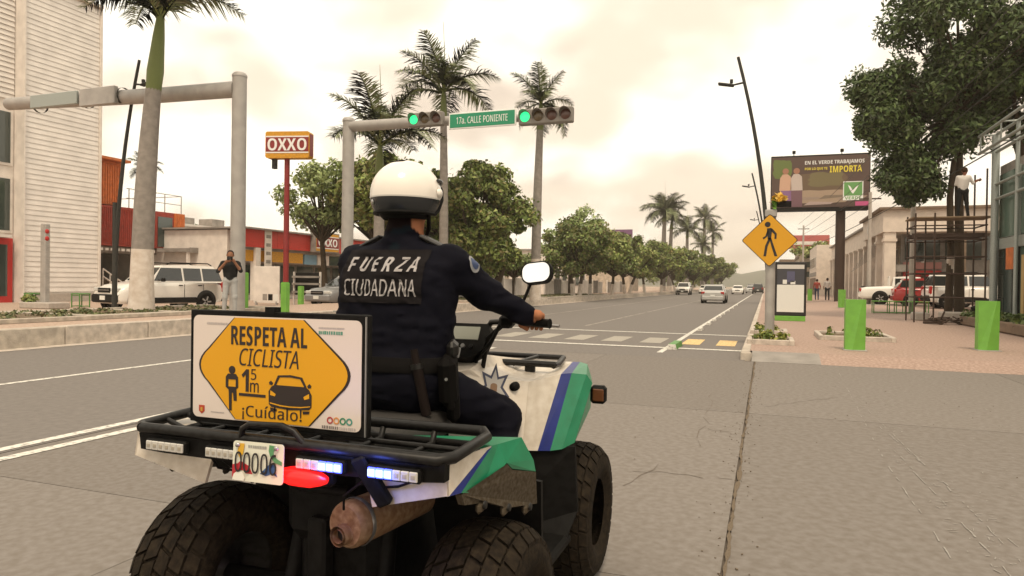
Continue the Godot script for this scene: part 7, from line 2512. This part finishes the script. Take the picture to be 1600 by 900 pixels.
	for s in [[-0.068, 0.045], [0.066, 0.045]]:
		st = S()
		lathe(st, [Vector2(0.0, 0.004), Vector2(0.006, 0.004), Vector2(0.007, 0.0)], Transform3D(Basis(Vector3.RIGHT, PI / 2), Vector3(s[0], s[1], 0.007)), 10)
		obj("screw", st, M.alloy, np)
	# exhaust
	st = S()
	var a0 := Vector3(0.178, 0.655, 0.26)
	var a1 := Vector3(0.235, 0.655, -0.1)
	var ax := (a1 - a0).normalized()
	tube(st, [a0, a0 + ax * 0.012, a0 + ax * 0.02, a1], [0.06, 0.068, 0.07, 0.066], 24)
	var mf := obj("muffler", st, M.rusty, q)
	st = S()
	tube(st, [a0 + ax * 0.004 + Vector3(0.0, -0.022, 0), a0 - ax * 0.03 + Vector3(0.0, -0.022, 0)], [0.031, 0.03], 18, false)
	tube(st, [a0 + ax * 0.004 + Vector3(0.0, -0.022, 0), a0 - ax * 0.03 + Vector3(0.0, -0.022, 0)], [0.02, 0.02], 18, false)
	obj("tail_pipe", st, M.rusty, mf)
	st = S()
	tube(st, [a0 - ax * 0.006 + Vector3(0.0, -0.022, 0), a0 - ax * 0.008 + Vector3(0.0, -0.022, 0)], 0.02, 18)
	obj("bore", st, M.sign_black, mf)
	st = S()
	lathe(st, [Vector2(0.072, -0.008), Vector2(0.074, 0.0), Vector2(0.072, 0.008)], Transform3D(Basis(Quaternion(Vector3.UP, ax)), a0 + ax * 0.05), 24)
	obj("clamp_band", st, M.alloy, mf)
	build_board()

func bp(u: float, v: float) -> Vector2:
	return Vector2((u - 0.5) * 0.645, (0.5 - v) * 0.345)

# print too small to read in the photograph: a broken line of tiny strokes
func fine_print(parent: Node, c: Vector2, w: float, h: float, z: float, m: Material):
	var st := S()
	var x := -w / 2
	while x < w / 2:
		var l := rng.randf_range(0.3, 0.7) * h
		prism(st, PackedVector2Array([Vector2(x, -h / 2), Vector2(x + l, -h / 2), Vector2(x + l, h / 2 * rng.randf_range(0.6, 1.0)), Vector2(x, h / 2)]), 0.0006, at_xyz(c.x, c.y, z))
		x += l + h * rng.randf_range(0.15, 0.35)
	stuff(obj("fine_print", st, m, parent))

func build_board():
	var t := thing("warning_board", "framed yellow and white RESPETA AL CICLISTA board standing on the rear rack", "board", QO + Vector3(-0.062, 1.103, 0.285))
	var st := S()
	cbox(st, Vector3(0, 0, -0.012), Vector3(0.655, 0.355, 0.022), 0.003)
	obj("frame", st, M.quad_black, t)
	st = S()
	prism(st, rounded(0.618, 0.322, 0.02), 0.002, at_xyz(-0.002, 0, 0.0))
	obj("white_panel", st, mt("board_white", 0.66, 0.57, 0.51, 0.45), t)
	st = S()
	box(st, Vector3(0.322, 0, 0.002), Vector3(0.003, 0.345, 0.006))
	obj("edge_trim", st, M.alloy, t)
	var hexa := func(g: float) -> PackedVector2Array:
		var p := PackedVector2Array()
		p.append(bp(0.275 - g * 0.5, 0.045))
		p.append(bp(0.665 + g * 0.5, 0.045))
		for i in 9:
			var s := i / 8.0
			p.append(bp(0.855 + g, 0.35).lerp(bp(0.96 + g, 0.5), s).lerp(bp(0.96 + g, 0.5).lerp(bp(0.855 + g, 0.66), s), s))
		p.append(bp(0.70 + g * 0.5, 0.955))
		p.append(bp(0.285 - g * 0.5, 0.955))
		for i in 9:
			var s := i / 8.0
			p.append(bp(0.125 - g, 0.64).lerp(bp(0.015 - g, 0.485), s).lerp(bp(0.015 - g, 0.485).lerp(bp(0.125 - g, 0.33), s), s))
		return p
	st = S()
	prism(st, hexa.call(0.014), 0.001, at_xyz(0, 0, 0.0025))
	obj("black_border", st, M.board_black if M.has("board_black") else mt("board_black", 0.02, 0.012, 0.01, 0.5), t)
	st = S()
	prism(st, hexa.call(0.0), 0.001, at_xyz(0, 0, 0.004))
	obj("yellow_field", st, mt("board_yellow", 0.66, 0.315, 0.0015, 0.5), t)
	var z := 0.0055
	var put := func(txt: String, u0: float, u1: float, v0: float, v1: float, f: Font):
		var a := bp(u0, v0)
		var b := bp(u1, v1)
		letters("lettering", txt, b.x - a.x, a.y - b.y, at_xyz((a.x + b.x) / 2, (a.y + b.y) / 2, z), M.board_black, t, f, 0.001)
	put.call("RESPETA AL", 0.255, 0.69, 0.115, 0.29, bold)
	put.call("CICLISTA", 0.305, 0.645, 0.315, 0.47, italic)
	put.call("1", 0.32, 0.362, 0.5, 0.70, bold)
	put.call("5", 0.375, 0.405, 0.495, 0.59, sans)
	put.call("m", 0.37, 0.42, 0.615, 0.70, sans)
	put.call("¡Cuídalo!", 0.325, 0.665, 0.815, 0.945, sans)
	st = S()
	for r in [[0.305, 0.46, 0.715, 0.74]]:
		var a := bp(r[0], r[2])
		var b := bp(r[1], r[3])
		prism(st, PackedVector2Array([a, Vector2(b.x, a.y), b, Vector2(a.x, b.y)]), 0.001, at_xyz(0, 0, z))
	obj("distance_bar", st, M.board_black, t)
	# cyclist seen from the front
	st = S()
	prism(st, arc(bp(0.262, 0.515).x, bp(0.262, 0.515).y, 0.0125, 0, TAU, 16), 0.001, at_xyz(0, 0, z))
	for p in [[[0.225, 0.58], [0.238, 0.55], [0.285, 0.55], [0.298, 0.58], [0.3, 0.67], [0.285, 0.69], [0.285, 0.6], [0.24, 0.6], [0.24, 0.69], [0.225, 0.67]], [[0.24, 0.665], [0.285, 0.665], [0.29, 0.71], [0.292, 0.79], [0.274, 0.79], [0.27, 0.72], [0.262, 0.72], [0.262, 0.88], [0.247, 0.88], [0.244, 0.72]]]:
		var pp := PackedVector2Array()
		for e in p:
			pp.append(bp(e[0], e[1]))
		prism(st, pp, 0.001, at_xyz(0, 0, z))
	obj("cyclist_pictogram", st, M.board_black, t)
	# car seen from the front
	st = S()
	for p in [[[0.478, 0.68], [0.492, 0.64], [0.51, 0.62], [0.685, 0.62], [0.705, 0.645], [0.718, 0.69], [0.718, 0.79], [0.705, 0.815], [0.6, 0.83], [0.495, 0.815], [0.48, 0.79]], [[0.487, 0.82], [0.525, 0.83], [0.525, 0.85], [0.49, 0.845]], [[0.67, 0.83], [0.708, 0.825], [0.705, 0.85], [0.672, 0.855]], [[0.48, 0.6], [0.49, 0.585], [0.503, 0.605], [0.497, 0.625], [0.482, 0.62]], [[0.716, 0.605], [0.705, 0.59], [0.694, 0.61], [0.7, 0.63], [0.714, 0.625]],
			[[0.508, 0.62], [0.53, 0.535], [0.6, 0.525], [0.665, 0.54], [0.69, 0.62], [0.678, 0.62], [0.655, 0.555], [0.6, 0.545], [0.54, 0.55], [0.52, 0.62]]]:
		var pp := PackedVector2Array()
		for e in p:
			pp.append(bp(e[0], e[1]))
		prism(st, pp, 0.001, at_xyz(0, 0, z))
	obj("car_pictogram", st, M.board_black, t)
	st = S()
	for p in [[[0.49, 0.67], [0.52, 0.7], [0.515, 0.72], [0.488, 0.71]], [[0.705, 0.675], [0.675, 0.705], [0.68, 0.73], [0.707, 0.715]], [[0.487, 0.775], [0.545, 0.792], [0.6, 0.797], [0.66, 0.793], [0.712, 0.78], [0.712, 0.787], [0.66, 0.802], [0.6, 0.806], [0.545, 0.802], [0.487, 0.784]]]:
		var pp := PackedVector2Array()
		for e in p:
			pp.append(bp(e[0], e[1]))
		prism(st, pp, 0.0008, at_xyz(0, 0, z + 0.0012))
	obj("car_lights", st, M.board_yellow, t)
	# corner marks
	st = S()
	var cr := bp(0.075, 0.895)
	prism(st, PackedVector2Array([cr + Vector2(-0.011, 0.013), cr + Vector2(0.011, 0.013), cr + Vector2(0.011, -0.005), cr + Vector2(0, -0.014), cr + Vector2(-0.011, -0.005)]), 0.001, at_xyz(0, 0, 0.0025))
	var sh := obj("crest", st, mt("crest_red", 0.42, 0.05, 0.02, 0.5), t)
	st = S()
	prism(st, rounded(0.008, 0.012, 0.002), 0.0006, at_xyz(cr.x, cr.y, 0.0037))
	obj("crest_field", st, mt("crest_gold", 0.5, 0.3, 0.04, 0.5), sh)
	for i in 4:
		var c := bp(0.815 + i * 0.034, 0.885)
		st = S()
		var oc := arc(c.x, c.y, 0.0105, 0, TAU, 16)
		for k in 16:
			var a := TAU * k / 16
			var b := TAU * (k + 1) / 16
			plate(st, [Vector3(c.x + cos(a) * 0.0105, c.y + sin(a) * 0.0105, 0.0035), Vector3(c.x + cos(b) * 0.0105, c.y + sin(b) * 0.0105, 0.0035), Vector3(c.x + cos(b) * 0.0065, c.y + sin(b) * 0.0065, 0.0035), Vector3(c.x + cos(a) * 0.0065, c.y + sin(a) * 0.0065, 0.0035)], Vector3(0, 0, -0.001))
		obj("ring_mark", st, mt("ring%d" % i, [0.4, 0.6, 0.03, 0.05][i], [0.05, 0.25, 0.2, 0.25][i], [0.05, 0.08, 0.1, 0.2][i], 0.5), t)
	var g1 := mt("print_grey", 0.2, 0.17, 0.16, 0.5)
	var pale := mt("print_pale", 0.45, 0.4, 0.38, 0.5)
	var pg := mt("print_green", 0.10, 0.27, 0.19, 0.5)
	fine_print(t, bp(0.815, 0.945), 0.055, 0.009, 0.0025, g1)
	fine_print(t, bp(0.905, 0.945), 0.05, 0.009, 0.0025, pale)
	fine_print(t, bp(0.18, 0.105), 0.1, 0.007, 0.0025, pale)
	fine_print(t, bp(0.17, 0.91), 0.05, 0.004, 0.0025, pale)
	fine_print(t, bp(0.815, 0.105), 0.085, 0.005, 0.0025, pale)
	fine_print(t, bp(0.815, 0.145), 0.085, 0.01, 0.0025, pg)
	st = S()
	box(st, Vector3(bp(0.475, 0).x, 0.182, -0.012), Vector3(0.035, 0.02, 0.03))
	obj("clip", st, M.quad_black, t)

# ---------------------------------------------------------------- the rider
func build_rider():
	rng.seed = 1200
	var c := -0.095
	var zc := -0.515
	# colours: 0 jacket 1 trousers 2 collar 3 skin 4 hair 5 boots 6 glove-free hand skin
	var B := [
		[Vector3(c - 0.12, 0.985, -0.47), Vector3(c + 0.12, 0.985, -0.47), 0.145, 0.145, 1],
		[Vector3(c, 1.05, -0.49), Vector3(c, 1.36, zc - 0.005), 0.14, 0.15, 0],
		[Vector3(c - 0.125, 1.07, -0.495), Vector3(c - 0.14, 1.37, zc), 0.13, 0.125, 0],
		[Vector3(c + 0.125, 1.07, -0.495), Vector3(c + 0.14, 1.37, zc), 0.13, 0.125, 0],
		[Vector3(c - 0.2, 1.455, -0.545), Vector3(c + 0.2, 1.455, -0.545), 0.08, 0.08, 0],
		[Vector3(c - 0.12, 1.47, -0.535), Vector3(c, 1.545, -0.545), 0.065, 0.062, 0],
		[Vector3(c + 0.12, 1.47, -0.535), Vector3(c, 1.545, -0.545), 0.065, 0.062, 0],
		[Vector3(c, 1.5, -0.545), Vector3(c, 1.562, -0.55), 0.07, 0.062, 2],
		[Vector3(c - 0.01, 1.56, -0.55), Vector3(c, 1.69, -0.565), 0.057, 0.062, 4],
		[Vector3(c + 0.026, 1.56, -0.575), Vector3(c + 0.03, 1.68, -0.585), 0.05, 0.052, 3],
		# right arm
		[Vector3(c + 0.22, 1.45, -0.56), Vector3(0.225, 1.335, -0.675), 0.088, 0.07, 0],
		[Vector3(0.225, 1.335, -0.675), Vector3(0.375, 1.25, -0.765), 0.068, 0.05, 0],
		[Vector3(0.375, 1.25, -0.765), Vector3(0.392, 1.242, -0.775), 0.036, 0.034, 3],
		# left arm
		[Vector3(c - 0.22, 1.45, -0.56), Vector3(-0.42, 1.32, -0.71), 0.088, 0.07, 0],
		[Vector3(-0.42, 1.32, -0.71), Vector3(-0.42, 1.255, -0.79), 0.066, 0.05, 0],
		[Vector3(-0.42, 1.25, -0.79), Vector3(-0.415, 1.24, -0.8), 0.036, 0.034, 3],
		# legs
		[Vector3(c + 0.11, 0.965, -0.5), Vector3(0.275, 0.80, -0.77), 0.125, 0.088, 1],
		[Vector3(0.275, 0.80, -0.77), Vector3(0.33, 0.46, -0.60), 0.085, 0.06, 1],
		[Vector3(c - 0.11, 0.965, -0.5), Vector3(-0.36, 0.80, -0.77), 0.125, 0.088, 1],
		[Vector3(-0.36, 0.80, -0.77), Vector3(-0.38, 0.46, -0.60), 0.085, 0.06, 1],
		[Vector3(0.33, 0.5, -0.61), Vector3(0.335, 0.39, -0.58), 0.062, 0.055, 5], [Vector3(0.335, 0.385, -0.56), Vector3(0.35, 0.375, -0.74), 0.048, 0.04, 5],
		[Vector3(-0.38, 0.5, -0.61), Vector3(-0.385, 0.39, -0.58), 0.062, 0.055, 5], [Vector3(-0.385, 0.385, -0.56), Vector3(-0.4, 0.375, -0.74), 0.048, 0.04, 5]]
	# head, turned slightly to the right
	var fwd := Vector3(0.35, 0, -0.94).normalized()
	B += head_bones(Vector3(c + 0.005, 1.745, -0.575), fwd, 3, 4)
	# hands closed on the grips
	for s in [1.0, -1.0]:
		var g0 := Vector3(s * 0.405, 1.212, -0.80)
		var ax := Vector3(s * 0.98, -0.03, 0.2).normalized()
		B.append([g0 + Vector3(-s * 0.018, 0.032, 0.02), g0 + Vector3(s * 0.025, 0.032, 0.026), 0.024, 0.023, 3])
		for i in 4:
			var o := g0 + ax * (-0.036 + i * 0.022)
			B.append([o + Vector3(0, 0.034, 0.004), o + Vector3(0, 0.03, -0.026), 0.0105, 0.0105, 3])
			B.append([o + Vector3(0, 0.03, -0.026), o + Vector3(0, -0.004, -0.036), 0.0105, 0.0095, 3])
			B.append([o + Vector3(0, -0.004, -0.036), o + Vector3(0, -0.027, -0.014), 0.0095, 0.0085, 3])
		B.append([g0 + Vector3(-s * 0.035, 0.02, 0.016), g0 + Vector3(-s * 0.05, -0.012, 0.022), 0.013, 0.011, 3])
		B.append([g0 + Vector3(-s * 0.05, -0.012, 0.022), g0 + Vector3(-s * 0.03, -0.03, 0.004), 0.011, 0.009, 3])
	var body := []
	var hands := []
	for i in B.size():
		if B[i][2] < 0.026 and B[i][0].y < 1.4:
			hands.append(B[i])
		else:
			body.append(B[i])
	var cols := [Color(0.0062, 0.0072, 0.0112), Color(0.0052, 0.006, 0.0092), Color(0.0068, 0.0082, 0.0125), Color(0.36, 0.15, 0.08), Color(0.008, 0.006, 0.005), Color(0.006, 0.006, 0.006)]
	var m := mt("uniform", 1, 1, 1, 0.8)
	m.vertex_color_use_as_albedo = true
	m.metallic_specular = 0.2
	m.normal_enabled = true
	m.uv1_triplanar = true
	m.uv1_scale = Vector3.ONE * 9.0
	m.normal_texture = NZ.rb
	m.normal_scale = 0.25
	var t := thing("person", "officer in dark navy uniform lettered FUERZA CIUDADANA riding the quad bike", "person", QO)
	# body and hands joined into one mesh of two surfaces
	var mesh := body_mesh(body, 0.0115, 0.03, cols, 0.009)
	var hm := body_mesh(hands, 0.0036, 0.008, cols)
	var st := SurfaceTool.new()
	st.begin(Mesh.PRIMITIVE_TRIANGLES)
	st.append_from(mesh, 0, Transform3D())
	st.append_from(hm, 0, Transform3D())
	obj("body", st.commit(), m, t)
	# lettering laid on the back
	var onto := func(x: float, y: float, off: float) -> Vector3:
		var z := -0.2
		for i in 40:
			var d := body_field(Vector3(x, y, z), body, 0.03) + 0.009 * fold_at(Vector3(x, y, z))
			if d < 0.0005:
				break
			z -= d * 0.9
		return Vector3(x, y, z + off)
	var cx := -0.105
	var pm := PackedVector3Array()
	st = S()
	st.set_smooth_group(1)
	var nx := 40
	var ny := 24
	for j in ny:
		for i in nx:
			var q := []
			for e in [[0, 1], [1, 1], [1, 0], [0, 0]]:
				q.append(onto.call(cx - 0.185 + 0.37 * (i + e[0]) / nx, 1.292 + 0.215 * (j + e[1]) / ny, 0.005))
			quad(st, q[0], q[1], q[2], q[3])
	var patch := obj("back_patch", st, mt("patch", 0.0118, 0.0100, 0.0105, 0.85), t)
	dull(["patch"], 0.2)
	var put := func(txt: String, w: float, h: float, y: float, f: Font):
		var arr := text_arrays(txt, f, 0.1)
		var vs: PackedVector3Array = arr[Mesh.ARRAY_VERTEX]
		var bb := AABB(vs[0], Vector3.ZERO)
		for p in vs:
			bb = bb.expand(p)
		var ctr := bb.get_center()
		# split the letters finely so that they follow the cloth
		var todo := []
		var ids: PackedInt32Array = arr[Mesh.ARRAY_INDEX]
		for i in range(0, ids.size(), 3):
			var tr := []
			for e in 3:
				var p := vs[ids[i + e]]
				tr.append(Vector3((p.x - ctr.x) / bb.size.x * w, (p.y - ctr.y) / bb.size.y * h, 0.0025 if p.z > ctr.z else 0.0))
			todo.append(tr)
		var ls := S()
		ls.set_smooth_group(-1)
		while todo:
			var tr: Array = todo.pop_back()
			var far := 0
			for e in 3:
				if tr[e].distance_to(tr[(e + 1) % 3]) > tr[far].distance_to(tr[(far + 1) % 3]):
					far = e
			if tr[far].distance_to(tr[(far + 1) % 3]) > 0.011:
				var mp: Vector3 = (tr[far] + tr[(far + 1) % 3]) / 2
				todo.append([tr[far], mp, tr[(far + 2) % 3]])
				todo.append([mp, tr[(far + 1) % 3], tr[(far + 2) % 3]])
				continue
			for p in tr:
				ls.add_vertex(onto.call(cx + p.x, y + p.y, 0.0065 + p.z))
		obj("lettering", ls, mt("letter_grey", 0.33, 0.305, 0.3, 0.6), patch)
	put.call("F U E R Z A", 0.315, 0.06, 1.447, bold_italic)
	put.call("CIUDADANA", 0.325, 0.068, 1.352, sans)
	# badge on the right sleeve
	var sc := Vector3(0.155, 1.405, -0.615)
	var sd := Vector3(0.62, 0.45, 0.42).normalized()
	var su := (Vector3(0, 1, 0) - sd * sd.y).normalized()
	var sx := su.cross(sd)
	for ring in [[0.038, 0.006, "sleeve_badge", mt("sleeve_pale", 0.24, 0.24, 0.25, 0.7)], [0.027, 0.008, "badge_centre", mt("sleeve_blue", 0.03, 0.05, 0.12, 0.7)]]:
		st = S()
		st.set_smooth_group(1)
		var prev := []
		for i in 17:
			var a := TAU * i / 16
			var row := []
			for k in 4:
				var p: Vector3 = sc + (sx * cos(a) * 0.75 + su * sin(a)) * ring[0] * k / 3.0 + sd * 0.25
				for it in 30:
					var dd := body_field(p, body, 0.03) + 0.009 * fold_at(p)
					if dd < 0.0005:
						break
					p -= sd * dd * 0.8
				row.append(p + sd * ring[1])
			if i > 0:
				for k in 3:
					quad(st, prev[k], row[k], row[k + 1], prev[k + 1])
			prev = row
		obj(ring[2], st, ring[3], t)
	# shoulder strap
	for s in [-1.0, 1.0]:
		st = S()
		cbox(st, Vector3(c + s * 0.15, 1.54, -0.548), Vector3(0.13, 0.016, 0.06), 0.006, Basis(Vector3.BACK, -s * 0.42))
		obj("epaulette", st, M.sign_black, t)
	# belt
	st = S()
	var ring := []
	for i in 33:
		var a := TAU * i / 32
		var d := Vector3(cos(a), 0, sin(a))
		var r := 0.5
		var p0 := Vector3(c, 1.055, -0.49)
		for k in 40:
			var dd := body_field(p0 + d * r, body, 0.03)
			if dd < 0.001:
				break
			r -= dd * 0.8
		ring.append(p0 + d * (r + 0.012))
	st.set_smooth_group(1)
	for i in 32:
		var u := Vector3(0, 0.028, 0)
		quad(st, ring[i] + u, ring[i + 1] + u, ring[i + 1] - u, ring[i] - u)
		quad(st, ring[i] + u, ring[i] + u - (ring[i] - Vector3(c, 1.055, -0.49)).normalized() * 0.03, ring[i + 1] + u - (ring[i + 1] - Vector3(c, 1.055, -0.49)).normalized() * 0.03, ring[i + 1] + u)
	mt("leather", 0.006, 0.0052, 0.0048, 0.7).metallic_specular = 0.15
	obj("belt", st, M.leather, t)
	# holster and pouch on the right hip, baton
	var h := thing("holster", "black pistol holster with grip on the officer's right hip", "holster", QO)
	st = S()
	var hbz := Basis(Vector3.RIGHT, 0.15) * Basis(Vector3.UP, 0.35)
	cbox(st, Vector3(0.175, 1.0, -0.445), Vector3(0.07, 0.19, 0.15), 0.024, hbz)
	obj("pouch", st, M.leather, h)
	st = S()
	cbox(st, Vector3(0.185, 0.895, -0.47), Vector3(0.05, 0.13, 0.085), 0.02, hbz)
	obj("sheath", st, M.leather, h)
	st = S()
	cbox(st, Vector3(0.2, 0.93, -0.41), Vector3(0.03, 0.09, 0.045), 0.01, hbz)
	obj("magazine_pouch", st, M.leather, h)
	st = S()
	cbox(st, Vector3(0.18, 1.115, -0.47), Vector3(0.045, 0.07, 0.085), 0.018, hbz)
	obj("pistol_grip", st, M.quad_tube, h)
	st = S()
	tube(st, [Vector3(0.2, 1.01, -0.372), Vector3(0.202, 1.01, -0.366)], 0.006, 8)
	obj("snap", st, M.alloy, h)
	var bt := thing("baton", "dark brown baton hanging from the officer's belt behind the holster", "baton", QO)
	st = S()
	tube(st, [Vector3(0.075, 1.12, -0.345), Vector3(0.085, 1.07, -0.345), Vector3(0.09, 1.05, -0.345), Vector3(0.125, 0.87, -0.36)], [0.014, 0.016, 0.02, 0.019], 10)
	obj("stick", st, mt("baton_brown", 0.011, 0.007, 0.006, 0.7), bt)
	dull(["baton_brown"], 0.2)
	st = S()
	tube(st, [Vector3(0.086, 1.065, -0.345), Vector3(0.09, 1.045, -0.345)], 0.023, 12)
	obj("collar", st, M.quad_tube, bt)
	build_helmet(t, c)

func build_helmet(t: Node3D, c: float):
	var hel := thing("helmet", "white motorcycle helmet with black lower band worn by the officer", "helmet", QO + Vector3(c + 0.005, 1.738, -0.572))
	var turn := Basis(Vector3.UP, -0.36) * Basis(Vector3.RIGHT, 0.0)
	var rx := 0.137
	var ry := 0.147
	var rz := 0.158
	# surface point: az 0 is forward (-z)
	var pt := func(az: float, el: float, k: float) -> Vector3:
		var d := Vector3(sin(az) * cos(el), sin(el), -cos(az) * cos(el))
		var flare := 1.0 + 0.05 * clampf(-el, 0.0, 1.0) * (1.0 if cos(az) < 0.2 else 0.4)
		return turn * (Vector3(d.x * rx * flare, d.y * ry, d.z * rz * flare) * k)
	var part := func(called: String, a0: float, a1: float, lo: Callable, hi: Callable, k: float, m: Material, nn: int, mm: int) -> MeshInstance3D:
		var st := S()
		st.set_smooth_group(1)
		for i in nn:
			var z0: float = lerpf(a0, a1, float(i) / nn)
			var z1: float = lerpf(a0, a1, float(i + 1) / nn)
			for j in mm:
				var e: Array = [lerpf(lo.call(z0), hi.call(z0), float(j) / mm), lerpf(lo.call(z0), hi.call(z0), float(j + 1) / mm), lerpf(lo.call(z1), hi.call(z1), float(j) / mm), lerpf(lo.call(z1), hi.call(z1), float(j + 1) / mm)]
				quad(st, pt.call(z0, e[1], k), pt.call(z1, e[3], k), pt.call(z1, e[2], k), pt.call(z0, e[0], k))
		return obj(called, st, m, hel)
	var white := mt("helmet_white", 0.78, 0.72, 0.65, 0.16)
	white.clearcoat_enabled = true
	white.clearcoat = 0.8
	var blk := mt("helmet_black", 0.02, 0.022, 0.025, 0.22)
	# brow opening at the front: the shell starts higher there
	var bottom := func(az: float) -> float:
		var f := smoothstep(0.55, 1.05, absf(wrapf(az, -PI, PI)))
		return lerpf(0.28, -0.56, f)
	var band_top := func(az: float) -> float:
		var f := smoothstep(0.55, 1.05, absf(wrapf(az, -PI, PI)))
		return lerpf(0.36, -0.11, f)
	part.call("shell", -PI, PI, band_top, func(_a): return PI / 2, 1.0, white, 48, 14)
	part.call("black_band", -PI, PI, bottom, band_top, 0.997, blk, 48, 6)
	part.call("trim_line", -PI, PI, func(a): return band_top.call(a) - 0.02, func(a): return band_top.call(a) + 0.02, 1.008, mt("trim_pale", 0.55, 0.52, 0.48, 0.3), 48, 1)
	var st := S()
	var rim := []
	for i in 49:
		var az := -PI + TAU * i / 48
		rim.append(pt.call(az, bottom.call(az), 1.0))
	tube(st, rim, 0.008, 8, false)
	obj("rim_bead", st, M.quad_black, hel)
	# padding under the back rim and the chin strap
	part.call("neck_padding", -PI * 1.0, PI * 1.0, func(a): return lerpf(bottom.call(a), -0.85, smoothstep(0.8, 1.2, absf(a))), func(a): return bottom.call(a), 0.93, M.quad_black, 40, 3)
	for s in [-1.0, 1.0]:
		st = S()
		lathe(st, [Vector2(0.0, 0.012), Vector2(0.016, 0.011), Vector2(0.02, 0.0)], Transform3D(Basis(Quaternion(Vector3.UP, (turn * Vector3(s, 0.05, -0.45)).normalized())), pt.call(s * 1.12, 0.06, 1.0)), 14)
		obj("visor_hinge", st, white, hel)
		st = S()
		tube(st, [pt.call(s * 1.35, -0.6, 0.96), turn * Vector3(s * 0.085, -0.14, -0.05), turn * Vector3(s * 0.03, -0.175, -0.085)], 0.009, 6)
		obj("chin_strap", st, M.quad_black, hel)
	st = S()
	var vis := []
	for i in 13:
		var az := -1.1 + 2.2 * i / 12.0
		vis.append(pt.call(az, 0.42, 1.04))
	tube(st, vis, [0.006, 0.01, 0.012, 0.013, 0.014, 0.014, 0.014, 0.014, 0.014, 0.013, 0.012, 0.01, 0.006], 8)
	obj("peak", st, blk, hel)
	st = S()
	var sd: Vector3 = (turn * Vector3(-0.33, -0.25, 0.9)).normalized()
	lathe(st, [Vector2(0.0, 0.005), Vector2(0.008, 0.0045), Vector2(0.011, 0.0)], Transform3D(Basis(Quaternion(Vector3.UP, sd)), pt.call(PI + 0.25, -0.26, 1.0)), 14)
	obj("snap_button", st, M.alloy, hel)
